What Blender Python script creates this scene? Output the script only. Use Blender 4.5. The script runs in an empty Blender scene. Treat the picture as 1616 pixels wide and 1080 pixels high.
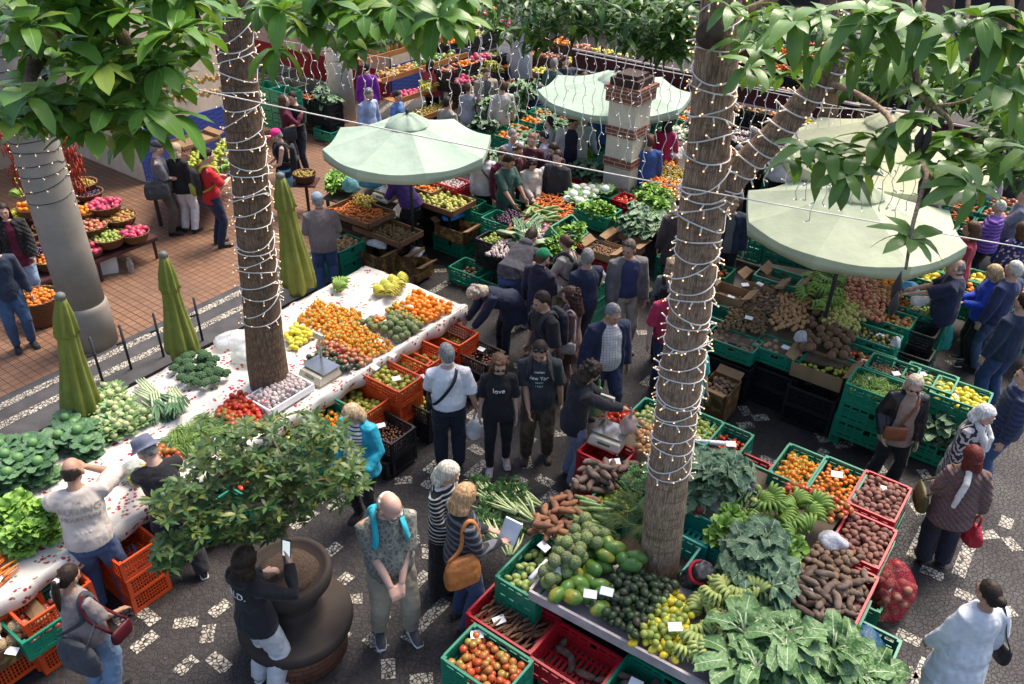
import bpy,math,random
import numpy as np
from mathutils import Vector,Matrix,noise as mnoise
random.seed(7)
rnd=random.random
def rr(a,b):return a+(b - a)*rnd()
PI=math.pi
COL=bpy.context.scene.collection
SC=bpy.context.scene
CH=6.5;CP=math.radians(33);CF=1331.0;CR=math.radians(1.2)
def ray(px,py):
 x=px - 808;y=py - 540
 c,s=math.cos(CR),math.sin(CR)
 x2=c*x - s*y;y2=s*x+c*y
 return (x2,CF*math.cos(CP) - y2*math.sin(CP),-(CF*math.sin(CP)+y2*math.cos(CP)))
def G(px,py,z=0.0):
 d=ray(px,py);t=(z - CH)/d[2]
 return Vector((d[0]*t,d[1]*t,z))
def onY(px,py,Y):
 d=ray(px,py);t=Y/d[1]
 return Vector((d[0]*t,Y,CH+d[2]*t))
def atD(px,py,dist):
 d=Vector(ray(px,py)).normalized()
 return Vector((0,0,CH))+d*dist
UA=math.radians(54)
U=Vector((math.cos(UA),math.sin(UA),0));V=Vector((math.sin(UA),-math.cos(UA),0))
def tag(o,label=None,cat=None,group=None,kind=None):
 if label:o['label']=label
 if cat:o['category']=cat
 if group:o['group']=group
 if kind:o['kind']=kind
 return o
def empty(name,loc,label,cat,group=None,rz=0):
 o=bpy.data.objects.new(name,None);COL.objects.link(o)
 o.location=loc;o.rotation_euler=(0,0,rz);o.empty_display_size=.1
 return tag(o,label,cat,group)
def link(name,me,parent=None,mat=None,loc=None,rot=None,scale=None):
 o=bpy.data.objects.new(name,me);COL.objects.link(o)
 if parent:o.parent=parent
 if mat is not None:
  me.materials.clear();me.materials.append(mat)
 if loc is not None:o.location=loc
 if rot is not None:o.rotation_euler=rot
 if scale is not None:o.scale=scale if hasattr(scale,'__len__') else (scale,)*3
 return o
class MB:
 def __init__(s):s.v=[];s.f=[];s.m=[];s.k=0
 def add(s,vs,fs,mi=None):
  b=len(s.v);s.v+=[tuple(p) for p in vs]
  s.f+=[tuple(b+i for i in f) for f in fs];s.m+=[s.k if mi is None else mi]*len(fs)
  return s
 def box(s,c,d,M=None):
  x,y,z=d[0]/2,d[1]/2,d[2]/2;vs=[]
  for dx,dy,dz in ((-1,-1,-1),(1,-1,-1),(1,1,-1),(-1,1,-1),(-1,-1,1),(1,-1,1),(1,1,1),(-1,1,1)):
   p=Vector((c[0]+dx*x,c[1]+dy*y,c[2]+dz*z))
   vs.append(M @ p if M else p)
  return s.add(vs,[(0,3,2,1),(4,5,6,7),(0,1,5,4),(1,2,6,5),(2,3,7,6),(3,0,4,7)])
 def rings(s,rings,cap=True,closed=False):
  n=len(rings[0]);vs=[p for r in rings for p in r];fs=[]
  for i in range(len(rings)-1):
   for j in range(n):
    a=i*n+j;b=i*n+(j+1) % n
    fs.append((a,b,b+n,a+n))
  if cap:
   fs.append(tuple(reversed(range(n))));fs.append(tuple((len(rings)-1)*n+j for j in range(n)))
  return s.add(vs,fs)
 def tube(s,pts,r,n=8,cap=True):
  pts=[Vector(p) for p in pts];R=[]
  up=None
  for i,p in enumerate(pts):
   t=(pts[min(i+1,len(pts)-1)] - pts[max(i-1,0)])
   if t.length<1e-9:t=Vector((0,0,1))
   t.normalize()
   if up is None:
    up=t.orthogonal().normalized()
   up=(up - t*up.dot(t))
   if up.length<1e-6:up=t.orthogonal()
   up.normalize();w=t.cross(up)
   ri=r[i] if hasattr(r,'__len__') else r
   R.append([p+(up*math.cos(2*PI*j/n)+w*math.sin(2*PI*j/n))*ri for j in range(n)])
  return s.rings(R,cap)
 def lathe(s,prof,n=24,c=(0,0,0),wob=None,cap=True):
  R=[]
  for (r,z) in prof:
   R.append([Vector((c[0]+r*math.cos(2*PI*j/n)*(wob(2*PI*j/n,z) if wob else 1),c[1]+r*math.sin(2*PI*j/n)*(wob(2*PI*j/n,z) if wob else 1),c[2]+z)) for j in range(n)])
  return s.rings(R,cap)
 def ell(s,c,r,nu=12,nv=8,M=None,fn=None):
  vs=[];fs=[]
  c=Vector(c)
  for i in range(nv+1):
   th=PI*i/nv
   for j in range(nu):
    ph=2*PI*j/nu
    d=Vector((math.sin(th)*math.cos(ph),math.sin(th)*math.sin(ph),math.cos(th)))
    k=fn(d) if fn else 1
    p=Vector((d.x*r[0]*k,d.y*r[1]*k,d.z*r[2]*k))
    if M:p=M @ p
    vs.append(c+p)
    if i in (0,nv):break
  def ix(i,j):
   if i==0:return 0
   if i==nv:return 1+(nv-1)*nu
   return 1+(i-1)*nu+j % nu
  for i in range(nv):
   for j in range(nu):
    if i==0:fs.append((0,ix(1,j),ix(1,j+1)))
    elif i==nv-1:fs.append((ix(i,j),ix(nv,0),ix(i,j+1)))
    else:fs.append((ix(i,j),ix(i+1,j),ix(i+1,j+1),ix(i,j+1)))
  return s.add(vs,fs)
 def leaf(s,p,d,up,L,W,droop=.3,fold=.25,nl=4,wav=0.0,nw=1,tip=.0,rib=None):
  p=Vector(p);d=Vector(d).normalized();up=Vector(up)
  w=d.cross(up)
  if w.length<1e-4:w=d.orthogonal()
  w.normalize();up=w.cross(d).normalized()
  rows=[]
  ph=rnd()*6
  for i in range(nl+1):
   t=i/nl
   c=p+d*(L*t*(1-.15*droop*t)) - up*(L*droop*t*t)
   ww=W*.5*math.sin(PI*min(1,(t*.92+.05)))**.8 if i<nl else W*.03
   if tip==1:ww=W*.5*(math.sin(PI*(.1+.78*t))**.6)
   elif tip==2:ww=W*.5*(math.sin(PI*min(1,.05+.945*t**1.12))**.52) if i<nl else W*.02
   row=[]
   for k in range(-nw,nw+1):
    q=k/nw
    z=abs(q)*fold*ww
    if wav:z+=wav*W*math.sin(ph+t*9+q*2)*abs(q)
    row.append(c+w*(ww*q)+up*z)
   rows.append(row)
  n=2*nw+1
  vs=[q for r in rows for q in r];fs=[]
  for i in range(nl):
   for k in range(n-1):
    fs.append((i*n+k,i*n+k+1,(i+1)*n+k+1,(i+1)*n+k))
  s.add(vs,fs)
  if rib is not None:
   R=[]
   for i in range(nl+1):
    c=rows[i][nw];r=W*.034*(1-.7*i/nl)
    R.append((c+w*r+up*r*.8,c - w*r+up*r*.8))
   s.add([q for a in R for q in a],[(2*i,2*i+1,2*i+3,2*i+2) for i in range(nl)],rib)
  return s
 def mesh(s,name,mats=None,smooth=True,angle=None):
  me=bpy.data.meshes.new(name);me.from_pydata(s.v,[],s.f);me.update()
  for m in (mats or []):me.materials.append(m)
  if mats and len(mats)>1:me.polygons.foreach_set('material_index',s.m)
  if smooth:
   me.polygons.foreach_set('use_smooth',[True]*len(me.polygons))
   if angle is not None:
    try:me.set_sharp_from_angle(angle=math.radians(angle))
    except Exception:pass
  return me
 def obj(s,name,mats,parent=None,smooth=True,angle=None,**k):
  if not isinstance(mats,(list,tuple)):mats=[mats]
  me=s.mesh(name,mats,smooth,angle)
  return link(name,me,parent,None,**k)
class N:
 def __init__(s,name):
  s.m=bpy.data.materials.new(name);s.m.use_nodes=True
  s.t=s.m.node_tree;s.b=s.t.nodes['Principled BSDF'];s.o=s.t.nodes['Material Output']
 def n(s,typ,**k):
  x=s.t.nodes.new('ShaderNode'+typ)
  for a,v in k.items():
   if a.startswith('i_'):
    key=a[2:];key=int(key) if key.isdigit() else key.replace('_',' ')
    x.inputs[key].default_value=v
   else:setattr(x,a,v)
  return x
 def l(s,a,b):s.t.links.new(a,b)
 def coord(s,w='Object'):return s.n('TexCoord').outputs[w]
 def noise(s,scale,detail=3,vec=None,rough=.55,sc=None):
  x=s.n('TexNoise');x.inputs['Scale'].default_value=scale;x.inputs['Detail'].default_value=detail
  x.inputs['Roughness'].default_value=rough
  v=vec if vec is not None else s.coord()
  if sc:
   mp=s.n('Mapping');mp.inputs['Scale'].default_value=sc;s.l(v,mp.inputs[0]);v=mp.outputs[0]
  s.l(v,x.inputs['Vector']);return x.outputs['Fac']
 def ramp(s,fac,stops,interp='LINEAR'):
  r=s.n('ValToRGB');r.color_ramp.interpolation=interp
  e=r.color_ramp.elements
  while len(e)<len(stops):e.new(.5)
  for i,(p,c) in enumerate(stops):
   e[i].position=p
   e[i].color=(*c,1) if hasattr(c,'__len__') else (c,c,c,1)
  s.l(fac,r.inputs[0]);return r.outputs[0]
 def mix(s,fac,a,b,mode='MIX'):
  x=s.n('Mix',data_type='RGBA',blend_type=mode)
  for i,v in ((0,fac),(6,a),(7,b)):
   if hasattr(v,'is_output') or isinstance(v,bpy.types.NodeSocket):s.l(v,x.inputs[i])
   elif i==0:x.inputs[0].default_value=v
   else:x.inputs[i].default_value=(*v,1)
  return x.outputs[2]
 def math(s,op,a,b=0.0,c=None):
  x=s.n('Math',operation=op)
  for i,v in enumerate((a,b,c)):
   if v is None:continue
   if isinstance(v,bpy.types.NodeSocket):s.l(v,x.inputs[i])
   else:x.inputs[i].default_value=v
  return x.outputs[0]
 def bump(s,h,strength=.3,dist=.01,prev=None):
  x=s.n('Bump');x.inputs['Strength'].default_value=strength;x.inputs['Distance'].default_value=dist
  s.l(h,x.inputs['Height'])
  if prev is not None:s.l(prev,x.inputs['Normal'])
  s.l(x.outputs[0],s.b.inputs['Normal']);return x.outputs[0]
 def col(s,c):
  if isinstance(c,bpy.types.NodeSocket):s.l(c,s.b.inputs['Base Color'])
  else:s.b.inputs['Base Color'].default_value=(*c,1)
  return s
 def set(s,rough=None,spec=None,metal=None,trans=None,sub=None,alpha=None,sheen=None):
  b=s.b.inputs
  if rough is not None:b['Roughness'].default_value=rough
  if spec is not None:b['Specular IOR Level'].default_value=spec
  if metal is not None:b['Metallic'].default_value=metal
  if trans is not None:b['Transmission Weight'].default_value=trans
  if alpha is not None:b['Alpha'].default_value=alpha
  if sheen is not None:b['Sheen Weight'].default_value=sheen
  return s
def hsl(c,k):return tuple(max(0,min(1,x*k)) for x in c)
_mc={}
def M(name,c,rough=.6,var=.18,scale=6,bump=0,bscale=60,spec=.4,metal=0,sc=None,dist=.004):
 if name in _mc:return _mc[name]
 n=N(name);f=n.noise(scale,4,sc=sc)
 n.col(n.ramp(f,[(.3,hsl(c,1-var)),(.7,hsl(c,1+var))]));n.set(rough,spec,metal)
 if bump:n.bump(n.noise(bscale,3,sc=sc),bump,dist)
 _mc[name]=n.m;return n.m
def MR(name,cols,rough=.45,patch=None,pscale=12,pth=(.5,.65),bump=0,bscale=40,spec=.4,kind='noise',sc=None):
 if name in _mc:return _mc[name]
 n=N(name)
 oi=n.n('ObjectInfo').outputs['Random'];gi=n.n('NewGeometry').outputs['Random Per Island']
 r=n.math('FRACT',n.math('ADD',n.math('MULTIPLY',oi,7.31),gi))
 k=len(cols);c=n.ramp(r,[(i/max(1,k-1),cols[i]) for i in range(k)])
 g=n.coord('Object')
 v=n.n('VectorMath',operation='ADD');n.l(g,v.inputs[0]);n.l(n.n('ObjectInfo').outputs['Location'],v.inputs[1])
 f=n.noise(pscale,3,vec=v.outputs[0],sc=sc)
 if patch:c=n.mix(n.ramp(f,[(pth[0],0.0),(pth[1],1.0)]),c,patch)
 c=n.mix(.25,c,n.ramp(n.noise(pscale*4,2,vec=v.outputs[0]),[(.3,.4),(.7,1.0)]),'MULTIPLY')
 n.col(c);n.set(rough,spec)
 if bump:
  if kind=='vor':
   x=n.n('TexVoronoi');x.inputs['Scale'].default_value=bscale;n.l(g,x.inputs['Vector']);n.bump(n.math('SUBTRACT',1.0,x.outputs['Distance']),bump,.01)
  else:n.bump(n.noise(bscale,3),bump,.004)
 _mc[name]=n.m;return n.m
def strip(me):
 return me
def smoothstep(a,b,x):
 t=max(0,min(1,(x-a)/(b-a)));return t*t*(3-2*t)
cam=bpy.data.cameras.new('camera');co=bpy.data.objects.new('camera',cam);COL.objects.link(co)
cam.sensor_width=36;cam.lens=36*CF/1616;cam.clip_start=.05;cam.clip_end=500
co.matrix_world=Matrix.Translation((0,0,CH)) @ (Matrix.Rotation(PI/2 - CP,4,'X')) @ Matrix.Rotation(CR,4,'Z')
SC.camera=co
w=bpy.data.worlds.new('World');SC.world=w;w.use_nodes=True
sky=w.node_tree.nodes.new('ShaderNodeTexSky');sky.sky_type='NISHITA';sky.sun_disc=False
SUN_EL,SUN_AZ=math.radians(58),math.radians(40)
sky.sun_elevation=SUN_EL;sky.sun_rotation=SUN_AZ;sky.air_density=1.0;sky.dust_density=3.0;sky.ozone_density=.3
w.node_tree.links.new(sky.outputs[0],w.node_tree.nodes['Background'].inputs[0])
w.node_tree.nodes['Background'].inputs[1].default_value=.105
sl=bpy.data.lights.new('sun','SUN');sl.energy=2.2;sl.angle=math.radians(30);sl.color=(1,.91,.78)
so=bpy.data.objects.new('sun',sl);COL.objects.link(so)
sd=Vector((math.sin(SUN_AZ)*math.cos(SUN_EL),math.cos(SUN_AZ)*math.cos(SUN_EL),math.sin(SUN_EL)))
so.rotation_euler=sd.to_track_quat('Z','Y').to_euler()
SC.view_settings.view_transform='Standard';SC.view_settings.look='None';SC.view_settings.exposure=1.45
SC.cycles.max_bounces=6;SC.cycles.diffuse_bounces=3;SC.cycles.transparent_max_bounces=8
SC.cycles.use_adaptive_sampling=True
def ground_mat():
 n=N('dark_cobble');g=n.coord('Object')
 v=n.n('TexVoronoi',feature='DISTANCE_TO_EDGE');v.inputs['Scale'].default_value=21;n.l(g,v.inputs['Vector'])
 v2=n.n('TexVoronoi');v2.inputs['Scale'].default_value=21;n.l(g,v2.inputs['Vector'])
 e=n.ramp(v.outputs['Distance'],[(.0,0.0),(.09,1.0)])
 big=n.noise(1.1,4);fine=n.noise(90,2)
 stone=n.ramp(big,[(.3,(.026,.022,.022)),(.7,(.048,.041,.043))])
 sp=n.n('SeparateColor');n.l(v2.outputs['Color'],sp.inputs[0])
 stone=n.mix(.5,stone,n.ramp(sp.outputs[0],[(0,(.024,.021,.022)),(1,(.052,.046,.048))]))
 c=n.mix(n.math('MAXIMUM',e,n.ramp(n.noise(.9,3),[(.42,.75),(.62,.1)])),(.014,.012,.013),stone)
 c=n.mix(n.ramp(n.noise(3.0,4),[(.55,0.0),(.75,.35)]),c,(.09,.075,.06))
 c=n.mix(n.ramp(n.noise(24,3),[(.66,0.0),(.70,.5)]),c,(.14,.12,.09))
 n.col(n.mix(.3,c,n.ramp(fine,[(.3,.3),(.7,1.0)]),'MULTIPLY'))
 n.set(.62,.35);n.l(n.ramp(big,[(.3,.5),(.7,.75)]),n.b.inputs['Roughness'])
 n.bump(fine,.3,.002,prev=n.bump(e,.6,.006))
 return n.m
gm=MB();gm.add([(-60,-20,0),(60,-20,0),(60,90,0),(-60,90,0)],[(0,1,2,3)])
tag(gm.obj('ground',ground_mat(),smooth=False),kind='structure')
def mosaic_mat(name='white_mosaic',sc=25,c0=(.34,.30,.25),c1=(.58,.53,.45)):
 n=N(name);g=n.coord('Object')
 v=n.n('TexVoronoi',feature='DISTANCE_TO_EDGE');v.inputs['Scale'].default_value=sc;n.l(g,v.inputs['Vector'])
 v2=n.n('TexVoronoi');v2.inputs['Scale'].default_value=sc;n.l(g,v2.inputs['Vector'])
 e=n.ramp(v.outputs['Distance'],[(.04,0.0),(.15,1.0)])
 r=n.n('SeparateColor');n.l(v2.outputs['Color'],r.inputs[0])
 st=n.ramp(r.outputs[0],[(0,c0),(1,c1)])
 st=n.mix(n.ramp(n.noise(2.5,4),[(.45,0.0),(.75,.6)]),st,hsl(c0,.55))
 n.col(n.mix(e,(.02,.019,.018),st));n.set(.6,.3);n.bump(e,.5,.004)
 return n.m
MOS=mosaic_mat()
marks=[(208,1002,223,994),(240,988,265,1006),(293,1010,332,998),(344,1035,351,1006),(232,1053,264,1022),(352,1055,382,1075),(300,1082,330,1062),(359,985,371,974),
(681,752,707,727),(616,745,618,760),(632,768,660,763),(681,771,694,763),(747,757,774,730),(472,848,512,820),(528,890,549,870),(544,940,569,917),(647,863,673,856),(687,865,691,887),(652,947,691,910),(620,982,628,962),(597,1015,628,1033),(634,1048,635,1080),(659,1018,734,940),(549,1022,561,1014),(533,811,548,804),(499,806,514,802),(680,1079,695,1078),
(836,722,842,737),(813,775,838,755),(855,752,883,762),(865,792,888,773),(1447,768,1470,785),(1469,805,1457,855),(1467,870,1504,883),(1542,830,1527,880),(1554,815,1585,811),(1600,785,1598,800),(1602,820,1617,832),(1380,935,1412,953),(1422,873,1440,866),(1527,902,1554,920),(1595,937,1614,930),(1434,972,1472,988),(1498,994,1513,990),(1485,1013,1464,1080),(1597,1060,1592,1085),(1403,987,1419,983),(1462,718,1476,728),
(634,457,666,440),(671,469,707,450),(671,474,693,483),(725,404,729,411),(711,426,725,419),(728,397,747,388),(681,434,700,431),(656,434,665,430),(639,715,669,692),(752,629,760,641),(744,662,757,653),(690,679,700,683),(748,708,772,717),(793,524,808,521),(814,579,834,574),(1005,518,1029,514),(1016,465,1039,470),(1013,447,1031,449),(1170,612,1185,592),(1172,627,1188,640),(1196,646,1213,640),(1175,659,1189,653),(834,703,848,690),(884,682,897,680),
(1238,630,1256,608),(1247,641,1278,652),(1286,648,1303,639),(1292,662,1312,677),(1324,683,1353,677),(1361,663,1379,669),(1376,679,1405,691),(1297,701,1312,691),(1210,705,1229,716),(1512,505,1533,515),(1497,546,1519,540),(1542,552,1554,559),(1571,511,1586,504),(1551,569,1561,576),(1429,692,1427,712),(1553,611,1570,608),(1390,708,1402,720),(1495,735,1520,728),(870,850,905,838),(640,905,655,890),(705,905,722,888),(560,962,585,952),
(1170,760,1190,750),(1440,1040,1460,1033),(1540,975,1560,984),(1100,560,1118,552),(1020,600,1030,585),(780,640,788,652),(700,640,722,634)]
pm=MB()
for (a,b,c,d) in marks:
 p,q=G(a,b),G(c,d);t=(q-p)
 ang=math.atan2(t.y,t.x);k=round((ang-UA)/(PI/4));ang2=UA+k*PI/4
 t=Vector((math.cos(ang2),math.sin(ang2),0))*max(.2,t.length);m=(p+q)/2
 n_=Vector((-t.y,t.x,0)).normalized()*.062
 pm.add([m-t/2-n_,m+t/2-n_,m+t/2+n_,m-t/2+n_],[(0,1,2,3)])
for v in range(len(pm.v)):pm.v[v]=(pm.v[v][0],pm.v[v][1],.004)
tag(pm.obj('paving_marks',MOS,smooth=False),kind='structure')
O1=G(0,662);O2=G(373,478)
E1=G(180,583)
def edge_line(off,s0,s1,wd,z,mb):
 a=E1+V*off+U*s0;b=E1+V*off+U*s1;n_=V*wd
 mb.add([Vector((p.x,p.y,z)) for p in (a,a+n_,b+n_,b)],[(0,1,2,3)])
def terr_mat():
 n=N('terracotta_tiles');g=n.coord('Object')
 mp=n.n('Mapping');mp.inputs['Rotation'].default_value=(0,0,-UA);n.l(g,mp.inputs[0])
 b=n.n('TexBrick',offset=0.0);n.l(mp.outputs[0],b.inputs['Vector'])
 b.inputs['Scale'].default_value=1;b.inputs['Brick Width'].default_value=.115;b.inputs['Row Height'].default_value=.115
 b.inputs['Mortar Size'].default_value=.007;b.inputs['Mortar Smooth'].default_value=.1
 b.inputs['Color1'].default_value=(.30,.165,.095,1);b.inputs['Color2'].default_value=(.24,.125,.072,1);b.inputs['Mortar'].default_value=(.05,.025,.018,1)
 b2=n.n('TexBrick',offset=0.0);n.l(mp.outputs[0],b2.inputs['Vector']);b2.inputs['Scale'].default_value=1
 b2.inputs['Brick Width'].default_value=.029;b2.inputs['Row Height'].default_value=.115;b2.inputs['Mortar Size'].default_value=.006
 c=n.mix(n.math('MULTIPLY',b2.outputs['Fac'],.45),b.outputs['Color'],(.08,.04,.03))
 c=n.mix(n.ramp(n.noise(1.3,4),[(.4,0.0),(.75,.55)]),c,(.10,.065,.05))
 n.col(c);n.set(.45,.4);n.bump(n.math('SUBTRACT',1.0,b.outputs['Fac']),.4,.004)
 return n.m
K=.12
BEND=E1+U*4.3
B2=G(520,298,K);B3=G(548,208,K);B4=Vector((-3.1,21.2,K))
tf=MB();a=E1 - U*14
tf.add([(p.x,p.y,K) for p in (a,BEND,B2,B3,B4,Vector((-9,32,K)),Vector((-26,24,K)),Vector((-26,-4,K)))],[tuple(range(8))])
tag(tf.obj('arcade_floor',terr_mat(),smooth=False),kind='structure')
KM=M('kerb_stone',(.055,.052,.055),.7,.3,5,.5,40)
path_=[E1 - U*14,BEND,Vector((B2.x,B2.y,0)),Vector((B3.x,B3.y,0)),Vector((B4.x,B4.y,0))]
def off(i,d):
 p=path_[i];ds=[]
 if i:ds.append((path_[i]-path_[i-1]).normalized())
 if i<len(path_)-1:ds.append((path_[i+1]-path_[i]).normalized())
 ns=[Vector((q.y,-q.x,0)) for q in ds];n_=sum(ns,Vector()).normalized()
 return p+n_*(d/max(.3,n_.dot(ns[0])))
def band(mb,d0,d1,z):
 for i in range(len(path_)-1):
  q=[off(i,d0),off(i,d1),off(i+1,d1),off(i+1,d0)]
  mb.add([(p.x,p.y,z) for p in q],[(0,1,2,3)])
KW=1.0
kb=MB();band(kb,0,KW,K+.001)
for i in range(len(path_)-1):
 a,b=off(i,KW),off(i+1,KW);kb.add([(a.x,a.y,K+.001),(b.x,b.y,K+.001),(b.x,b.y,-.05),(a.x,a.y,-.05)],[(0,3,2,1)])
tag(kb.obj('kerb',KM,smooth=False),kind='structure')
ks=MB();band(ks,.13,.26,K+.005);band(ks,.50,.63,K+.005)
tag(ks.obj('kerb_stripes',MOS,smooth=False),kind='structure')
CON=None
def concrete(name,c):
 n=N(name);f=n.noise(2.5,6,rough=.65);n.col(n.ramp(f,[(.25,hsl(c,.72)),(.75,hsl(c,1.15))]));n.set(.8,.2);n.bump(n.noise(70,3),.25,.004);return n.m
def brickmat(name,a,b,mo,bw=.22,rh=.07,rz=0):
 n=N(name);g=n.coord('Object');sx=n.n('SeparateXYZ');n.l(g,sx.inputs[0]);cx=n.n('CombineXYZ')
 n.l(n.math('ADD',sx.outputs[0],sx.outputs[1]),cx.inputs[0]);n.l(sx.outputs[2],cx.inputs[1])
 k=n.n('TexBrick');n.l(cx.outputs[0],k.inputs['Vector']);k.inputs['Scale'].default_value=1
 k.inputs['Brick Width'].default_value=bw;k.inputs['Row Height'].default_value=rh;k.inputs['Mortar Size'].default_value=.006
 k.inputs['Color1'].default_value=(*a,1);k.inputs['Color2'].default_value=(*b,1);k.inputs['Mortar'].default_value=(*mo,1)
 n.col(n.mix(.4,k.outputs['Color'],n.ramp(n.noise(8,3),[(.3,.5),(.7,1.0)]),'MULTIPLY'));n.set(.7,.3);n.bump(n.math('SUBTRACT',1.0,k.outputs['Fac']),.5,.004)
 return n.m
METAL=M('dark_iron',(.035,.035,.038),.5,.2,8);WOOD=M('brown_wood',(.17,.085,.04),.6,.3,3,.4,30,sc=(1,8,8))
OWOOD=M('orange_wood',(.36,.15,.05),.55,.25,3,.3,30,sc=(1,8,8))
def column(px,py,r,label,c,h=6.5,base=0,z0=0,group=None):
 p=G(px,py,z0);root=empty('round_column',p,label,'column',group);g=MB()
 g.lathe([(r,0 if not base else base),(r*.985,1.5),(r*.95,3.2),(r*.92,h)],40)
 m=concrete('column_concrete%d' % px,c);g.obj('shaft',m,root)
 if base:
  b=MB();b.lathe([(r*1.10,0),(r*1.10,base-.05),(r*1.07,base),(r*1.0,base+.035)],40);b.obj('base',m,root)
 return root,p
colL,pL=column(150,568,.275,'thick grey concrete column beside the closed olive umbrellas',(.30,.265,.225),6.5,.62,K)
col2,p2=column(529,207,.29,'pale concrete column wrapped in dark fairy lights behind the open umbrella',(.60,.57,.50),5.2)
col3,p3=column(805,183,.27,'smooth lavender grey column beside the leafy crates at the back',(.42,.41,.44),5.2)
def square_pillar():
 p=G(969,341);root=empty('brick_banded_pillar',p,'cream square pillar with four red brick bands and a brick cap','pillar',rz=math.atan2(V.y,V.x))
 cm=concrete('cream_plaster',(.60,.55,.44));bm=brickmat('red_brick',(.26,.085,.045),(.20,.06,.035),(.45,.42,.38))
 s=.52;g=MB();bands=[(.0,.13),(.56,.72),(1.10,1.26),(1.64,1.80),(2.22,2.42)]
 for i,(a,b) in enumerate(bands):
  if i<len(bands)-1:g.box((0,0,(b+bands[i+1][0])/2),(s,s,bands[i+1][0]-b))
  k=MB();w=s+.045 if i<4 else s+.10
  k.box((0,0,(a+b)/2),(w,w,b-a))
  if i==4:k.box((0,0,2.455),(w+.06,w+.06,.07))
  k.obj('brick_band',bm,root,smooth=False)
 g.obj('shaft',cm,root,smooth=False)
 t=MB();t.box((0,0,2.55),(s+.02,s+.02,.12));t.box((0,0,2.64),(s-.12,s-.12,.06));t.obj('top_block',M('dark_brown_top',(.045,.022,.016),.8),root,smooth=False)
 return p
pillarP=square_pillar()
CREAM=concrete('cream_wall',(.72,.58,.42));PINK=concrete('pinkish_wall',(.50,.34,.28));REDP=concrete('red_plinth',(.24,.02,.02))
def tilemat():
 n=N('blue_tiles');k=n.n('TexChecker');k.inputs['Scale'].default_value=22;k.inputs['Color1'].default_value=(.03,.05,.22,1);k.inputs['Color2'].default_value=(.05,.09,.35,1)
 n.l(n.coord('Object'),k.inputs['Vector']);n.col(k.outputs[0]);n.set(.25,.5);return n.m
BLUET=tilemat()
def UVp(u,v,z=0):
 p=E1+U*u+V*v;return Vector((p.x,p.y,z))
def wallbox(g,u0,u1,v0,v1,z0,z1):
 q=[UVp(u0,v0,z0),UVp(u1,v0,z0),UVp(u1,v1,z0),UVp(u0,v1,z0)]
 g.add(q+[p+Vector((0,0,z1-z0)) for p in q],[(0,3,2,1),(4,5,6,7),(0,1,5,4),(1,2,6,5),(2,3,7,6),(3,0,4,7)])
b=empty('corner_building',UVp(11,-6),'pinkish shop building with white end wall, red plinth and blue tile dado','building')
def child(g,name,mat,par,**k):
 for i in range(len(g.v)):g.v[i]=tuple(Vector(g.v[i]) - par.location)
 return g.obj(name,mat,par,smooth=False,**k)
g=MB();wallbox(g,10.5,11.9,-14,-4.75,0,5.5);child(g,'wall',PINK,b)
g=MB();wallbox(g,10.47,10.498,-14,-4.75,.05,.75);child(g,'plinth',REDP,b)
g=MB();wallbox(g,10.5,11.9,-4.747,-4.73,.9,5.5);child(g,'end_wall',CREAM,b)
g=MB();wallbox(g,10.45,11.92,-4.747,-4.70,.05,.9);child(g,'tile_dado',BLUET,b)
b=empty('arcade_building',UVp(4,-6),'cream arcade wall with blue tile dado behind the shoppers','building')
g=MB();wallbox(g,3.6,5.6,-9,-4.6,K,5.5);child(g,'wall',CREAM,b)
g=MB();wallbox(g,3.58,5.62,-4.598,-4.57,K,1.15);child(g,'tile_dado',BLUET,b)
g=MB();wallbox(g,-13,3.598,-8.0,-7.4,K,5.5);child(g,'shop_wall',concrete('dim_plaster',(.46,.34,.24)),b)
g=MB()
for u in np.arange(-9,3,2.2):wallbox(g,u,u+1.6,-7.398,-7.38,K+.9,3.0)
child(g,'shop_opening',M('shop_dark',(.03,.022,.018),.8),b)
sg=MB();q=UVp(4.95,-4.56,1.9);
def sign(name,label,u,v,z,w,h,c,txt=None,tc=(.8,.8,.8),face='V',sz=.06,cat='sign'):
 o=empty(name,UVp(u,v,z),label,cat,rz=(UA if face=='V' else UA-PI/2))
 g=MB();g.box((0,0,0),(w,.012,h));g.obj('panel',M('sign_%s' % label[:14],c,.5),o,smooth=False)
 for i,t in enumerate(txt or []):
  cu=bpy.data.curves.new('t','FONT');cu.body=t;cu.size=sz;cu.align_x='CENTER';cu.extrude=.001
  to=bpy.data.objects.new('t',cu);COL.objects.link(to);tm=bpy.data.meshes.new_from_object(to.evaluated_get(bpy.context.evaluated_depsgraph_get()));bpy.data.objects.remove(to)
  link('lettering',tm,o,M('signtext_%.1f' % tc[0],tc,.5),loc=(0,-.009,h*.22 - i*sz*1.25),rot=(PI/2,0,0))
 return o
sign('green_poster','small green poster on the cream arcade wall',4.55,-4.55,2.25,.34,.42,(.02,.16,.06),['sabores','da ilha'],sz=.07)
s_=sign('no_dogs_sign','white sign with a red ring barring dogs',4.85,-4.55,1.62,.34,.34,(.7,.7,.7))
k=MB();k.tube([(.10*math.cos(t),-.012,.02+.10*math.sin(t)) for t in np.linspace(0,2*PI,24)],.011,6);k.tube([(-.07,-.012,.09),(.07,-.012,-.05)],.010,6)
k.obj('red_ring',M('sign_red',(.6,.02,.02),.5),s_)
k=MB();k.ell((0,-.008,.02),(.05,.004,.025));k.ell((.05,-.008,.045),(.022,.004,.018));k.obj('dog_symbol',M('signtext_0.0',(.02,.02,.02),.5),s_)
s_=sign('wet_floor_notice','yellow notice board on a thin pole beside the blue dado',10.35,-4.55,1.55,.42,.36,(.55,.42,.02),['ATENCAO'],(.02,.02,.02),'V',.08)
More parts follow.
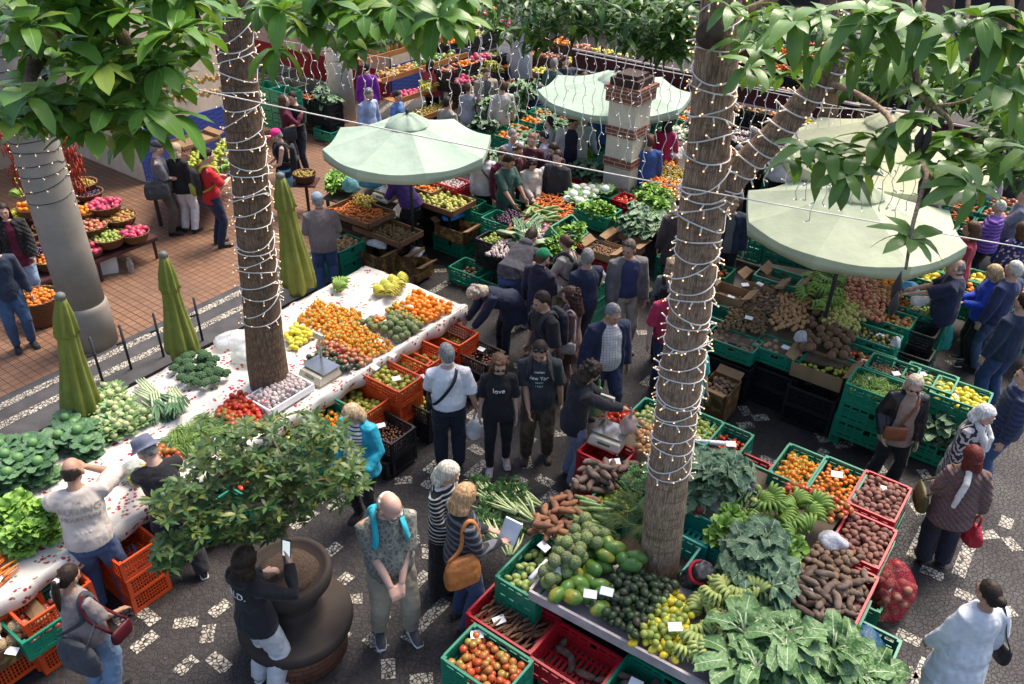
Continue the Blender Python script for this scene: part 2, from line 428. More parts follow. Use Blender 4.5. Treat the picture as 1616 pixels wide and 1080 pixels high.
k=MB();k.tube([(0,.02,-1.5),(0,.02,.1)],.018);k.obj('pole',METAL,s_)
MAR=M('maroon_paint',(.045,.006,.009),.85,.25,3)
def fascia(A,B,h,label):
 d=(B-A);L=d.length;o=empty('maroon_fascia',A,label,'canopy',rz=math.atan2(d.y,d.x));g=MB()
 g.box((L/2,0,h/2),(L,.06,h));g.obj('fascia_board',MAR,o,smooth=False)
 k=MB();k.box((L/2,-.045,h-.02),(L,.03,.03));k.box((L/2,-.045,.02),(L,.03,.03));k.obj('trim',M('pale_trim',(.45,.4,.38),.6),o,smooth=False)
 for x in np.arange(.4,L,2.6):
  p=MB();p.tube([(x,.5,-A.z),(x,.5,h)],.035);p.obj('post',MAR,o)
 return o
A=onY(885,104,18.0);Bp=A+V*11.5
fascia(A,Bp,.42,'long maroon roof fascia over the back row of stalls')
bk=empty('back_building',(4,31,0),'dim market hall closing the far side of the court','building')
g=MB();g.box((4,0,3.5),(60,.5,7));g.obj('wall',concrete('hall_wall',(.20,.12,.10)),bk,smooth=False)
g=MB()
for x in np.arange(-22,30,3.4):g.box((x,-.27,2.2),(2.2,.04,3.2))
g.obj('arch_opening',M('hall_dark',(.02,.018,.02),.8),bk,smooth=False)
s_=empty('white_notice_board',onY(782,85,20.5),'white ruled notice board hanging beside the lavender column','sign',rz=UA-PI/2)
g=MB();g.box((0,0,0),(.62,.03,.95));g.obj('panel',M('board_white',(.75,.75,.76),.5),s_,smooth=False)
g=MB()
for i in range(5):g.box((0,-.018,-.36+.18*i),(.5,.004,.012))
g.obj('ruling',M('board_line',(.3,.3,.35),.5),s_,smooth=False)
def canvas(name,c):
 n=N(name);f=n.noise(3,4);n.col(n.ramp(f,[(.3,hsl(c,.86)),(.7,hsl(c,1.06))]));n.set(.75,.2)
 n.bump(n.noise(4,4),.5,.05)
 tr=n.n('BsdfTranslucent');tr.inputs[0].default_value=(c[0]*.95,c[1]*.95,c[2]*.6,1);ms=n.n('MixShader');ms.inputs[0].default_value=.35
 n.l(n.b.outputs[0],ms.inputs[1]);n.l(tr.outputs[0],ms.inputs[2]);n.l(ms.outputs[0],n.o.inputs[0]);return n.m
def umbrella(cx,cy,zr,R,rise,yaw,mat,label,n=8,val=.17,group='open market umbrellas'):
 o=empty('market_umbrella',(cx,cy,0),label,'umbrella',group,yaw);g=MB()
 K_=8;rings=[]
 for i in range(K_+1):
  t=i/K_;ring=[]
  for j in range(n*6):
   a=2*PI*j/(n*6);ph=(a*n/(2*PI)) % 1;e=math.cos(PI/n)/math.cos((ph-.5)*2*PI/n)
   sag=math.sin(PI*ph)*t*.045*R
   r=(.13+(R-.13)*t)*e*1.0
   z=zr+rise*(1-t)**1.04 - sag - .02*math.sin(PI*t)
   ring.append(Vector((r*math.cos(a),r*math.sin(a),z)))
  rings.append(ring)
 last=rings[-1]
 for dz,k in ((val*.5,1.004),(val,.992)):
  rings.append([Vector((p.x*k,p.y*k,p.z - dz+(.03*math.sin(2*PI*((j/6) % 1))*(dz/val) if 0 else -.035*abs(math.sin(PI*(j/6)))*(dz/val)*-1))) for j,p in enumerate(last)])
 g.rings(rings,cap=False);c=g.obj('canopy',mat,o,angle=7);sm=c.modifiers.new('t','SOLIDIFY');sm.thickness=.006
 g=MB();rr_=[]
 for r,z in ((.02,rise+.10),(.15,rise+.07),(.30,rise-.02),(.32,rise-.05)):
  rr_.append([Vector((r*(1+.05*math.cos(n*a))*math.cos(a),r*(1+.05*math.cos(n*a))*math.sin(a),zr+z+.012*math.cos(n*a))) for a in [2*PI*i/(n*4) for i in range(n*4)]])
 g.rings(rr_,cap=False);g.obj('vent_cap',mat,o)
 g=MB();g.tube([(0,0,.05),(0,0,zr+rise+.12)],.026,10);g.ell((0,0,zr+rise+.14),(.03,.03,.04));g.obj('pole',METAL,o)
 g=MB();g.box((0,0,.03),(.5,.5,.06));g.obj('base',concrete('umbrella_base',(.2,.2,.2)),o,smooth=False)
 for j in range(n):
  a=2*PI*j/n;g=MB();g.tube([(.05*math.cos(a),.05*math.sin(a),zr+rise-.03),(.5*R*math.cos(a),.5*R*math.sin(a),zr+rise*.46-.10),(.98*R*math.cos(a),.98*R*math.sin(a),zr-.05)],.010,6)
  g.tube([(.04*math.cos(a),.04*math.sin(a),zr-.15),(.5*R*math.cos(a),.5*R*math.sin(a),zr+rise*.46-.11)],.008,6);g.obj('rib',METAL,o)
 return o
MINT=canvas('mint_canvas',(.54,.66,.55));LIMEC=canvas('pale_lime_canvas',(.66,.71,.53));WARMC=canvas('cream_canvas',(.70,.70,.48))
def umb_fit(l,r,zr,R,rise,yaw,mat,label,dy=0):
 a,b=G(*l,zr),G(*r,zr);c=(a+b)/2
 return umbrella(c.x,c.y+dy,zr,R or (a-b).length/2*1.0,rise,yaw,mat,label)
umb_fit((497,232),(768,232),2.1,1.27,.33,.30,MINT,'open mint green umbrella over the carrot and pear stall')
umb_fit((1150,320),(1521,320),2.3,1.30,.36,.18,LIMEC,'open pale green umbrella over the right hand onion and fruit stall')
umb_fit((842,138),(1066,138),1.95,1.42,.26,.0,MINT,'open mint umbrella behind the brick banded pillar')
umb_fit((1225,215),(1560,230),2.55,1.45,.42,.3,WARMC,'open cream umbrella half hidden behind the hanging leaves',.2)
OLIVE=None
def olive():
 n=N('olive_canvas');f=n.noise(5,4);n.col(n.ramp(f,[(.3,(.13,.15,.028)),(.7,(.20,.22,.05))]));n.set(.75,.2);n.bump(n.noise(16,3,sc=(1,1,.2)),.5,.02);return n.m
OLIVE=olive()
def closed_umbrella(pb,zb,pt,R,label):
 b_=G(pb[0],pb[1],zb);t_=onY(pt[0],pt[1],b_.y);o=empty('closed_umbrella',(b_.x,b_.y,0),label,'umbrella','closed olive umbrellas')
 tilt=(t_.x-b_.x)/(t_.z-zb);H_=t_.z;g=MB();R_=[]
 def ctr(z):return (tilt*(z-zb),0)
 nf=8;ns=64
 for i in range(15):
  t=i/14;z=zb+(H_-.28-zb)*t
  r=R*(1-.58*t)*(1+.06*math.sin(t*7));r*=(1 if t>.04 else .93)
  R_.append([Vector((ctr(z)[0]+r*(1+.34*(abs(math.sin(nf*a/2+t*.5+.3*math.sin(a)))-.5)*(1-.35*t))*math.cos(a),r*(1+.34*(abs(math.sin(nf*a/2+t*.5+.3*math.sin(a)))-.5)*(1-.35*t))*math.sin(a),z - .05*math.sin(3*a)*(1-t)**6)) for a in [2*PI*j/ns for j in range(ns)]])
 for r,z in ((R*.36,H_-.16),(R*.26,H_-.08)):R_.append([Vector((ctr(z)[0]+r*math.cos(a),r*math.sin(a),z)) for a in [2*PI*j/ns for j in range(ns)]])
 g.rings(R_);g.obj('folded_canopy',OLIVE,o)
 g=MB();R_=[]
 for r,z in ((R*.62,H_-.44),(R*.58,H_-.40),(R*.50,H_-.26),(R*.34,H_-.10),(R*.24,H_-.02)):
  R_.append([Vector((ctr(z)[0]+r*(1+.16*math.sin(nf*a)*(1 if z<H_-.2 else .3))*math.cos(a),r*(1+.16*math.sin(nf*a)*(1 if z<H_-.2 else .3))*math.sin(a),z+.02*math.sin(nf*a+1)*(z<H_-.2))) for a in [2*PI*j/ns for j in range(ns)]])
 g.rings(R_);g.obj('vent_cap',OLIVE,o)
 g=MB();g.lathe([(R*.27,H_-.03),(R*.27,H_+.01),(R*.12,H_+.035)],20,c=(ctr(H_)[0],0,0));g.obj('finial',M('grey_plastic',(.12,.13,.12),.6),o)
 g=MB();g.tube([(tilt*(-zb),0,0),(ctr(zb+.3)[0],0,zb+.3)],.024,8);g.obj('pole',METAL,o)
 return o
closed_umbrella((138,690),.75,(92,497),.185,'nearest closed olive umbrella, beside the romanesco heaps')
closed_umbrella((291,580),.80,(252,425),.175,'small closed olive umbrella behind the broccoli')
closed_umbrella((470,468),.85,(431,292),.205,'tall closed olive umbrella beside the wrapped left trunk')
def barkmat(name,a,b_):
 n=N(name);g=n.coord('Object')
 f=n.noise(110,5,sc=(1,1,.10),rough=.65);r=n.noise(16,4,sc=(.3,.3,1.6));q=n.noise(2.2,4)
 c=n.ramp(f,[(.34,hsl(a,.5)),(.47,a),(.66,b_)])
 c=n.mix(n.ramp(r,[(.36,.6),(.46,0.0)]),c,hsl(a,.5));c=n.mix(.5,c,n.ramp(q,[(.3,.5),(.7,1.0)]),'MULTIPLY')
 n.col(c);n.set(.85,.15);n.bump(r,.3,.008,prev=n.bump(f,.7,.006));return n.m
BARK=barkmat('brown_bark',(.26,.175,.12),(.50,.365,.26));BARKL=barkmat('dark_bark',(.14,.092,.06),(.29,.195,.13))
def leafmat(name,cols,rough=.32,tl=.3):
 n=N(name);gi=n.n('NewGeometry').outputs['Random Per Island']
 k=len(cols);c=n.ramp(gi,[(i/max(1,k-1),cols[i]) for i in range(k)])
 c=n.mix(.5,c,n.ramp(n.noise(7,3),[(.3,.55),(.7,1.1)]),'MULTIPLY')
 n.col(c);n.set(rough,.35);n.bump(n.noise(40,2),.15,.003)
 tr=n.n('BsdfTranslucent');n.l(n.mix(1,c,(1.0,1.0,.35),'MULTIPLY'),tr.inputs[0]);ms=n.n('MixShader');ms.inputs[0].default_value=tl
 n.l(n.b.outputs[0],ms.inputs[1]);n.l(tr.outputs[0],ms.inputs[2]);n.l(ms.outputs[0],n.o.inputs[0]);return n.m
LEAF=leafmat('tree_leaf',[(.08,.19,.03),(.14,.30,.05),(.11,.25,.04),(.20,.38,.06),(.09,.21,.035),(.32,.42,.07)])
LEAFR=leafmat('tree_leaf_broad',[(.12,.23,.06),(.17,.31,.075),(.14,.27,.065),(.22,.37,.09)])
LEAFD=leafmat('dark_tree_leaf',[(.035,.09,.02),(.06,.15,.03),(.045,.12,.025),(.13,.25,.05),(.05,.11,.025)])
SHRUB=leafmat('shrub_leaf',[(.035,.085,.03),(.06,.125,.04),(.10,.17,.045),(.045,.10,.035),(.22,.24,.05)],.4)
RIBM=M('leaf_rib',(.16,.26,.08),.5)
def rosette(g,p,n,L,W,axis=None,droop=.5,spread=(.5,1.25),rib=None,nl=5,fold=.22):
 ax=Vector(axis or (rr(-.3,.3),rr(-.3,.3),1)).normalized();o=ax.orthogonal().normalized();q=ax.cross(o);a0=rr(0,6)
 for i in range(n):
  a=a0+2.4*i;el=rr(*spread)
  d=(o*math.cos(a)+q*math.sin(a))*math.sin(el)+ax*math.cos(el)
  l=L*rr(.7,1.1)
  g.leaf(Vector(p)+d*L*.06,d,ax,l,W*rr(.8,1.1)*l/L,droop=droop*rr(.5,1.3),fold=fold,nl=nl,wav=.05,rib=rib,tip=2)
def limb(g,pts,r,n=14,jit=.0):
 P=[Vector(p) for p in pts];Q=[];Rr=[]
 for i in range(len(P)-1):
  for k in range(6):
   t=k/6;p0=P[max(0,i-1)];p1=P[i];p2=P[i+1];p3=P[min(len(P)-1,i+2)]
   Q.append(.5*((2*p1)+(p2-p0)*t+(2*p0-5*p1+4*p2-p3)*t*t+(3*p1-p0-3*p2+p3)*t**3));Rr.append(r[i]+(r[i+1]-r[i])*t)
 Q.append(P[-1]);Rr.append(r[-1])
 Rr=[x*(1+jit*(mnoise.noise(q*2.3))) for x,q in zip(Rr,Q)]
 g.tube(Q,Rr,n);return Q,Rr
YR=G(1055,870,.8).y;YL=G(430,622,.8).y
def tree(name,loc,label,cat='tree'):
 o=empty(name,loc,label,cat);return o
def rel(g,o):
 L=o.location;g.v=[(x-L.x,y-L.y,z-L.z) for x,y,z in g.v];return g
tR=tree('forked_tree',(G(1055,870,.8).x,YR,0),'forked tree growing through the front produce stall, trunk wound with white fairy lights')
b0=G(1055,870,.8)
ptsR=[Vector((b0.x-.01,YR,0)),b0,onY(1063,740,YR),onY(1082,520,YR),onY(1100,300,YR),onY(1108,150,YR),onY(1114,20,YR),onY(1120,-200,YR)]
radR=[.215,.180,.168,.152,.150,.132,.128,.12]
g=MB();QR,RR=limb(g,ptsR,radR,24,.10);rel(g,tR).obj('trunk',BARK,tR)
g=MB();bp=[onY(1085,350,YR)+Vector((-.02,0,-.1)),onY(1150,262,YR),onY(1215,190,YR-.05),onY(1283,100,YR-.1),onY(1330,20,YR-.15),onY(1370,-80,YR-.2)]
QB,RB=limb(g,bp,[.07,.095,.085,.080,.07,.06],16,.08);rel(g,tR).obj('bough',BARK,tR)
g=MB();c=onY(1105,42,YR);dd=(Vector((0,0,CH))-c).normalized();g.tube([c - Vector((0,0,.0)),c+dd*.115+Vector((-.02,0,0)),c+dd*.15+Vector((-.02,0,.0))],[.09,.085,.078],18);rel(g,tR).obj('cut_stub',M('cut_wood',(.07,.045,.03),.8,.4,20,.4,40),tR)
g=MB()
def path(pl,d):return [atD(x,y,dd_) for (x,y),dd_ in zip(pl,d if hasattr(d,'__len__') else [d]*len(pl))]
twigs=[([(1295,112),(1340,128),(1390,165),(1380,215),(1345,222)],[5.6,5.3,4.9,4.7,4.6],.020,.008),
 ([(1400,-60),(1418,20),(1425,80),(1438,125),(1480,158),(1484,185),(1462,203),(1440,200)],[4.4]*8,.022,.006),
 ([(1640,85),(1560,72),(1520,62),(1470,60)],[5.0]*4,.03,.014),([(1345,222),(1400,195),(1440,160),(1448,140)],[4.6,4.5,4.4,4.4],.012,.007),
 ([(1448,140),(1490,135),(1530,120)],[4.4]*3,.010,.005),([(1440,205),(1432,225),(1450,245),(1443,280),(1432,330),(1428,365),(1424,400)],[4.3,4.2,4.0,3.9,3.8,3.8,3.8],.013,.006),
 ([(1330,215),(1300,225),(1270,228)],[4.6]*3,.010,.006),([(1345,222),(1300,232),(1262,215)],[4.6]*3,.011,.005),([(1450,245),(1480,262),(1520,265)],[4.0]*3,.008,.005),([(1530,120),(1565,105)],[4.4,4.2],.008,.005),
 ([(1283,100),(1300,40),(1290,-30)],[5.6]*3,.03,.02),([(1115,20),(1180,-10),(1240,-40)],[6.0]*3,.03,.02)]
for pl,d,r0,r1 in twigs:
 g=MB();P=path(pl,d);limb(g,P,[r0+(r1-r0)*i/(len(P)-1) for i in range(len(P))],8);rel(g,tR).obj('branch',BARK,tR)
g=MB()
rs=[(1185,72,4.9),(1165,100,5.0),(1205,40,4.6),(1255,75,4.4),(1232,25,4.2),(1310,45,4.2),(1330,80,4.3),(1160,22,4.8),(1275,15,4.3),(1365,25,4.1),(1345,5,4.1),(1262,222,4.3),(1243,245,4.4),(1297,232,4.3),(1325,262,4.2),(1338,245,4.5),
 (1398,185,4.3),(1372,205,4.4),(1432,120,4.4),(1418,175,4.3),(1462,215,4.2),(1490,195,4.2),(1565,112,3.8),(1592,150,4.0),(1520,270,3.9),(1500,235,4.1),(1545,215,4.3),(1428,352,3.8),(1465,25,4.0),(1510,20,3.9),(1552,35,3.9),(1600,30,3.9),(1590,75,4.2),
 (1440,60,4.4),(1400,80,4.6),(1615,215,4.2),(1480,75,4.6),(1215,110,5.2),(1150,60,5.3),(1612,120,4.3),(1525,5,3.8),(1420,5,4.0),(1595,5,3.9),(1545,90,4.6),(1385,50,4.3),(1215,5,4.4),(1130,5,5.2),(1470,250,4.1)]
for x,y,d in rs:
 small=(x,y)==(1428,352)
 rosette(g,atD(x,y - (0 if small else 6),d),9 if not small else 9,.155 if not small else .15,.075 if not small else .066,droop=.9,spread=(.7,1.9),rib=1,fold=.18)
rel(g,tR).obj('crown',[LEAFR,RIBM],tR)
g=MB()
for x,y,l in ((1437,192,.10),(1449,192,.12),(1520,62,.13),(1530,50,.12),(1541,45,.10),(1446,262,.12),(1452,268,.12),(1411,428,.12),(1408,455,.10)):
 p=atD(x,y,4.1 if y<380 else 3.7);g=MB();g.tube([p+Vector((0,0,l*.6)),p+Vector((0,0,l*.3)),p,p-Vector((0,0,l*.35)),p-Vector((0,0,l*.6))],[.002,.010,.021,.014,.003],8);rel(g,tR).obj('seed_pod',M('dark_pod',(.035,.028,.026),.6,.3,20),tR)
b0=G(430,622,.8)
tL=tree('leafy_tree',(b0.x+.15,YL,0),'leaning tree in the cherry cloth table, trunk wound with white fairy lights')
ptsL=[Vector((b0.x+.12,YL,0)),b0,onY(408,480,YL),onY(385,310,YL),onY(362,150,YL),onY(343,0,YL),onY(325,-170,YL)]
g=MB();QL,RL=limb(g,ptsL,[.27,.225,.190,.180,.168,.165,.16],24,.10);rel(g,tL).obj('trunk',BARKL,tL)
g=MB()
for pl,d in (([(343,-60),(250,-30),(150,20),(60,90),(20,170)],[7.2,5.6,4.4,3.9,3.6]),([(343,-90),(420,-60),(520,-10),(640,10),(720,30)],[7.4,5.8,4.8,4.4,4.2]),
              ([(250,-30),(270,20),(292,60),(285,85),(255,105)],[5.6,4.6,4.2,4.1,4.0]),([(150,20),(180,100),(200,160),(250,200)],[4.4,3.9,3.7,3.6]),([(60,90),(30,160),(50,215)],[3.9,3.6,3.5]),([(520,-10),(530,40),(560,90)],[4.8,4.2,4.0])):
 g=MB();P=path(pl,d);limb(g,P,[.035-.026*i/(len(P)-1) for i in range(len(P))],8);rel(g,tL).obj('branch',BARKL,tL)
g=MB()
regs=[(60,30,90,60,28),(180,30,90,55,28),(270,50,50,45,10),(60,130,80,60,18),(170,120,80,55,18),(35,205,48,30,10),(150,195,55,30,10),(195,215,40,28,6),(232,165,35,30,6),(445,20,70,35,14),(545,18,75,32,14),(650,14,70,26,12),(440,75,40,25,5),(560,60,40,22,5),(690,30,35,25,4),(250,110,45,30,6),(285,12,40,20,6),(520,85,45,18,3),(60,240,50,15,3)]
for cx,cy,rx,ry,n_ in regs:
 for i in range(n_):
  a=rr(0,2*PI);k=math.sqrt(rnd());p=atD(cx+rx*k*math.cos(a),cy-8+ry*k*math.sin(a),rr(3.3,4.5))
  rosette(g,p,int(rr(6,9)),rr(.105,.15),.070,droop=.6,spread=(.6,1.9),rib=1,fold=.2)
for x,y,d in ((318,50,4.6),(420,105,3.9),(500,50,3.8),(552,100,3.9),(650,50,4.0),(700,45,4.1),(215,240,3.5),(250,215,3.4),(135,245,3.4),(728,8,4.2),(600,70,4.1)):
 rosette(g,atD(x,y-10,d),8,.155,.072,droop=.7,spread=(.9,1.9),rib=1)
rel(g,tL).obj('crown',[LEAF,RIBM],tL)
def far_tree(x,Yd,regs,label,mat,trunk_px,r=.16,leaf=.17,zb=0):
 base=G(trunk_px[0],trunk_px[1]) if Yd is None else Vector((trunk_px[0],trunk_px[1],0))
 o=tree('background_tree',base,label);g=MB();top=base+Vector((.2,-.2,6.5));Q,_=limb(g,[base,base+Vector((.1,0,2.5)),top],[r,r*.85,r*.7],14,.1)
 cs=[]
 for cx,cy,rx,ry,n_,d0,d1 in regs:
  c=atD(cx,cy-30,(d0+d1)/2);cs.append(c);limb(g,[top - Vector((0,0,1.2)),(top+c)/2+Vector((0,0,.5)),c],[.06,.04,.015],8)
 rel(g,o).obj('trunk',BARKL,o);g=MB()
 for cx,cy,rx,ry,n_,d0,d1 in regs:
  for i in range(n_):
   a=rr(0,2*PI);k=math.sqrt(rnd());p=atD(cx+rx*k*math.cos(a),cy+ry*k*math.sin(a),rr(d0,d1))
   rosette(g,p,5,leaf*rr(.7,1.2),leaf*.36,droop=.6,spread=(.5,2.0),nl=3)
 rel(g,o).obj('crown',mat,o);return o
far_tree(0,1,[(800,5,75,28,90,9,11),(900,15,75,38,130,9,11),(1000,28,75,45,150,8.5,10.5),(1060,25,30,38,60,8.5,10),(775,40,30,25,18,9,10),(830,52,25,30,26,9,10),(1035,62,45,22,50,8.5,9.5)],'dark leafy tree whose crown hangs over the icicle lights',LEAFD,(4.6,12.6),.16)
far_tree(0,1,[(1345,95,60,28,60,7,9),(1420,95,60,40,70,7,9),(1500,110,70,30,80,7,9),(1580,170,50,55,60,7,8.5),(1590,235,35,25,18,7,8),(1200,20,60,25,40,7,9),(1330,20,90,25,60,8,10),(1480,25,100,25,60,8,10)],'bushy dark green tree beyond the forked bough',LEAFD,(5.45,13.3),.13)
def emis(name,c,s):
 n=N(name);n.col(c);n.b.inputs['Emission Color'].default_value=(*c,1);n.b.inputs['Emission Strength'].default_value=s;return n.m
WARMB=emis('warm_bulb',(1.0,.56,.25),.9);WHITEB=emis('white_bulb',(.9,.88,.95),.7);WIREW=M('white_wire',(.75,.70,.64),.5);WIRED=M('dark_wire',(.02,.03,.02),.5)
def bulbmesh(m,r=.0055,l=.045,n=6):
 g=MB();g.tube([(0,0,0),(0,0,l*.5),(0,0,l)],[r*.7,r,r*.6],n);g.k=1;g.ell((0,0,l),(r*.95,)*3,6,4);return g.mesh('bulb',[WIREW,m])
BM=bulbmesh(WARMB,.0062,.05);BMW=bulbmesh(WHITEB,.006,.05);BMD=bulbmesh(WARMB,.006,.03)
def string(label,wires,bulbs,wm,bm,wr=.0055,group=None,name='fairy_lights',cat='fairy lights',dist=None):
 o0=Vector(wires[0][0]);g=MB()
 for w_ in wires:g.tube([Vector(p)-o0 for p in w_],wr,5)
 o=tag(g.obj(name,wm,loc=o0),label,cat,group)
 bulbs=sorted(bulbs,key=lambda q:(q[0]-Vector((0,0,CH))).length)
 for p,d in bulbs[:100]:
  b=bpy.data.objects.new('bulb',bm);COL.objects.link(b);b.parent=o;b.location=p-o0;b.rotation_euler=d.to_track_quat('Z','Y').to_euler()
 if len(bulbs)>100:
  g=MB();src=[v.co.copy() for v in bm.vertices];fs=[tuple(f.vertices) for f in bm.polygons];mi=[f.material_index for f in bm.polygons]
  for p,d in bulbs[100:]:
   q=d.to_track_quat('Z','Y').to_matrix();b0_=len(g.v);g.v+=[tuple(q @ v+(p-o0)) for v in src];g.f+=[tuple(b0_+i for i in f) for f in fs];g.m+=mi
  r_=g.obj('more_bulbs',[m for m in bm.materials],o);r_['kind']='stuff'
 return o
def helix(Q,R,z0,z1,pitch,label,wm=WIREW,bm=BM,nb=8,seed=1,tilt=.07,wr=.0055):
 random.seed(seed);W_=[];B_=[];z=z0;a=0;st=22;k=0;ph=rr(0,6)
 zs=[q.z for q in Q];phase=0
 while z<z1:
  x=np.interp(z,zs,[q.x for q in Q]);y=np.interp(z,zs,[q.y for q in Q]);r=np.interp(z,zs,R)+.010
  turn=int(a/(2*PI));tl=tilt*math.sin(turn*2.1)+.03
  c=Vector((x,y,z));p=c+Vector((r*math.cos(a),r*math.sin(a),tl*math.sin(a+turn*.9)+.004*math.sin(a*3+turn)))
  W_.append(p)
  if k % max(1,int(st/nb))==0 and rnd()<.9:
   d=Vector((math.cos(a),math.sin(a),0));tdir=Vector((-math.sin(a),math.cos(a),0))
   B_.append((p,(d*rr(.2,.9)+tdir*rr(-.7,.7)+Vector((0,0,rr(-1,.6)))).normalized()))
  a+=2*PI/st;z+=pitch/st*(1+.25*math.sin(turn*1.7));k+=1
 return string(label,[W_],B_,wm,bm,wr)
helix(QR,RR,1.80,6.2,.115,'white fairy light string wound up the forked trunk',seed=3)
helix(QL,RL,1.62,5.6,.135,'white fairy light string wound up the leaning trunk',seed=4)
random.seed(5);Wp=[];Bp_=[];n_=330
for i in range(n_):
 t=i/n_*(len(QB)-1)*.78+3;j=int(t);f_=t-j
 if j+1>=len(QB):break
 c=QB[j].lerp(QB[j+1],f_);ax=(QB[j+1]-QB[j]).normalized();o_=ax.cross(Vector((0,1,0))).normalized();q=ax.cross(o_);r=RB[j]+.010;a=i*2*PI/22
 d=o_*math.cos(a)+q*math.sin(a);p=c+d*r;Wp.append(p)
 if i % 4==0:Bp_.append((p,(d+ax*rr(-.6,.6)+Vector((0,0,rr(-.6,.3)))).normalized()))
string('white fairy light string wound along the sloping bough',[Wp],Bp_,WIREW,BM)
def colhelix(p,r,z0,z1,pitch,label,seed):
 Q=[Vector((p.x,p.y,z)) for z in (0,6)];return helix(Q,[r,r*.97],z0,z1,pitch,label,WIRED,BMD,11,seed,.03,.006)
colhelix(pL,.262,2.18,4.2,.14,'dark fairy light string around the thick grey concrete column',6)
colhelix(p2,.278,1.35,4.4,.22,'dark fairy light string around the pale column behind the umbrella',7)
def curtain(xs,y0,y1f,Yd,label,step=9,top=True,seed=1,wr=.005,Y2=None):
 random.seed(seed);W_=[];B_=[];tw=[]
 for i,x in enumerate(xs):
  Yc=Yd if Y2 is None else Yd+(Y2-Yd)*i/max(1,len(xs)-1)
  a=onY(x,y0(x),Yc);zb=onY(x,y1f(x),Yc).z;tw.append(a);z=a.z;P=[a];j=0
  while z>zb:
   z -=.085;P.append(Vector((a.x+.022*math.sin(j*1.7+i)+rr(-.008,.008),a.y+.02*math.cos(j*1.3+i),z)))
   if j % 2==0:B_.append((P[-1],Vector((rr(-1,1),rr(-1,1),rr(-.7,.5))).normalized()))
   j+=1
  W_.append(P)
 if top:W_.insert(0,tw)
 else:pass
 return string(label,W_,B_,WIREW,BMW,wr,name='icicle_lights')
xs=list(np.arange(737,1086,15.5))
curtain(xs,lambda x:12+(x-737)*.17,lambda x:(rr(150,275) if x<1000 else rr(190,290)),12.5,'long curtain of white icicle lights hanging before the brick banded pillar',seed=11)
curtain(list(np.arange(408,610,12)),lambda x:78+(x-408)*.12,lambda x:rr(120,178),14.5,'short curtain of white icicle lights before the pinkish wall',seed=12)
curtain(list(np.arange(1128,1420,17)),lambda x:118+(x-1128)*.16,lambda x:rr(200,250),11.5,'curtain of white icicle lights seen under the sloping bough',seed=13)
curtain(list(np.arange(1258,1440,15)),lambda x:225+.05*(x-1258),lambda x:rr(285,315),7.0,'loose icicle lights dangling above the pale green umbrella top',seed=14,wr=.0035)
curtain(list(np.arange(640,740,16)),lambda x:50,lambda x:rr(120,190),13.0,'white icicle lights hanging before the pineapple stall',seed=15)
curtain([1215,1250,1590,1608],lambda x:150,lambda x:rr(230,345),10.0,'sparse icicle lights near the right edge of the court',seed=16)
def cable(a,b,d1,d2,label,r=.006,sag=.05):
 A,B=onY(a[0],a[1],d1),onY(b[0],b[1],d2);P=[A.lerp(B,i/24) - Vector((0,0,sag*math.sin(PI*i/24))) for i in range(25)]
 o=MB();o.tube([p-A for p in P],r,6);return tag(o.obj('cable',WIREW,loc=A),label,'cable')
cable((-40,105),(1660,364),5.08,5.08,'thin pale cable stretched across the whole court above the umbrellas',.0045)
cable((700,6),(1640,45),12.5,12.5,'upper pale cable carrying the icicle lights',.006)
cable((890,80),(1420,150),15.0,12.0,'pale cable strung along the maroon fascia',.008)
pc=G(467,908,1.03)
def planter():
 o=empty('stone_planter',(pc.x,pc.y,0),'round dark stone planter in two tiers on a brick foot, holding the low shrub','planter')
 DS=concrete('dark_stone',(.048,.037,.032));BR=brickmat('planter_brick',(.20,.075,.04),(.15,.055,.03),(.05,.04,.035),.2,.06)
 g=MB();g.lathe([(.46,0),(.46,.30),(.45,.305)],48);g.obj('brick_foot',BR,o)
 g=MB();g.lathe([(.48,.29),(.53,.31),(.545,.36),(.54,.42),(.52,.435),(.33,.45),(.29,.47),(.262,.55),(.255,.66)],56);g.obj('lower_tier',DS,o)
 g=MB();g.lathe([(.255,.64),(.262,.72),(.30,.79),(.365,.84),(.395,.88),(.405,.94),(.395,1.0),(.37,1.015),(.34,1.0),(.31,.96),(.0,.95)],56,cap=False);g.obj('bowl',DS,o)
 g=MB();g.lathe([(.315,.955),(.2,.97),(.05,.98)],32,wob=lambda a,z:1+.03*math.sin(5*a));g.obj('soil',M('soil_litter',(.055,.034,.022),.9,.6,60,.8,50),o)
 o.scale=(.92,.92,1);return o
planter()
zc=1.0
s0=Vector((pc.x,pc.y,zc))
sh=tree('planter_shrub',s0,'low spreading green shrub with small rosettes growing from the stone planter','shrub')
g=MB();Ds=5.9
limb(g,[s0+Vector((.02,0,-.02)),atD(462,850,7.3),atD(480,800,7.1),atD(470,740,6.95)],[.045,.032,.026,.02],10,.2)
for e in ((300,800),(350,700),(540,720),(420,830),(280,890),(400,680),(560,780),(480,700),(330,760),(440,770)):
 limb(g,[atD(478,800,7.1),atD((478+e[0])/2+rr(-15,15),(790+e[1])/2-15,6.9),atD(e[0],e[1],rr(6.6,7.0))],[.018,.011,.005],7)
rel(g,sh).obj('trunk',BARK,sh);g=MB();random.seed(21)
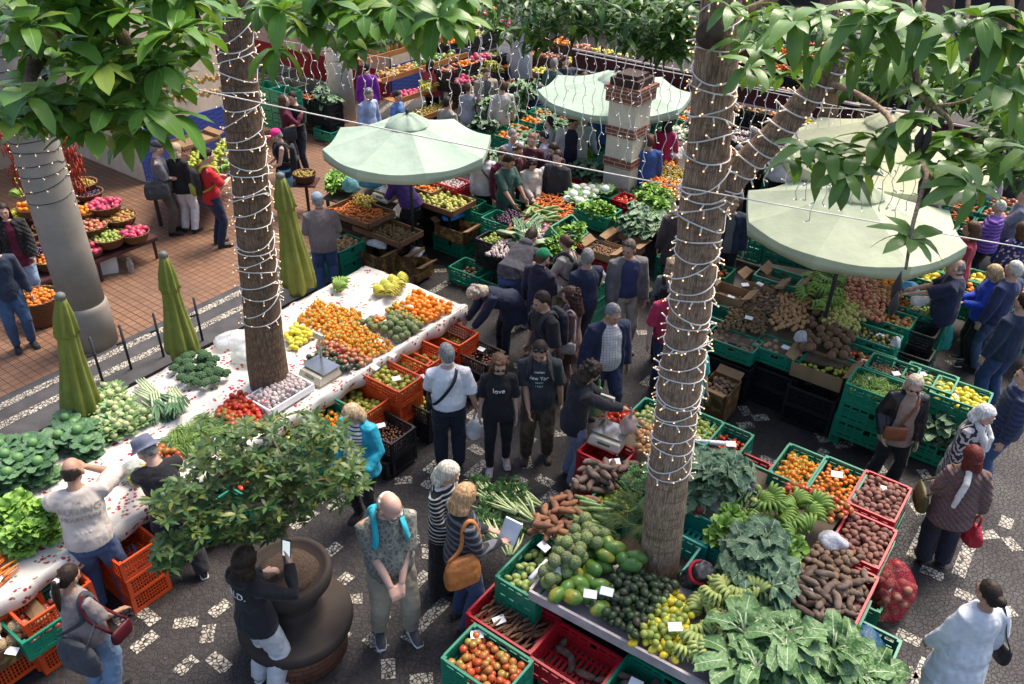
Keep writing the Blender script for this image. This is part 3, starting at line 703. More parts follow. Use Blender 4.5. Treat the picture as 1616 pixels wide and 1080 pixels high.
for cx,cy,rx,ry,n_ in ((430,740,75,60,120),(510,745,75,55,120),(370,770,70,60,90),(320,820,60,45,60),(290,815,45,35,40),(285,895,35,28,38),(545,775,45,35,40),(470,690,90,25,40),(390,850,70,25,50),(455,815,60,30,50),(270,905,22,25,14),(350,700,40,25,14),(320,870,30,20,12)):
 for i in range(n_):
  a=rr(0,2*PI);k=math.sqrt(rnd());x,y=cx+rx*k*math.cos(a),cy+ry*k*math.sin(a)
  if i % 4==0:continue
  rosette(g,atD(x,y,rr(6.45,7.25)),int(rr(6,9)),rr(.065,.10),.033,droop=.4,spread=(.7,1.4),nl=3,fold=.15)
rel(g,sh).obj('crown',SHRUB,sh)
def modtex(name,size):
 t=bpy.data.textures.get(name) or bpy.data.textures.new(name,'CLOUDS')
 t.noise_scale=size;t.noise_depth=2;return t
def remesh(o,vox,smooth=3,disp=0,size=.1):
 m=o.modifiers.new('r','REMESH');m.mode='VOXEL';m.voxel_size=vox;m.use_smooth_shade=True
 if smooth:
  m=o.modifiers.new('s','SMOOTH');m.iterations=smooth;m.factor=.5
 if disp:
  m=o.modifiers.new('d','DISPLACE');m.texture=modtex('folds%g' % size,size);m.strength=disp;m.mid_level=.5;m.texture_coords='LOCAL'
 return o
def oring(c,a,b,ax=Vector((1,0,0)),ay=Vector((0,1,0)),n=16,gap=0,inn=.6,b2=None):
 R=[]
 for j in range(n):
  t=2*PI*j/n;ct,st=math.cos(t),math.sin(t)
  k=1
  if gap:
   off=abs((t - PI/2+PI) % (2*PI) - PI)
   if off<gap:k=inn
  bb=b if (st>0 or b2 is None) else b2
  R.append(Vector(c)+ax*(a*ct*k)+ay*(bb*st*k))
 return R
def ik(a,t,l1,l2,hint):
 d=t - a;L=d.length
 mx=(l1+l2)*.995
 if L>mx:t=a+d*(mx/L);d=t - a;L=mx
 L=max(L,abs(l1-l2)+.02)
 x=(l1*l1 - l2*l2+L*L)/(2*L);h=math.sqrt(max(0,l1*l1 - x*x))
 u=d.normalized();p=hint - u*hint.dot(u)
 if p.length<1e-4:p=u.orthogonal()
 return a+u*x+p.normalized()*h,t
SKIN={}
def skin(c):
 if c not in SKIN:
  n=N('skin');n.col(n.ramp(n.noise(9,3),[(.3,hsl(c,.85)),(.7,hsl(c,1.1))]));n.set(.5,.35)
  n.b.inputs['Subsurface Weight'].default_value=.08;n.b.inputs['Subsurface Radius'].default_value=(.02,.008,.004)
  SKIN[c]=n.m
 return SKIN[c]
PALE=(.55,.34,.25);TAN=(.42,.24,.16);BRN=(.27,.14,.085)
_cl={}
def cloth(c,pat=None,c2=(.7,.7,.7),rough=.85,sheen=.1,s=1.0):
 key=(c,pat,c2,rough,s)
 if key in _cl:return _cl[key]
 n=N('cloth');g=n.coord('Object')
 base=n.ramp(n.noise(5,4),[(.3,hsl(c,.8)),(.7,hsl(c,1.2))])
 sep=n.n('SeparateXYZ');n.l(g,sep.inputs[0]);X,Y,Z=sep.outputs
 def saw(v,f,w,ph=0.0):
  return n.math('LESS_THAN',n.math('FRACT',n.math('ADD',n.math('MULTIPLY',v,f),ph+50.0)),w)
 if pat=='stripes':base=n.mix(saw(Z,17*s,.35),base,c2)
 elif pat=='vstripes':base=n.mix(saw(X,30*s,.3),base,c2)
 elif pat=='plaid':
  a=n.math('MAXIMUM',saw(X,22*s,.14),saw(Z,22*s,.14));base=n.mix(n.math('MULTIPLY',a,.8),base,c2)
 elif pat in ('leaf','floral','zebra'):
  v=n.n('TexVoronoi',feature='F1' if pat=='floral' else 'DISTANCE_TO_EDGE');v.inputs['Scale'].default_value={'leaf':26,'floral':17,'zebra':1}[pat]*s
  if pat=='zebra':
   wv=n.n('TexWave',bands_direction='DIAGONAL');wv.inputs['Scale'].default_value=9*s;wv.inputs['Distortion'].default_value=7;wv.inputs['Detail Scale'].default_value=1.6
   n.l(g,wv.inputs['Vector']);base=n.mix(n.ramp(wv.outputs['Fac'],[(.5,0.0),(.6,1.0)]),base,c2)
  else:
   mp=n.n('Mapping');mp.inputs['Scale'].default_value=(1,1,.55) if pat=='leaf' else (1,1,1);mp.inputs['Rotation'].default_value=(.3,.4,.6)
   n.l(g,mp.inputs[0]);n.l(mp.outputs[0],v.inputs['Vector'])
   st=[(.10,0.0),(.18,1.0)] if pat=='leaf' else [(.28,1.0),(.36,0.0)]
   base=n.mix(n.ramp(v.outputs['Distance'],st),base,c2)
 elif pat=='quilt':
  pass
 n.col(base);n.set(rough,.25,sheen=sheen)
 if pat=='quilt':
  q=n.math('ADD',n.math('ABSOLUTE',n.math('SINE',n.math('MULTIPLY',n.math('ADD',X,Z),45))),n.math('ABSOLUTE',n.math('SINE',n.math('MULTIPLY',n.math('SUBTRACT',X,Z),45))))
  n.bump(q,.9,.012)
 elif pat=='puffer':
  n.bump(n.math('ABSOLUTE',n.math('SINE',n.math('MULTIPLY',Z,48))),1.0,.02)
 else:
  n.bump(n.math('ABSOLUTE',n.math('SUBTRACT',n.noise(8,1.5,sc=(1,1,.6)),.5)),.55,.06)
 _cl[key]=n.m;return n.m
_hm={}
def hairmat(c):
 if c not in _hm:
  n=N('hair');f=n.noise(70,3,sc=(1,1,.07))
  n.col(n.mix(n.ramp(n.noise(14,2),[(.4,0.0),(.7,.5)]),n.ramp(f,[(.3,hsl(c,.38)),(.7,hsl(c,1.4))]),hsl(c,.5)));n.set(.55,.25);n.bump(f,.7,.006);_hm[c]=n.m
 return _hm[c]
SHOEW=M('white_rubber',(.7,.7,.68),.6);EYEM=M('eye_dark',(.03,.02,.02),.2);LIP=M('lips',(.40,.16,.13),.5)
LENS=M('dark_lens',(.012,.012,.014),.12,spec=.8)
LEATHER={}
ZP=.93;WX=1.03
PEOPLE={}
def person(key,label,px=None,foot=None,pos=None,h=1.7,yaw=0,sex='m',lean=0,side=0,hd=(0,0,0),hl=None,hr=None,fl=(-.10,.0),fr=(.10,.0),
           top=None,bot=None,shoe=((.02,.02,.02),None),hair=None,sk=PALE,fat=0,near=2,group=None,jacket=None,hat=None,face=False,glasses=None,curl=28,extra=None,elbow=None,beard=None,palm=None,kneeb=0,chest=None):
 h*=.95;s=h/1.75;f=sex=='f'
 la=math.radians(lean);sa=math.radians(side)
 vox={3:.0085,2:.010,1:.014,0:.020}[near]
 hipb=-.20*math.sin(la)
 def bend(p):
  p=Vector(p);k=smoothstep(.88,1.12,p.z);q=p - Vector((0,0,ZP))
  a=la*k;c,s_=math.cos(a),math.sin(a)
  q=Vector((q.x,q.y*c+q.z*s_,-q.y*s_+q.z*c))
  b=sa*k;q=Vector((q.x*math.cos(b)+q.z*math.sin(b),q.y,q.z*math.cos(b) - q.x*math.sin(b)))
  return q+Vector((0,hipb,ZP))
 hy,hp,hr_=[math.radians(a) for a in hd]
 nb=Vector((0,-.015,1.465))
 Rb=Matrix.Rotation(-la,3,'X');Rb=Matrix.Rotation(sa,3,'Y') @ Rb
 neckdir=Rb @ (Matrix.Rotation(-hp*.45,3,'X') @ Vector((0,.12,1)).normalized())
 nbw=bend(nb)
 RH=Rb @ Matrix.Rotation(hy,3,'Z') @ Matrix.Rotation(-hp,3,'X') @ Matrix.Rotation(hr_,3,'Y')
 hc=nbw+neckdir*.055+(RH @ Vector((0,.025,.088)))
 HM=Matrix.Translation(hc) @ RH.to_4x4()
 hs=1.0 if f else 1.05
 sw=.150 if f else .178
 arms=[]
 for sd,ht in ((-1,hl),(1,hr)):
  sh=bend((sd*sw,-.01,1.385))
  tgt=Vector(ht) if ht is not None else Vector((sd*(sw+.085+fat*.3),hipb*.5+.05+math.sin(la)*.5,.82 - .15*math.sin(la)))
  hint=Vector((sd*.45,-.9,-.4)) if elbow is None else Vector((sd*elbow[0],elbow[1],elbow[2]))
  el,wr=ik(sh,tgt,.285,.255,hint)
  arms.append((sd,sh,el,wr))
 legs=[]
 for sd,ft in ((-1,fl),(1,fr)):
  hp_=Vector((sd*.088,hipb,.90));an=Vector((ft[0],ft[1]-.02,.085+(ft[2] if len(ft)>2 else 0)))
  kn,an2=ik(hp_,an,.43,.41,Vector((sd*.08,1,0)))
  legs.append((sd,hp_,kn,an))
 mb=MB()
 def H_(p):return HM @ (Vector(p)*hs)
 def hell(c,r,nu=14,nv=10):mb.ell(H_(c),[x*hs for x in r],nu,nv,RH)
 hell((0,-.008,.022),(.074,.094,.098));hell((0,.022,-.040),(.056,.066,.074));hell((0,.062,-.082),(.026,.026,.022))
 hell((0,.04,.0),(.066,.052,.06));hell((.034,.066,-.028),(.022,.02,.024));hell((-.034,.066,-.028),(.022,.02,.024))
 hell((0,.084,.022),(.040,.012,.010))
 mb.tube([H_((0,.082,.015)),H_((0,.098,-.012)),H_((0,.104,-.030))],[.009*hs,.012*hs,.015*hs],8)
 hell((0,.086,-.055),(.022,.012,.010));hell((0,.094,-.034),(.017,.012,.009))
 for sd in (-1,1):hell((sd*.080,-.002,-.012),(.011,.020,.031),10,8)
 mb.tube([nbw - neckdir*.06,nbw+neckdir*.03,hc+RH @ Vector((0,-.015,-.05))],[.062 if not f else .054,.054 if not f else .045,.052 if not f else .045],12)
 F_=fat
 if f:prof=[(.84,.165,.115),(.92,.168,.118),(1.02,.140,.10),(1.12,.122,.095),(1.25,.138,.105),(1.34,.142,.10),(1.39,.125,.085),(1.435,.09,.07),(1.475,.055,.05)]
 else:prof=[(.84,.150,.105),(.92,.152,.11),(1.02,.146,.105),(1.12,.142,.10),(1.25,.160,.115),(1.34,.168,.112),(1.39,.150,.095),(1.44,.10,.078),(1.48,.06,.055)]
 def tring(z,a,b,gr=0,gap=0,inn=.6,n=18):
  belly=F_*math.exp(-((z-1.08)/.17)**2)
  bust=.035*math.exp(-((z-1.29)/.06)**2) if f else 0
  c0=bend((0,0,z));ux=(bend((.1,0,z))-c0)*10;e=(bend((0,.1,z))-c0)*10
  return oring(c0,a+gr+belly*.6,b+gr+belly*1.1+bust,ux,e,n,gap,inn,b+gr+belly*.3)
 mb.rings([tring(z,a,b) for z,a,b in prof])
 for sd,sh,el,wr in arms:
  shi=bend((sd*(sw-.09),-.01,1.425))
  mb.tube([shi,sh,sh.lerp(el,.5),el,el.lerp(wr,.25),wr,wr+(wr-el).normalized()*.015],[.042,.057,.050,.042,.041,.028,.027] if not f else [.036,.047,.041,.034,.034,.024,.024],10)
  d=(wr-el).normalized()
  if palm and palm.get(sd):nrm=Vector(palm[sd])
  else:nrm=Vector((-sd,0,0)) if abs(d.z)>.55 else Vector((0,0,-1))
  nrm=(nrm - d*nrm.dot(d)).normalized();wv=d.cross(nrm).normalized()
  th=wv if (wv.y*1.0+wv.z*.6 - sd*wv.x*.3)>0 else -wv
  p0=wr+d*.01
  k=.92 if f else 1.0
  mb.rings([oring(p0,.022*k,.017*k,th,nrm,10),oring(p0+d*.03*k,.036*k,.018*k,th,nrm,10),oring(p0+d*.08*k,.041*k,.014*k,th,nrm,10),oring(p0+d*.095*k,.036*k,.011*k,th,nrm,10)])
  for fi,(o_,L) in enumerate(((.031,.070),(.011,.080),(-.010,.074),(-.030,.058))):
   a=p0+d*.085*k+th*o_*k;pts=[a];dd=d.copy()+th*(o_*1.6);dd.normalize()
   for j in range(3):
    cc=math.radians(curl*(.6+.35*j));ddn=(dd*math.cos(cc)+nrm*math.sin(cc)).normalized();dd=ddn
    pts.append(pts[-1]+dd*L*k*(.42,.32,.26)[j])
   mb.tube(pts,[.0098*k,.0095*k,.0088*k,.0075*k],8)
  a=p0+d*.025*k+th*.030*k;t1=(d*.65+th*.75+nrm*.25).normalized();t2=(d*.95+th*.25+nrm*.3).normalized()
  mb.tube([a - t1*.012,a+t1*.035*k,a+t1*.035*k+t2*.030*k],[.013*k,.0115*k,.009*k],8)
 for sd,hp_,kn,an in legs:
  mb.tube([hp_+Vector((0,0,.02)),hp_.lerp(kn,.5),kn,kn.lerp(an,.3),an],[.082,.070,.052,.050,.034],12)
  mb.tube([an,an+Vector((0,.04,-.045)),an+Vector((sd*.01,.13,-.06))],[.035,.034,.026],8)
 if pos is None:
  top_z=HM @ Vector((0,-.01,.122*hs));yw=math.radians(yaw - 90);c,s_=math.cos(yw),math.sin(yw)
  if foot is not None:
   p=G(foot[0],foot[1],0.0);pos=(p.x,p.y,0)
  else:
   P=G(px[0],px[1],top_z.z*s)
   pos=(P.x - (top_z.x*c - top_z.y*s_)*s*WX,P.y - (top_z.x*s_+top_z.y*c)*s*WX,0)
 elif len(pos)==2:pos=(*pos,0)
 ax=Vector((pos[0],pos[1],0)) - E1
 if ax.dot(V)<KW and pos[0]<off(2,KW).x+(pos[1]-B2.y)*-.1:pos=(pos[0],pos[1],K)
 me=mb.mesh('body');me.materials.append(skin(sk))
 root=link('person',me,loc=pos,rot=(0,0,math.radians(yaw-90)),scale=(s*WX,s*WX,s))
 remesh(root,vox,2)
 tag(root,label,'person',group)
 def garment(name,spec,zt=1.462,gap=0,grow=0):
  c,hem,slv=spec['m'],spec.get('hem',.82),spec.get('slv',1.0)
  gr=spec.get('gr',.014)+grow;g=MB()
  R=[]
  if hem<.80:
   fl_=spec.get('flare',.02)
   for z in np.linspace(hem,.80,4):
    t=(.84-z)/.4;R.append(oring(bend((0,0,z)) if z>.9 else Vector((0,hipb,z)),prof[0][1]+gr+.022+fl_*t,prof[0][2]+gr+.034+fl_*t,n=18,gap=gap))
  for z,a,b in prof[:-1]:
   if z<hem:continue
   hg=.016 if z<1.05 else 0
   R.append(tring(z,a,b,gr+hg,gap))
  if hem>.84:pass
  if len(R)>1 and .80<=hem<.84:R.insert(0,tring(hem,prof[0][1],prof[0][2],gr+.020,gap))
  R.append(tring(zt,.075 if not spec.get('open') else .07,.062,gr*.3,gap))
  g.rings(R)
  for sd,sh,el,wr in arms:
   shi=bend((sd*(sw-.10),-.01,1.43))
   w0=(.056 if not f else .047)+gr;sl=spec.get('slw',0)
   if slv<=0:
    continue
   if slv<.6:
    e=sh.lerp(el,slv*1.9);g.tube([shi,sh,e],[w0*.62,w0*1.0,w0*1.0+.008+sl],12)
   else:
    e2=el.lerp(wr,(slv-.6)/.4);g.tube([shi,sh,sh.lerp(el,.5),el,el.lerp(e2,.5),e2],[w0*.62,w0*1.0,w0*.96+sl,w0*.88+sl,w0*.80+sl,w0*.66+sl],12)
  if spec.get('hood'):
   hb=bend((0,-.085,1.46));g.ell(hb,(.105,.055,.07),14,8,Rb);g.tube([bend((-.07,-.01,1.49)),bend((0,-.08,1.51)),bend((.07,-.01,1.49))],.028,8)
  if spec.get('collar'):
   g.tube([bend((.058*math.sin(a),-.012+.058*math.cos(a)*.9,1.50+.010*(1-math.cos(a)))) for a in np.linspace(.45,2*PI-.45,10)],.013,6)
  o=link(name,g.mesh(name),root,c)
  remesh(o,max(vox,.011),4,spec.get('fold',.020),.11)
  if spec.get('text'):
   for (txt,size,x,z,back,cm) in spec['text']:
    cu=bpy.data.curves.new('lettering','FONT');cu.body=txt;cu.size=size;cu.align_x='CENTER';cu.extrude=.0015;cu.space_character=1.0
    to=bpy.data.objects.new('lettering',cu);COL.objects.link(to)
    dg=bpy.context.evaluated_depsgraph_get();tm=bpy.data.meshes.new_from_object(to.evaluated_get(dg));bpy.data.objects.remove(to)
    bk=-1 if back else 1
    base=bend((0,0,z));nrm_=(bend((0,bk*.1,z)) - base).normalized();upv=(bend((0,0,z+.05))-bend((0,0,z-.05))).normalized()
    for v in tm.vertices:
     x_=v.co.x+x;y_=v.co.y;zz=z+y_
     ps=prof;A=np.interp(zz,[q[0] for q in ps],[q[1] for q in ps])+gr+fat*math.exp(-((zz-1.08)/.17)**2)*.6
     B_=np.interp(zz,[q[0] for q in ps],[q[2] for q in ps])+gr+(.035*math.exp(-((zz-1.29)/.06)**2) if (f and not back) else 0)+fat*math.exp(-((zz-1.08)/.17)**2)*(.3 if back else 1.1)
     d_=B_*math.sqrt(max(.02,1-(x_/A)**2))+.008+v.co.z
     v.co=bend((x_*(-bk),bk*d_,zz))
    lt=link('lettering',tm,o,cm)
  return o
 if bot:
  g=MB();gr=bot.get('gr',.016);kind=bot.get('k','trousers')
  if kind=='skirt':
   R=[oring(Vector((0,hipb,z)),.17+gr+(.98-z)*bot.get('flare',.12),.12+gr+(.98-z)*bot.get('flare',.12)) for z in (bot.get('hem',.5),.65,.8,.92,.98)]
   g.rings(R)
  else:
   g.rings([oring(Vector((0,hipb+(z-.93)*math.sin(la)*.6,z)),a+gr,b+gr) for z,a,b in ((.83,.135,.10),(.87,.150,.112),(.93,.148,.110),(.985,.128,.095))])
   wide=bot.get('w',0);cut=bot.get('cut',1.0);fl2=bot.get('flare',0)
   for sd,hp_,kn,an in legs:
    e=kn.lerp(an,cut);e=e+Vector((0,0,-.01))
    g.tube([hp_+Vector((0,0,.03)),hp_.lerp(kn,.5),kn,kn.lerp(e,.5),e],[.088+gr,.078+gr+wide*.6,.060+gr+wide,.054+gr+wide+fl2*.4,.044+gr+wide+fl2],14)
  o=link(bot.get('n','trousers'),g.mesh('trousers'),root,bot['m']);remesh(o,max(vox,.011),4,bot.get('fold',.022),.11)
 if top:garment(top.get('n','shirt'),top)
 if jacket:garment(jacket.get('n','jacket'),jacket,gap=jacket.get('gap',.42),grow=.014)
 if shoe and near>0:
  sm=cloth(shoe[0],rough=.6);so_=MB();solm=shoe[1] or (.03,.03,.03);sol=M('sole%.2f%.2f' % (solm[0],solm[1]),solm,.7)
  for sd,hp_,kn,an in legs:
   yd=.12*sd;fx=Vector((math.sin(yd),math.cos(yd),0));fw=Vector((fx.y,-fx.x,0));b0=Vector((an.x,an.y,an.z-.085))
   g=MB();q=MB()
   prf=[(-.055,.028,.075),(-.03,.037,.085),(.03,.038,.078),(.09,.043,.055),(.15,.042,.045),(.19,.028,.032)]
   g.rings([[b0+fx*y+fw*(a*math.cos(t))+Vector((0,0,.012+hh*.5+hh*.5*math.sin(t))) for t in [2*PI*i/10 for i in range(10)]] for y,a,hh in prf])
   q.rings([[b0+fx*y*1.03+fw*((a+.004)*math.cos(t))+Vector((0,0,.012+.012*math.sin(t))) for t in [2*PI*i/10 for i in range(10)]] for y,a,hh in prf])
   sh=g.obj('shoe',sm,root);q.obj('sole',sol,sh)
 if hair:
  st,hcol=hair;g=MB();Z=[]
  def hr_ring(z,gap,gy=0,a=.084,b=.104,inn=.55):
   t=max(0.,1-(max(0,z-.02)/.118)**2)**.5
   return [HM @ (Vector(p)*hs) for p in oring((0,-.012-gy,z),a*t+.002,b*t+.002,n=24,gap=gap,inn=inn)]
  big={'bob':.012,'long':.008,'curly':.02,'puff':.016,'shag':.01}.get(st,0)
  A,B=.0795+big,.100+big
  if st=='bald':
   g.rings([hr_ring(z,gp,.004,.083,.098,.6) for z,gp in ((-.05,2.5),(-.02,1.7),(.01,1.6),(.035,1.9),(.05,2.4))])
  else:
   low={'short':-.045,'pony':-.05,'bun':-.05,'bob':-.13,'long':-.30,'curly':-.27,'puff':-.09,'shag':-.16}[st]
   zs=[.136,.128,.105,.080];R=[hr_ring(min(z,.1365),0,0,A,B) for z in zs]+[hr_ring(.058,.85 if st=='curly' else .55,0,A,B)]
   R+=[hr_ring(.03,.85,0,A,B),hr_ring(0,1.38 if low>-.08 else 1.0,0,A,B)]
   if low<-.08:
    k=5
    for i in range(1,k+1):
     z=low*i/k
     if z>-.1 or True:
      wdn=1+(.10 if z<-.06 else 0);R.append(hr_ring(z,1.1+.25*(-z/.3),.012+(-z)*.10,A*wdn,B*(1-.1*i/k)))
    R.append(hr_ring(low-.01,1.3,.03+(-low)*.1,A*.7,B*.6))
   else:
    R+=[hr_ring(-.03,1.85,.002,A-.004,B-.004),hr_ring(low-.01,2.1,.01,A-.014,B-.016)]
   g.rings(R[::-1])
  if st=='bun':g.ell(H_((0,-.125,.02)),(.045,.045,.045),12,8)
  if st=='pony':
   P0=H_((0,-.11,.045));dn=Vector((0,-.25,-1));g.tube([P0,H_((0,-.15,.03)),H_((0,-.155,-.05)),H_((0,-.14,-.16)),H_((0,-.12,-.30))],[.02,.034,.036,.034,.010],10)
  if st in ('curly','shag'):
   for i in range(34):
    a=rr(0,2*PI);z=rr(-.2 if st=='curly' else -.1,.11);x,y=math.cos(a),math.sin(a)
    if y>.1 and z<.09:continue
    t=max(.1,1-(max(0,z-.02)/.14)**2)**.5;g.ell(H_((x*A*t,y*B*t-.015,z)),(.026,)*3,8,6)
  o=link('hair',g.mesh('hair'),root,hairmat(hcol));remesh(o,.0075 if near>1 else .012,2,{'curly':.012,'shag':.012,'short':.008,'bob':.007,'long':.006}.get(st,0),.02 if st in ('curly','shag') else .035)
 if hat:
  k,c=hat;g=MB();hm=cloth(c)
  if k=='cap':
   g.ell(H_((0,-.008,.05)),(.086*hs,.106*hs,.096*hs),20,12,RH,fn=lambda d:1 if d.z>-.15 else .85)
   g.add([H_((x*.072,.085+(.075 if j else 0)*math.cos(x*1.25),.045 - .012*x*x - .01*j)) for j in (0,1) for x in (-1,-.6,-.2,.2,.6,1)]+[H_((x*.072,.085+(.075 if j else 0)*math.cos(x*1.25),.037 - .012*x*x - .01*j)) for j in (0,1) for x in (-1,-.6,-.2,.2,.6,1)],
                  [(i,i+1,i+7,i+6) for i in range(5)]+[(12+i+1,12+i,12+i+6,12+i+7) for i in range(5)]+[(6+i,7+i,19+i,18+i) for i in range(5)])
   g.ell(H_((0,-.008,.147)),(.008,)*3,6,4)
  else:
   R=[[H_((r*.84*math.cos(t),r*math.sin(t)-.008,z+(.012*math.sin(2*t) if r>.13 else 0))) for t in [2*PI*i/24 for i in range(24)]] for r,z in ((.005,.150),(.07,.149),(.095,.140),(.108,.085),(.112,.060),(.155,.038),(.158,.035),(.112,.052),(.100,.06))]
   g.rings(R[::-1])
  g.obj('hat',hm,root,angle=60)
 if face or near>=1:
  for sd in (-1,1):
   e=MB();e.ell(H_((sd*.030,.086,.002)),(.011,.005,.0055),8,6,RH);e.obj('eye',EYEM,root)
   e=MB();e.tube([H_((sd*.014,.094,.018)),H_((sd*.032,.093,.023)),H_((sd*.047,.082,.018))],[.0035,.004,.002],6);e.obj('eyebrow',hairmat(hair[1] if hair else (.1,.07,.05)),root)
  e=MB();e.tube([H_((-.022,.088,-.056)),H_((0,.098,-.055)),H_((.022,.088,-.056))],[.002,.0055,.002],6);e.obj('lips',LIP,root)
 if beard:
  e=MB();e.ell(H_((0,.072,-.082)),(.034,.028,.034),12,8,RH);e.tube([H_((-.026,.082,-.056)),H_((0,.106,-.045)),H_((.026,.082,-.056))],.006,6)
  o=link('beard',e.mesh('beard'),root,hairmat(beard));remesh(o,.008,1,.008,.01)
 if glasses:
  e=MB();z0,y0=((.0,.098) if glasses in ('on','clear') else (.105,.075));r_=.019
  tl=0 if glasses in ('on','clear') else -.6
  for sd in (-1,1):
   c_=Vector((sd*.031,y0,z0))
   e.rings([[H_(c_+Vector((a*r_*1.1*math.cos(t),yy - tl*-.02*math.sin(t),a*r_*.85*math.sin(t)))) for t in [2*PI*i/12 for i in range(12)]] for a,yy in ((.9,-.002),(1,0),(.9,.003))])
   e.tube([H_((sd*.050,y0,z0+.006)),H_((sd*.078,y0-.045,z0+.006)),H_((sd*.08,y0-.09,z0-.002))],.003,5)
  e.tube([H_((-.014,y0+.002,z0+.004)),H_((.014,y0+.002,z0+.004))],.003,5)
  e.obj('glasses',LENS if glasses !='clear' else M('glasses_wire',(.25,.22,.2),.2,metal=1),root)
 inf=dict(root=root,bend=bend,arms=arms,legs=legs,H=H_,s=s,RH=RH,hipb=hipb,prof=prof,tring=tring,fat=fat)
 inf['W']=lambda p:root.matrix_world @ Vector(p) if False else (Matrix.Translation(Vector(pos)) @ Matrix.Rotation(math.radians(yaw-90),4,'Z') @ Matrix.Diagonal((s*WX,s*WX,s,1))) @ Vector(p)
 PEOPLE[key]=inf
 return inf
def hand(key,sd):
 a=[x for x in PEOPLE[key]['arms'] if x[0]==sd][0];d=(a[3]-a[2]).normalized()
 return PEOPLE[key]['W'](a[3]+d*.09)
def lmat(name,c,rough=.5):return M(name,c,rough,.2,14,.35,90)
def torso_strap(inf,p,sh,q,mat_name,off=.02,w=.016):
 pass
def strap_obj(pts,w,mat,parent,th=.004,n=None):
 g=MB();pts=[Vector(p) for p in pts]
 P=[]
 for i in range(len(pts)-1):
  for k in range(4):P.append(pts[i].lerp(pts[i+1],k/4))
 P.append(pts[-1]);R=[]
 for _ in range(3):P=[P[0]]+[(P[i-1]+P[i]*2+P[i+1])/4 for i in range(1,len(P)-1)]+[P[-1]]
 c=sum(P,Vector())/len(P)
 for i,p in enumerate(P):
  t=(P[min(i+1,len(P)-1)]-P[max(0,i-1)]).normalized();o_=(p-(n or c));o_ -=t*o_.dot(t)
  if o_.length<1e-4:o_=t.orthogonal()
  o_.normalize();s_=t.cross(o_)
  R.append([p+s_*w/2+o_*th,p-s_*w/2+o_*th,p-s_*w/2-o_*th,p+s_*w/2-o_*th])
 g.rings(R);return g.obj('strap',mat,parent)
def backpack(key,label,c,c2=None,w=.28,h=.40,d=.13,z=1.20):
 I=PEOPLE[key];b=I['bend'];W=I['W'];mat=cloth(c,rough=.7);g=MB()
 root=None
 def pt(x,y,zz):return W(b((x,y,zz)))
 R=[]
 for t,kx,kd in ((-.5,.75,.6),(-.47,.95,.9),(-.2,1,1),(.2,.97,.9),(.42,.85,.7),(.5,.6,.35)):
  zz=z+h*t;ring=[]
  for i in range(16):
   a=2*PI*i/16;x=math.copysign(abs(math.cos(a))**.6,math.cos(a))*w/2*kx;y=math.copysign(abs(math.sin(a))**.6,math.sin(a))*d/2*kd
   ring.append(pt(x,-.135-d/2+y*1.0,zz))
  R.append(ring)
 o0=pt(0,-.15,z-.2);R=[[p-o0 for p in r] for r in R];g.rings(R)
 me=g.mesh('backpack');me.materials.append(mat);root=link('backpack',me,loc=o0);tag(root,label,'backpack')
 remesh(root,.012,3,.012,.08)
 pk=MB();pk.rings([[pt(x*k,-.14-d-.0+yy,z-.12+zz*.16)-o0 for x,zz in ((-.10,-.5),(.10,-.5),(.11,.4),(.07,.55),(-.07,.55),(-.11,.4))] for k,yy in ((1,.03),(1,-.015),(.85,-.03))])
 pk.obj('pocket',cloth(c2 or c,rough=.6),root)
 for sd in (-1,1):
  pts=[pt(sd*.075,-.15,z+.17),pt(sd*.09,-.09,1.475),pt(sd*.10,.02,1.475),pt(sd*.115,.125,1.40),pt(sd*.125,.148,1.30),pt(sd*.165,.08,1.18),pt(sd*.175,-.06,1.10),pt(sd*.12,-.15,1.05)]
  strap_obj([p-o0 for p in pts],.055,cloth(c2 or c,rough=.6),root,n=pt(0,0,1.3)-o0)
 return root
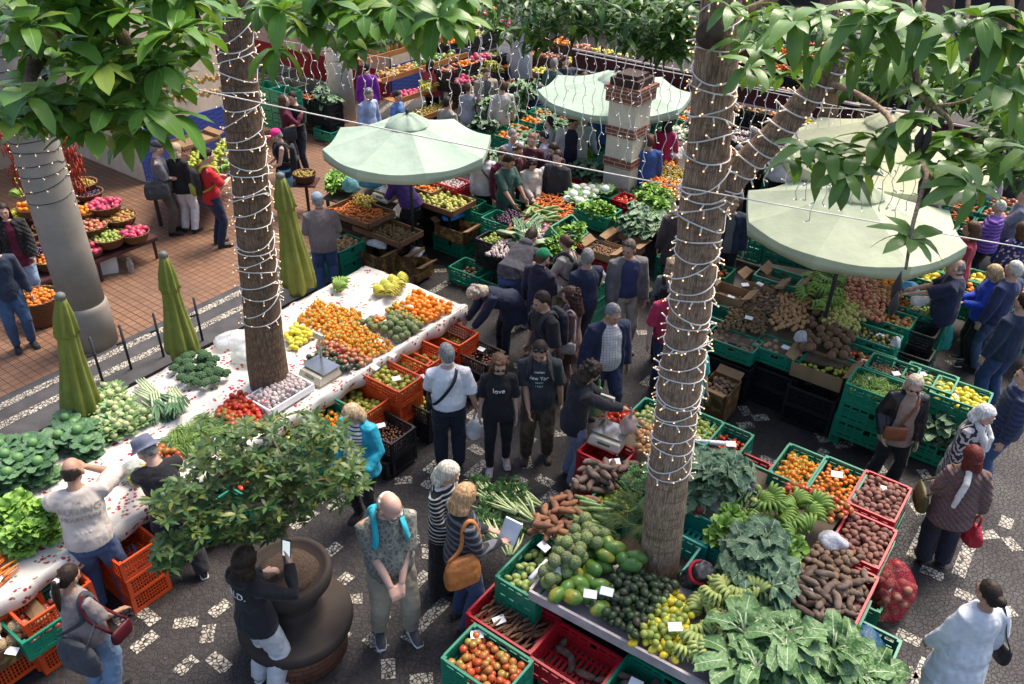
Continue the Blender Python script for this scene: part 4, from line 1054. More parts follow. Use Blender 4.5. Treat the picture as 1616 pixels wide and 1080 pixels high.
def shoulderbag(key,label,c,sd=1,z=.95,size=(.30,.22,.10),cross=False,y=0.0,x=None,strapw=.022,cat='handbag',name='handbag',mat=None,shape='box',sc_=None):
 I=PEOPLE[key];b=I['bend'];W=I['W'];mat=mat or lmat('leather_%.2f_%.2f_%.2f' % c,c)
 xx=x if x is not None else sd*(.235+I['fat']*.4);g=MB()
 rz=math.radians(90) if abs(xx)>.15 else 0
 c0=Vector((xx,y+I['hipb'],z));w,h_,d=size
 def lp(a,bb,cc):
  q=Vector((a,bb,cc));q=Matrix.Rotation(rz,3,'Z') @ q;return W(c0+q)
 o0=W(c0);R=[]
 for t,k,kd in ((-.5,.82,.6),(-.44,.95,1),(-.1,1,1.05),(.25,.92 if shape=='hobo' else 1,.8),(.5,.62 if shape=='hobo' else .95,.35)):
  R.append([lp(math.copysign(abs(math.cos(a))**.5,math.cos(a))*w/2*k,math.copysign(abs(math.sin(a))**.7,math.sin(a))*d/2*kd,h_*t)-o0 for a in [2*PI*i/16 for i in range(16)]])
 g.rings(R);me=g.mesh(name);me.materials.append(mat);root=link(name,me,loc=o0);tag(root,label,cat)
 remesh(root,.012,3,.014 if shape=='hobo' else .008,.07)
 ss=-sd if cross else sd;shx=.10 if cross else .15
 if cross:
  fr=[lp(w*.42,0,h_*.5),W(b((xx*.75,.15+I['fat'],1.05))),W(b((xx*.2,.16+I['fat']*.6,1.20))),W(b((ss*.08,.135,1.38))),W(b((ss*shx,0,1.482))),W(b((ss*.07,-.145-I['fat']*.3,1.36))),W(b((xx*.3,-.175-I['fat']*.4,1.18))),W(b((xx*.85,-.15-I['fat']*.4,1.04))),lp(-w*.42,0,h_*.5)]
 else:
  fr=[lp(w*.38,0,h_*.5),W(b((sd*(shx+.05),.085,1.22))),W(b((sd*(shx+.01),.06,1.42))),W(b((sd*shx,0,1.485))),W(b((sd*(shx+.01),-.07,1.42))),W(b((sd*(shx+.05),-.09,1.22))),lp(-w*.38,0,h_*.5)]
 strap_obj([p-o0 for p in fr],strapw,mat,root,n=W(b((0,0,1.25)))-o0)
 return root
def plasticmat(name,c,a=.75):
 if name in _mc:return _mc[name]
 n=N(name);f=n.noise(9,4);n.col(n.ramp(f,[(.3,hsl(c,.8)),(.7,hsl(c,1.1))]));n.set(.28,.6,alpha=a)
 n.bump(n.noise(22,4,rough=.7),1.0,.02);_mc[name]=n.m;return n.m
def plastic_bag(loc,label,c=(.75,.75,.78),size=(.22,.16,.28),name='plastic_bag',a=.75,handles=True,mat=None,hang=True,cat='plastic bag',group=None):
 g=MB();w,d,h_=size;z0=-h_-.12 if hang else 0
 def wob(t,z):return 1+.16*math.sin(3*t+z*30)+.08*math.sin(7*t+z*60+1)
 prof=[(.02,0),(.40,.01),(.5,.12),(.52,.35),(.46,.6),(.30,.85),(.16,1.0)]
 g.lathe([(r,z0+z*h_) for r,z in prof],22,wob=wob)
 g.v=[(x*w,y*d,z) for x,y,z in g.v]
 if handles:
  zt=z0+h_
  for sd in (-1,1):g.tube([(sd*.16*w-.01*sd,0,zt-.02),(sd*.10*w,.01*sd,zt+.05),(sd*.012,.012*sd,0 if hang else zt+.10)],[.022,.012,.006],8)
 me=g.mesh('plastic_bag');me.materials.append(mat or plasticmat('plastic_%.2f_%.2f' % c[:2],c,a))
 o=link(name,me,loc=loc);o.rotation_euler.z=rr(0,6)
 sb=o.modifiers.new('sub','SUBSURF');sb.levels=1;sb.render_levels=1
 m=o.modifiers.new('d','DISPLACE');m.texture=modtex('crumple',.05);m.strength=.03;m.texture_coords='LOCAL'
 return tag(o,label,cat,group)
PLM={}
def plastic(name,c):
 if name not in PLM:
  n=N('plastic_'+name);n.col(n.mix(n.ramp(n.noise(6,4),[(.4,0.0),(.8,.5)]),c,hsl(c,.55)));n.set(.42,.45);n.bump(n.noise(50,2),.1,.002);PLM[name]=n.m
 return PLM[name]
CC={'green':(.008,.20,.115),'teal':(.012,.30,.24),'orange':(.62,.075,.015),'red':(.42,.012,.022),'black':(.014,.013,.015),'blue':(.01,.03,.25)}
_cr={}
def crate_mesh(col,L,W,H,style):
 key=(col,L,W,H,style)
 if key in _cr:return _cr[key]
 g=MB();t=.014
 for sx in (-1,1):
  for sy in (-1,1):g.box((sx*(L/2-.02),sy*(W/2-.02),H/2),(.04,.04,H-.002))
 def wall(L_,M_):
  g.box((0,0,H-.014),(L_-.08,t+.008,.028),M_);g.box((0,0,.02),(L_-.08,t,.04),M_)
  if style=='lattice':
   nb=max(4,int(L_/.032));
   for i in range(nb+1):
    x=(-L_/2+.04)+(L_-.08)*i/nb;g.box((x,0,H/2),(.009,t*.7,H-.05),M_)
   for i in range(1,4):g.box((0,.0,.04+(H-.07)*i/4),(L_-.08,t*.62,.009),M_)
  else:
   n_=max(3,round(L_/.12));hh=H-.07;
   g.box((0,0,.04+hh*.5),(L_-.08,t*.8,.024),M_)
   for i in range(n_+1):
    x=(-L_/2+.045)+(L_-.09)*i/n_;g.box((x,0,.04+hh*.5),(.026,t*.9,hh+.01),M_)
   for i in range(n_):
    x=(-L_/2+.045)+(L_-.09)*(i+.5)/n_
    if L_>.5 and i==n_//2:g.box((x,0,.04+hh*.22),(.085,t*.6,hh*.32),M_);continue
    g.box((x,0,.04+hh*.25),(.085,t*.6,hh*.30),M_);g.box((x,0,.04+hh*.72),(.085,t*.6,hh*.22),M_)
 for sy in (-1,1):wall(L,Matrix.Translation((0,sy*(W/2-t/2),0)))
 for sx in (-1,1):wall(W,Matrix.Translation((sx*(L/2-t/2),0,0)) @ Matrix.Rotation(PI/2,4,'Z'))
 nx=int(L/.05)
 for i in range(nx):g.box((-L/2+L*(i+.5)/nx,0,.008),(.030,W-.02,.012))
 for j in range(4):g.box((0,-W/2+W*(j+.5)/4,.0095),(L-.02,.02,.012))
 me=g.mesh('crate_'+col,[plastic(col,CC[col])],smooth=False);_cr[key]=me;return me
PLACES=[]
def crate(px,py,zt,col='green',yaw='u',L=.60,W=.40,H=.23,n=1,label='',group=None,style=None,lower=None,pos=None,tilt=0):
 style=style or ('lattice' if col in ('orange','black') else 'panel');p=pos or G(px,py,zt)
 rz=UA if yaw=='u' else (UA-PI/2 if yaw=='v' else math.radians(yaw));res=None
 for i in range(n):
  cl=col if i==0 or not lower else lower;z=zt - H*(i+1)*.985
  me=crate_mesh(cl,L,W,H,'lattice' if cl in ('orange','black') else 'panel')
  CRL.append((me,(p.x+(rr(-.006,.006) if i else 0),p.y,max(z,.006)),(tilt,0,rz+(rr(-.015,.015) if i else 0)),('%s crate %s' % (cl if cl !='teal' else 'bright teal',label))+['',', second down',', third down',', fourth down'][min(i,3)],group))
  if i==0:res=dict(p=Vector((p.x,p.y,0)),rz=rz,L=L,W=W,zt=zt,zb=zt-H)
 if zt - H*n*.985>.12:
  pass
 return res
CARD=M('cardboard',(.26,.155,.08),.85,.2,5);CARDP=MR('printed_cardboard',[(.10,.045,.02),(.16,.075,.03)],.7,(.34,.22,.05),9)
def cardbox(px,py,zt,label,yaw='u',L=.5,W=.38,H=.2,flaps=True,printed=False,n=1,group=None,pos=None):
 p=pos or G(px,py,zt);rz=UA if yaw=='u' else (UA-PI/2 if yaw=='v' else math.radians(yaw));m=CARDP if printed else CARD;res=None
 for i in range(n):
  g=MB();t=.006
  g.box((0,0,.004),(L,W,.006))
  for sx in (-1,1):g.box((sx*(L/2-t/2),0,H/2),(t,W-.02,H))
  for sy in (-1,1):g.box((0,sy*(W/2-t/2),H/2),(L,t,H-.002))
  o=link('cardboard_box',g.mesh('cardboard_box',[m],smooth=False),loc=(p.x,p.y,zt-H*(i+1)),rot=(0,0,rz))
  if flaps and i==0:
   for sx in (-1,1):
    f=MB();f.box((sx*(L/2+.045),0,H+.03),(.12,W-.03,t),None);f.v=[(x,y,H+abs(x-sx*L/2)*rr(.2,.8)+(z-H-.03)) for x,y,z in f.v];f.obj('flap',CARD,o,smooth=False)
  tag(o,label+('' if i==0 else ', directly under the open one' if i==1 else ', lowest of its stack'),'box',group)
  if i==0:res=dict(p=Vector((p.x,p.y,0)),rz=rz,L=L,W=W,zt=zt,zb=zt-H)
 return res
WICK=None
def wicker():
 n=N('wicker');g=n.coord('Object');sx=n.n('SeparateXYZ');n.l(g,sx.inputs[0])
 a=n.math('ARCTAN2',sx.outputs[1],sx.outputs[0]);s1=n.math('SINE',n.math('MULTIPLY',a,22));s2=n.math('SINE',n.math('MULTIPLY',sx.outputs[2],260))
 f=n.math('ABSOLUTE',n.math('ADD',s1,s2));n.col(n.ramp(f,[(.0,(.06,.025,.012)),(1,(.26,.13,.06))]));n.set(.6,.3);n.bump(f,.8,.01);return n.m
WICK=wicker()
_bk={}
def basket(pos,r,h,label,group='round wicker baskets of the arcade fruit stall',base=None):
 k=(round(r,2),round(h,2))
 if k not in _bk:
  g=MB();g.lathe([(.0,.005),(r*.74,.0),(r*.80,.01),(r*.98,h*.95),(r*1.04,h),(r*1.04,h+.02),(r*.96,h+.018),(r*.93,h*.9),(r*.75,.02),(0,.02)],28,cap=False);_bk[k]=g.mesh('basket',[WICK])
 o=link('wicker_basket',_bk[k],loc=pos);tag(o,label,'basket',group)
 return dict(p=Vector((pos[0],pos[1],0)),r=r,zt=pos[2]+h,zb=pos[2]+h*.3)
KIND={}
CRL=[]
def kind(name,mat,dims,fn=None,nu=10,nv=7,nvar=3,cat=None,build=None,flat=False,sym=True):
 ms=[]
 for v in range(nvar):
  random.seed(hash_(name)+v);g=MB()
  if build:build(g)
  else:
   off_=Vector((rr(0,9),rr(0,9),rr(0,9)));am=fn or 0
   if callable(am):g.ell((0,0,0),[d/2 for d in dims],nu,nv,None,am)
   else:g.ell((0,0,0),[d/2 for d in dims],nu,nv,None,lambda d:1+am*mnoise.noise(d*1.5+off_))
  ms.append(g.mesh(name,mat if isinstance(mat,(list,tuple)) else [mat]))
 KIND[name]=dict(ms=ms,d=dims,flat=flat,cat=cat or name.replace('_',' '))
def hash_(s):return sum(ord(c)*(i+3) for i,c in enumerate(s)) % 9973
kind('orange',MR('orange_skin',[(.80,.20,.01),(.85,.27,.015),(.80,.24,.02)],.4,bump=.2,bscale=200),(.078,.078,.074),0.03)
def tang(g):
 g.ell((0,0,0),(.032,.032,.026),10,7);
 g.k=1
 for i in range(2):g.leaf((0,0,.023),(rr(-1,1),rr(-1,1),.35),(0,0,1),.04,.016,nl=2)
LGREEN=MR('fresh_leaf',[(.05,.16,.03),(.09,.24,.04)],.45)
kind('tangerine',[MR('tangerine_skin',[(.80,.27,.01),(.82,.34,.02),(.85,.22,.01)],.4),LGREEN],(.064,.064,.052),build=tang)
kind('apple',MR('apple_green',[(.34,.38,.05),(.45,.42,.07),(.30,.34,.04),(.42,.30,.07)],.3,(.38,.10,.04),14,(.62,.8)),(.07,.07,.062),lambda d:1-.22*max(0,d.z-.85)/.15)
kind('red_apple',MR('apple_red',[(.42,.08,.06),(.50,.16,.09),(.48,.22,.10)],.3,(.5,.36,.12),16,(.55,.7)),(.074,.074,.066),lambda d:1-.22*max(0,d.z-.85)/.15)
kind('pear',MR('pear_skin',[(.42,.42,.09),(.50,.46,.12)],.4),(.065,.065,.09),lambda d:1-.3*smoothstep(.1,.9,d.z)*(1-abs(d.z)*.3))
kind('lemon',MR('lemon_skin',[(.72,.52,.03),(.66,.56,.05),(.60,.55,.06)],.4,(.35,.42,.05),12,(.55,.75)),(.07,.07,.085),lambda d:1+.14*max(0,abs(d.z)-.88)/.12)
kind('lime',MR('lime_skin',[(.22,.32,.03),(.36,.38,.04),(.50,.45,.05)],.4),(.052,.052,.06),.04)
kind('tomato',MR('tomato_skin',[(.50,.05,.02),(.55,.10,.03),(.45,.16,.04),(.40,.28,.06)],.22,(.30,.26,.06),13,(.56,.72)),(.072,.072,.058),lambda d:1-.12*max(0,d.z-.8)/.2)
kind('red_tomato',MR('tomato_red',[(.55,.035,.015),(.60,.06,.02),(.50,.10,.03)],.2),(.064,.064,.054),lambda d:1-.12*max(0,d.z-.8)/.2)
kind('potato',MR('potato_skin',[(.22,.13,.075),(.28,.18,.11),(.18,.10,.06)],.75,(.10,.055,.035),10,(.5,.7),bump=.3),(.085,.065,.05),.16)
kind('red_potato',MR('red_potato_skin',[(.24,.10,.075),(.30,.14,.10),(.20,.085,.065)],.7,(.12,.055,.04),10,(.55,.75),bump=.3),(.075,.060,.05),.12)
def swp(g):
 n_=8;R=[];k=rr(-.02,.02)
 for i in range(n_+1):
  t=i/n_;r=.036*math.sin(PI*(.06+.88*t))**.7*(1+.12*math.sin(t*9));R.append(oring(Vector((-.09+.18*t,k*math.sin(PI*t),.0)),r,r*.85,Vector((0,1,0)),Vector((0,0,1)),9))
 g.rings(R)
kind('sweet_potato',MR('sweet_potato_skin',[(.26,.10,.05),(.34,.15,.07),(.22,.10,.06)],.75,(.14,.08,.05),10,(.5,.7),bump=.3),(.16,.07,.06),build=swp)
kind('yam',MR('yam_skin',[(.17,.115,.085),(.23,.16,.12)],.85,(.09,.06,.045),12,(.45,.6),bump=.5),(.17,.085,.075),build=swp)
kind('onion',MR('red_onion_skin',[(.30,.05,.04),(.36,.08,.05),(.25,.045,.05)],.3),(.068,.068,.064),lambda d:1+.25*max(0,d.z-.9)/.1)
kind('yellow_onion',MR('onion_skin',[(.42,.21,.08),(.50,.28,.12),(.38,.20,.10)],.35),(.075,.075,.07),lambda d:1+.25*max(0,d.z-.9)/.1)
kind('avocado',MR('avocado_skin',[(.028,.045,.018),(.035,.065,.022),(.05,.045,.03)],.35,bump=.5,bscale=120),(.075,.075,.11),lambda d:1-.25*smoothstep(.1,.9,d.z))
def papf(d):return 1-.22*smoothstep(.0,.95,d.z)
kind('papaya',MR('papaya_skin',[(.075,.18,.03),(.11,.23,.035),(.06,.15,.03)],.35,(.42,.34,.04),5,(.52,.70)),(.13,.13,.23),papf,14,10)
def custf(g):
 off_=rr(0,9)
 def f(d):return 1+.055*abs(math.sin(d.z*11+off_))*abs(math.sin(math.atan2(d.y,d.x)*5+d.z*3))
 g.ell((0,0,0),(.055,.055,.056),20,14,None,f)
kind('custard_apple',MR('custard_skin',[(.15,.20,.07),(.22,.27,.09),(.14,.16,.08)],.55,(.10,.08,.05),12,(.6,.75),bump=.9,bscale=60,kind='vor'),(.11,.11,.11),build=custf)
kind('chayote',MR('chayote_skin',[(.24,.32,.08),(.32,.38,.12)],.4),(.075,.065,.105),lambda d:1-.2*smoothstep(0,1,d.z)+.04*math.sin(5*math.atan2(d.y,d.x)))
kind('kiwi',MR('kiwi_skin',[(.16,.10,.045),(.20,.13,.06)],.9),(.055,.05,.065),.04)
kind('walnut',MR('walnut_skin',[(.24,.13,.07),(.30,.17,.09)],.7,bump=.7,bscale=90),(.038,.034,.036),.1,7,5)
kind('chestnut',MR('chestnut_skin',[(.16,.06,.035),(.22,.09,.05)],.4),(.035,.032,.026),.1,7,5)
kind('garlic',MR('garlic_skin',[(.62,.55,.50),(.52,.44,.42),(.60,.50,.50)],.6,(.42,.28,.30),30,(.5,.7)),(.052,.052,.05),lambda d:(1+.06*math.sin(7*math.atan2(d.y,d.x)))*(1+.5*max(0,d.z-.88)/.12),14,8)
kind('plum',MR('plum_skin',[(.05,.025,.06),(.09,.03,.07)],.4),(.045,.045,.045),.03)
kind('mango',MR('mango_skin',[(.40,.16,.05),(.34,.22,.05),(.45,.10,.04)],.4,(.30,.28,.05),9,(.5,.65)),(.075,.065,.10),.06)
kind('pitahaya',MR('pitahaya_skin',[(.50,.035,.10),(.58,.06,.14)],.45,(.35,.25,.10),14,(.6,.7)),(.085,.085,.11),lambda d:1+.07*abs(math.sin(6*math.atan2(d.y,d.x)+4*d.z)),14,9)
kind('persimmon',MR('persimmon_skin',[(.72,.22,.02),(.66,.17,.02),(.70,.30,.03)],.35),(.07,.07,.056),lambda d:1-.1*max(0,d.z-.8)/.2)
kind('passion_fruit',MR('passion_skin',[(.36,.26,.03),(.30,.22,.04),(.42,.30,.04)],.4),(.055,.055,.062),.03)
kind('guava',MR('guava_skin',[(.24,.32,.06),(.34,.38,.08)],.45),(.065,.065,.07),.05)
kind('cherry_tomato',MR('cherry_tomato_skin',[(.50,.03,.02),(.42,.05,.02)],.2),(.03,.03,.032),0,7,5)
kind('pumpkin',MR('pumpkin_skin',[(.40,.17,.03),(.24,.22,.06)],.5),(.26,.26,.19),lambda d:1+.08*abs(math.cos(5*math.atan2(d.y,d.x))),30,10)
kind('coconut',MR('coconut_skin',[(.15,.08,.045),(.20,.11,.06)],.95,bump=.9,bscale=90),(.12,.11,.11),.05)
kind('turnip',MR('turnip_skin',[(.50,.40,.46),(.34,.16,.30)],.45),(.075,.075,.07),lambda d:1+.3*max(0,-d.z-.8)/.2)
kind('beetroot',MR('beet_skin',[(.10,.02,.03),(.14,.03,.035)],.7),(.075,.075,.08),lambda d:1+.4*max(0,-d.z-.8)/.2)
kind('melon',MR('melon_skin',[(.34,.24,.13),(.40,.30,.18)],.8,bump=.9,bscale=50,kind='vor'),(.13,.13,.125),.02,14,10)
def longveg(L,r,bend=.02,taper=.8,n=9):
 def f(g):
  R=[];k=rr(-bend,bend)
  for i in range(n+1):
   t=i/n;q=r*(math.sin(PI*min(1,.08+.84*t))**.35)*(1-(1-taper)*t);R.append(oring(Vector((-L/2+L*t,k*math.sin(PI*t),0)),q,q,Vector((0,1,0)),Vector((0,0,1)),9))
  g.rings(R)
 return f
kind('cucumber',MR('cucumber_skin',[(.03,.09,.025),(.05,.12,.03)],.4,bump=.4),(.17,.04,.04),build=longveg(.17,.020,.012))
kind('courgette',MR('courgette_skin',[(.16,.26,.07),(.22,.32,.10)],.4,(.30,.38,.16),30,(.55,.65)),(.24,.05,.05),build=longveg(.24,.026,.015,.85))
kind('carrot',MR('carrot_skin',[(.62,.15,.02),(.70,.20,.03)],.5),(.16,.034,.034),build=longveg(.16,.017,.008,.35))
kind('cassava',MR('cassava_skin',[(.16,.085,.05),(.20,.11,.06)],.9,bump=.5),(.13,.035,.03),build=longveg(.13,.016,.02,.5))
kind('green_pepper',MR('pepper_skin',[(.30,.42,.10),(.40,.46,.14)],.25),(.07,.065,.09),lambda d:(1+.08*math.cos(4*math.atan2(d.y,d.x)))*(1-.15*max(0,d.z)),14,8)
kind('red_pepper',MR('red_pepper_skin',[(.50,.03,.015),(.55,.06,.02)],.2),(.07,.065,.10),lambda d:(1+.08*math.cos(4*math.atan2(d.y,d.x)))*(1-.15*max(0,d.z)),14,8)
BANM=MR('banana_green',[(.16,.28,.04),(.22,.34,.05),(.18,.30,.06)],.45,(.36,.36,.06),4,(.6,.8));BANY=MR('banana_yellow',[(.55,.46,.05),(.50,.48,.07)],.45,(.20,.26,.05),5,(.55,.75));BANP=MR('banana_pale',[(.32,.42,.12),(.42,.48,.15),(.38,.44,.14)],.5,(.56,.48,.08),4,(.6,.8))
def banana(n1=6,rows=2,L=.19):
 def f(g):
  for r_ in range(rows):
   for i in range(n1):
    a=(i/(n1-1)-.5)*1.5;lean=.35+.5*r_;o_=Vector((math.sin(a)*.045,0,r_*.026));P=[]
    for k in range(6):
     t=k/5;d=L*(.9+.1*math.cos(a));P.append(o_+Vector((math.sin(a)*d*t*.80,math.cos(a)*d*t*(.88),math.sin(t*PI*.75)*.055*(1+r_*.5) - .03*t)))
    g.tube(P,[.006,.0165,.0185,.0175,.0135,.004],7)
  g.tube([(0,-.03,.0),(0,.0,.01)],[.012,.018],6)
 return f
kind('green_banana_bunch',BANM,(.26,.19,.07),build=banana(),cat='bananas',flat=True);kind('yellow_banana_bunch',BANY,(.26,.18,.07),build=banana(6),cat='bananas',flat=True);kind('pale_banana_bunch',BANP,(.22,.17,.065),build=banana(6,2,.165),cat='bananas',flat=True)
RIBW=M('pale_rib',(.42,.50,.30),.5,.15)
CABM=MR('cabbage_leaf',[(.05,.12,.05),(.10,.21,.09),(.07,.155,.075),(.14,.26,.11)],.5,bump=.7,bscale=30,kind='vor');CABH=MR('cabbage_heart',[(.11,.24,.08),(.15,.30,.10)],.5)
LETM=MR('lettuce_leaf',[(.20,.38,.05),(.28,.48,.08),(.15,.32,.05)],.45);KALM=MR('kale_leaf',[(.10,.19,.10),(.15,.25,.13),(.075,.15,.08),(.19,.28,.15)],.5,bump=.8,bscale=34,kind='vor');CHIN=MR('spring_green_leaf',[(.07,.16,.045),(.11,.22,.07),(.16,.28,.11),(.09,.19,.06)],.45,bump=.8,bscale=34,kind='vor')
def cabbage(g):
 g.k=1;g.ell((0,0,.02),(.058,.058,.055),14,9,None,lambda d:1+.08*mnoise.noise(d*3));g.k=0
 for i in range(11):
  a=2.4*i;el=.5+.09*i;d=Vector((math.cos(a)*math.sin(el),math.sin(a)*math.sin(el),math.cos(el)));s_=Vector((math.cos(a),math.sin(a),0))*.045
  g.leaf(s_+Vector((0,0,-.02)),d*.7+Vector((math.cos(a),math.sin(a),0))*.5,Vector((-math.cos(a),-math.sin(a),.7)),.15,.15,droop=.35,fold=.12,nl=5,wav=.10,nw=2,tip=1)
kind('cabbage',[CABM,CABH,RIBW],(.26,.26,.13),build=cabbage,flat=True)
def lettuce(g):
 for i in range(26):
  a=2.4*i;el=.15+.052*i;d=Vector((math.cos(a)*math.sin(el),math.sin(a)*math.sin(el),math.cos(el)))
  g.leaf((math.cos(a)*.01,math.sin(a)*.01,-.03),d,Vector((-math.cos(a),-math.sin(a),.6)),rr(.10,.15),.10,droop=.25,fold=.1,nl=6,wav=.22,nw=2,tip=1,rib=1)
kind('lettuce',[LETM,RIBW],(.26,.26,.13),build=lettuce,flat=True)
def bigleaf(L=.34,n_=9,wd=.19):
 def f(g):
  for i in range(n_):
   a=(i/(n_-1)-.5)*3.4+rr(-.2,.2);up=rr(.1,1.6);d=Vector((math.cos(a),math.sin(a),up*.6));l=L*rr(.8,1.1)
   P=[Vector((0,0,0)),d.normalized()*l*.25+Vector((0,0,.02)),d.normalized()*l*.5+Vector((0,0,.03))];g.k=1;g.tube(P,[.012,.010,.006],6);g.k=0
   g.leaf(d.normalized()*l*.25+Vector((0,0,.02)),d,(0,0,1),l*.85,wd*rr(.8,1.1),droop=rr(.3,.9),fold=.22,nl=8,wav=.24,nw=2,tip=1,rib=1)
 return f
kind('spring_greens',[CHIN,RIBW],(.40,.40,.16),build=bigleaf(.26,12,.15),flat=True,cat='greens');kind('kale_bunch',[KALM,RIBW],(.30,.30,.12),build=bigleaf(.22,10,.18),flat=True,cat='kale')
def leek(g):
 for k in range(4):
  y=k*.03-.045;g.k=1;g.tube([(-.20,y,0),(-.02,y,.005),(.10,y*1.2,.01)],[.010,.014,.015],8);g.k=0
  for i in range(5):g.leaf((.07,y*1.2,.012),(1,rr(-.3,.3),rr(0,.3)),(0,0,1),rr(.2,.32),.03,droop=.2,fold=.5,nl=4)
kind('leek_bundle',[CABM,RIBW],(.5,.14,.06),build=leek,flat=True,cat='leeks')
def celery(g):
 for i in range(14):
  a=rr(-.35,.35);y=rr(-.06,.06);z=rr(0,.05);L=rr(.22,.34);d=Vector((math.cos(a),math.sin(a),rr(0,.25)));g.k=1;P=[Vector((0,y*.4,z*.5)),d*L*.5+Vector((0,y,z)),d*L+Vector((0,y,z))];g.tube(P,[.012,.010,.006],6);g.k=0
  rosette(g,P[-1],6,.09,.05,axis=d,droop=.4,spread=(.3,1.3),nl=3)
kind('celery_bunch',[CHIN,MR('pale_stalk',[(.50,.58,.30),(.42,.52,.24)],.45)],(.42,.22,.12),build=celery,flat=True,cat='greens')
def broc(g):
 g.k=1;g.tube([(0,0,-.04),(0,0,.03)],.022,8);g.k=0
 for i in range(26):
  a=2.4*i;r=.055*math.sqrt(i/26);g.ell((r*math.cos(a),r*math.sin(a),.055-r*r*9),(.019,)*3,7,5,None,lambda d:1+.15*mnoise.noise(d*4))
kind('broccoli',[MR('broccoli_head',[(.035,.085,.035),(.055,.12,.045)],.8,bump=.9,bscale=220),MR('broccoli_stem',[(.20,.30,.10)],.5)],(.14,.14,.10),build=broc,flat=True)
def romanesco(g):
 g.k=1;g.ell((0,0,.02),(.035,.035,.035),10,7,None,lambda d:1+.12*mnoise.noise(d*5));g.k=0
 for i in range(7):a=2.4*i;g.leaf((.02*math.cos(a),.02*math.sin(a),-.02),(math.cos(a),math.sin(a),.9),(-math.cos(a),-math.sin(a),.4),rr(.07,.11),.045,nl=4,wav=.1,rib=2)
kind('small_cauliflower',[MR('cauli_leaf',[(.14,.27,.08),(.20,.34,.11)],.5),MR('cauli_head',[(.55,.54,.30),(.42,.48,.22)],.8,bump=.8,bscale=150),RIBW],(.12,.12,.08),build=romanesco,flat=True,cat='cauliflower')
kind('cauliflower',[MR('cauli_leaf',[(.14,.27,.08)],.5),MR('white_cauli',[(.62,.60,.48)],.8,bump=.8,bscale=90),RIBW],(.2,.2,.14),build=lambda g:(setattr(g,'k',1),g.ell((0,0,.03),(.07,.07,.055),16,9,None,lambda d:1+.1*mnoise.noise(d*6)),setattr(g,'k',0),[g.leaf((.04*math.cos(2.4*i),.04*math.sin(2.4*i),-.02),(math.cos(2.4*i),math.sin(2.4*i),.9),(-math.cos(2.4*i),-math.sin(2.4*i),.4),.13,.09,nl=4,wav=.1,rib=2) for i in range(8)]),flat=True)
def beans(n_=16,L=.15,r=.0045):
 def f(g):
  for i in range(n_):
   a=rr(-.5,.5);c=Vector((rr(-.05,.05),rr(-.04,.04),rr(0,.03)));d=Vector((math.cos(a),math.sin(a),rr(-.1,.1)))*L/2;g.tube([c-d,c+Vector((0,0,.008)),c+d],[r*.4,r,r*.4],5)
 return f
kind('green_bean_handful',MR('bean_skin',[(.20,.34,.07),(.28,.42,.10)],.5),(.16,.10,.04),build=beans(),flat=True,cat='green beans')
def herb(g):
 for i in range(40):
  a=rr(0,6.3);d=Vector((math.cos(a),math.sin(a),rr(.2,1.3))).normalized();g.tube([(0,0,0),d*.06,d*.11+Vector((0,0,-.01))],.0015,4);rosette(g,d*.10,4,.035,.014,nl=2)
kind('herb_bunch',MR('herb_leaf',[(.05,.15,.03),(.08,.20,.04),(.04,.11,.03)],.6),(.2,.2,.12),build=herb,flat=True,cat='herbs')
def fern(g):
 for i in range(60):
  a=rr(-1,1);d=Vector((math.cos(a),math.sin(a),rr(-.3,.8))).normalized();g.tube([(rr(-.03,.03),rr(-.05,.05),0),d*.10,d*.2+Vector((0,0,-.03))],[.002,.0015,.0008],4)
kind('fennel_top_bunch',MR('fennel_leaf',[(.06,.11,.03),(.10,.16,.05)],.7),(.25,.25,.12),build=fern,flat=True,cat='herbs')
def pine(g):
 g.ell((0,0,0),(.055,.055,.08),14,10,None,lambda d:1+.07*abs(math.sin(7*math.atan2(d.y,d.x)+d.z*8)));g.k=1
 for i in range(22):a=2.4*i;g.leaf((0,0,.07),(math.cos(a)*.7,math.sin(a)*.7,1.1-.03*i),(0,0,1),rr(.10,.17),.02,nl=3,fold=.4)
kind('pineapple',[MR('pineapple_skin',[(.30,.17,.05),(.36,.24,.07)],.6,bump=.9,bscale=50,kind='vor'),MR('pineapple_leaf',[(.06,.12,.06),(.10,.16,.08)],.6)],(.12,.12,.2),build=pine,flat=True)
REG=[]
def add(kd,M_,label,group):REG.append((kd,M_,label,group))
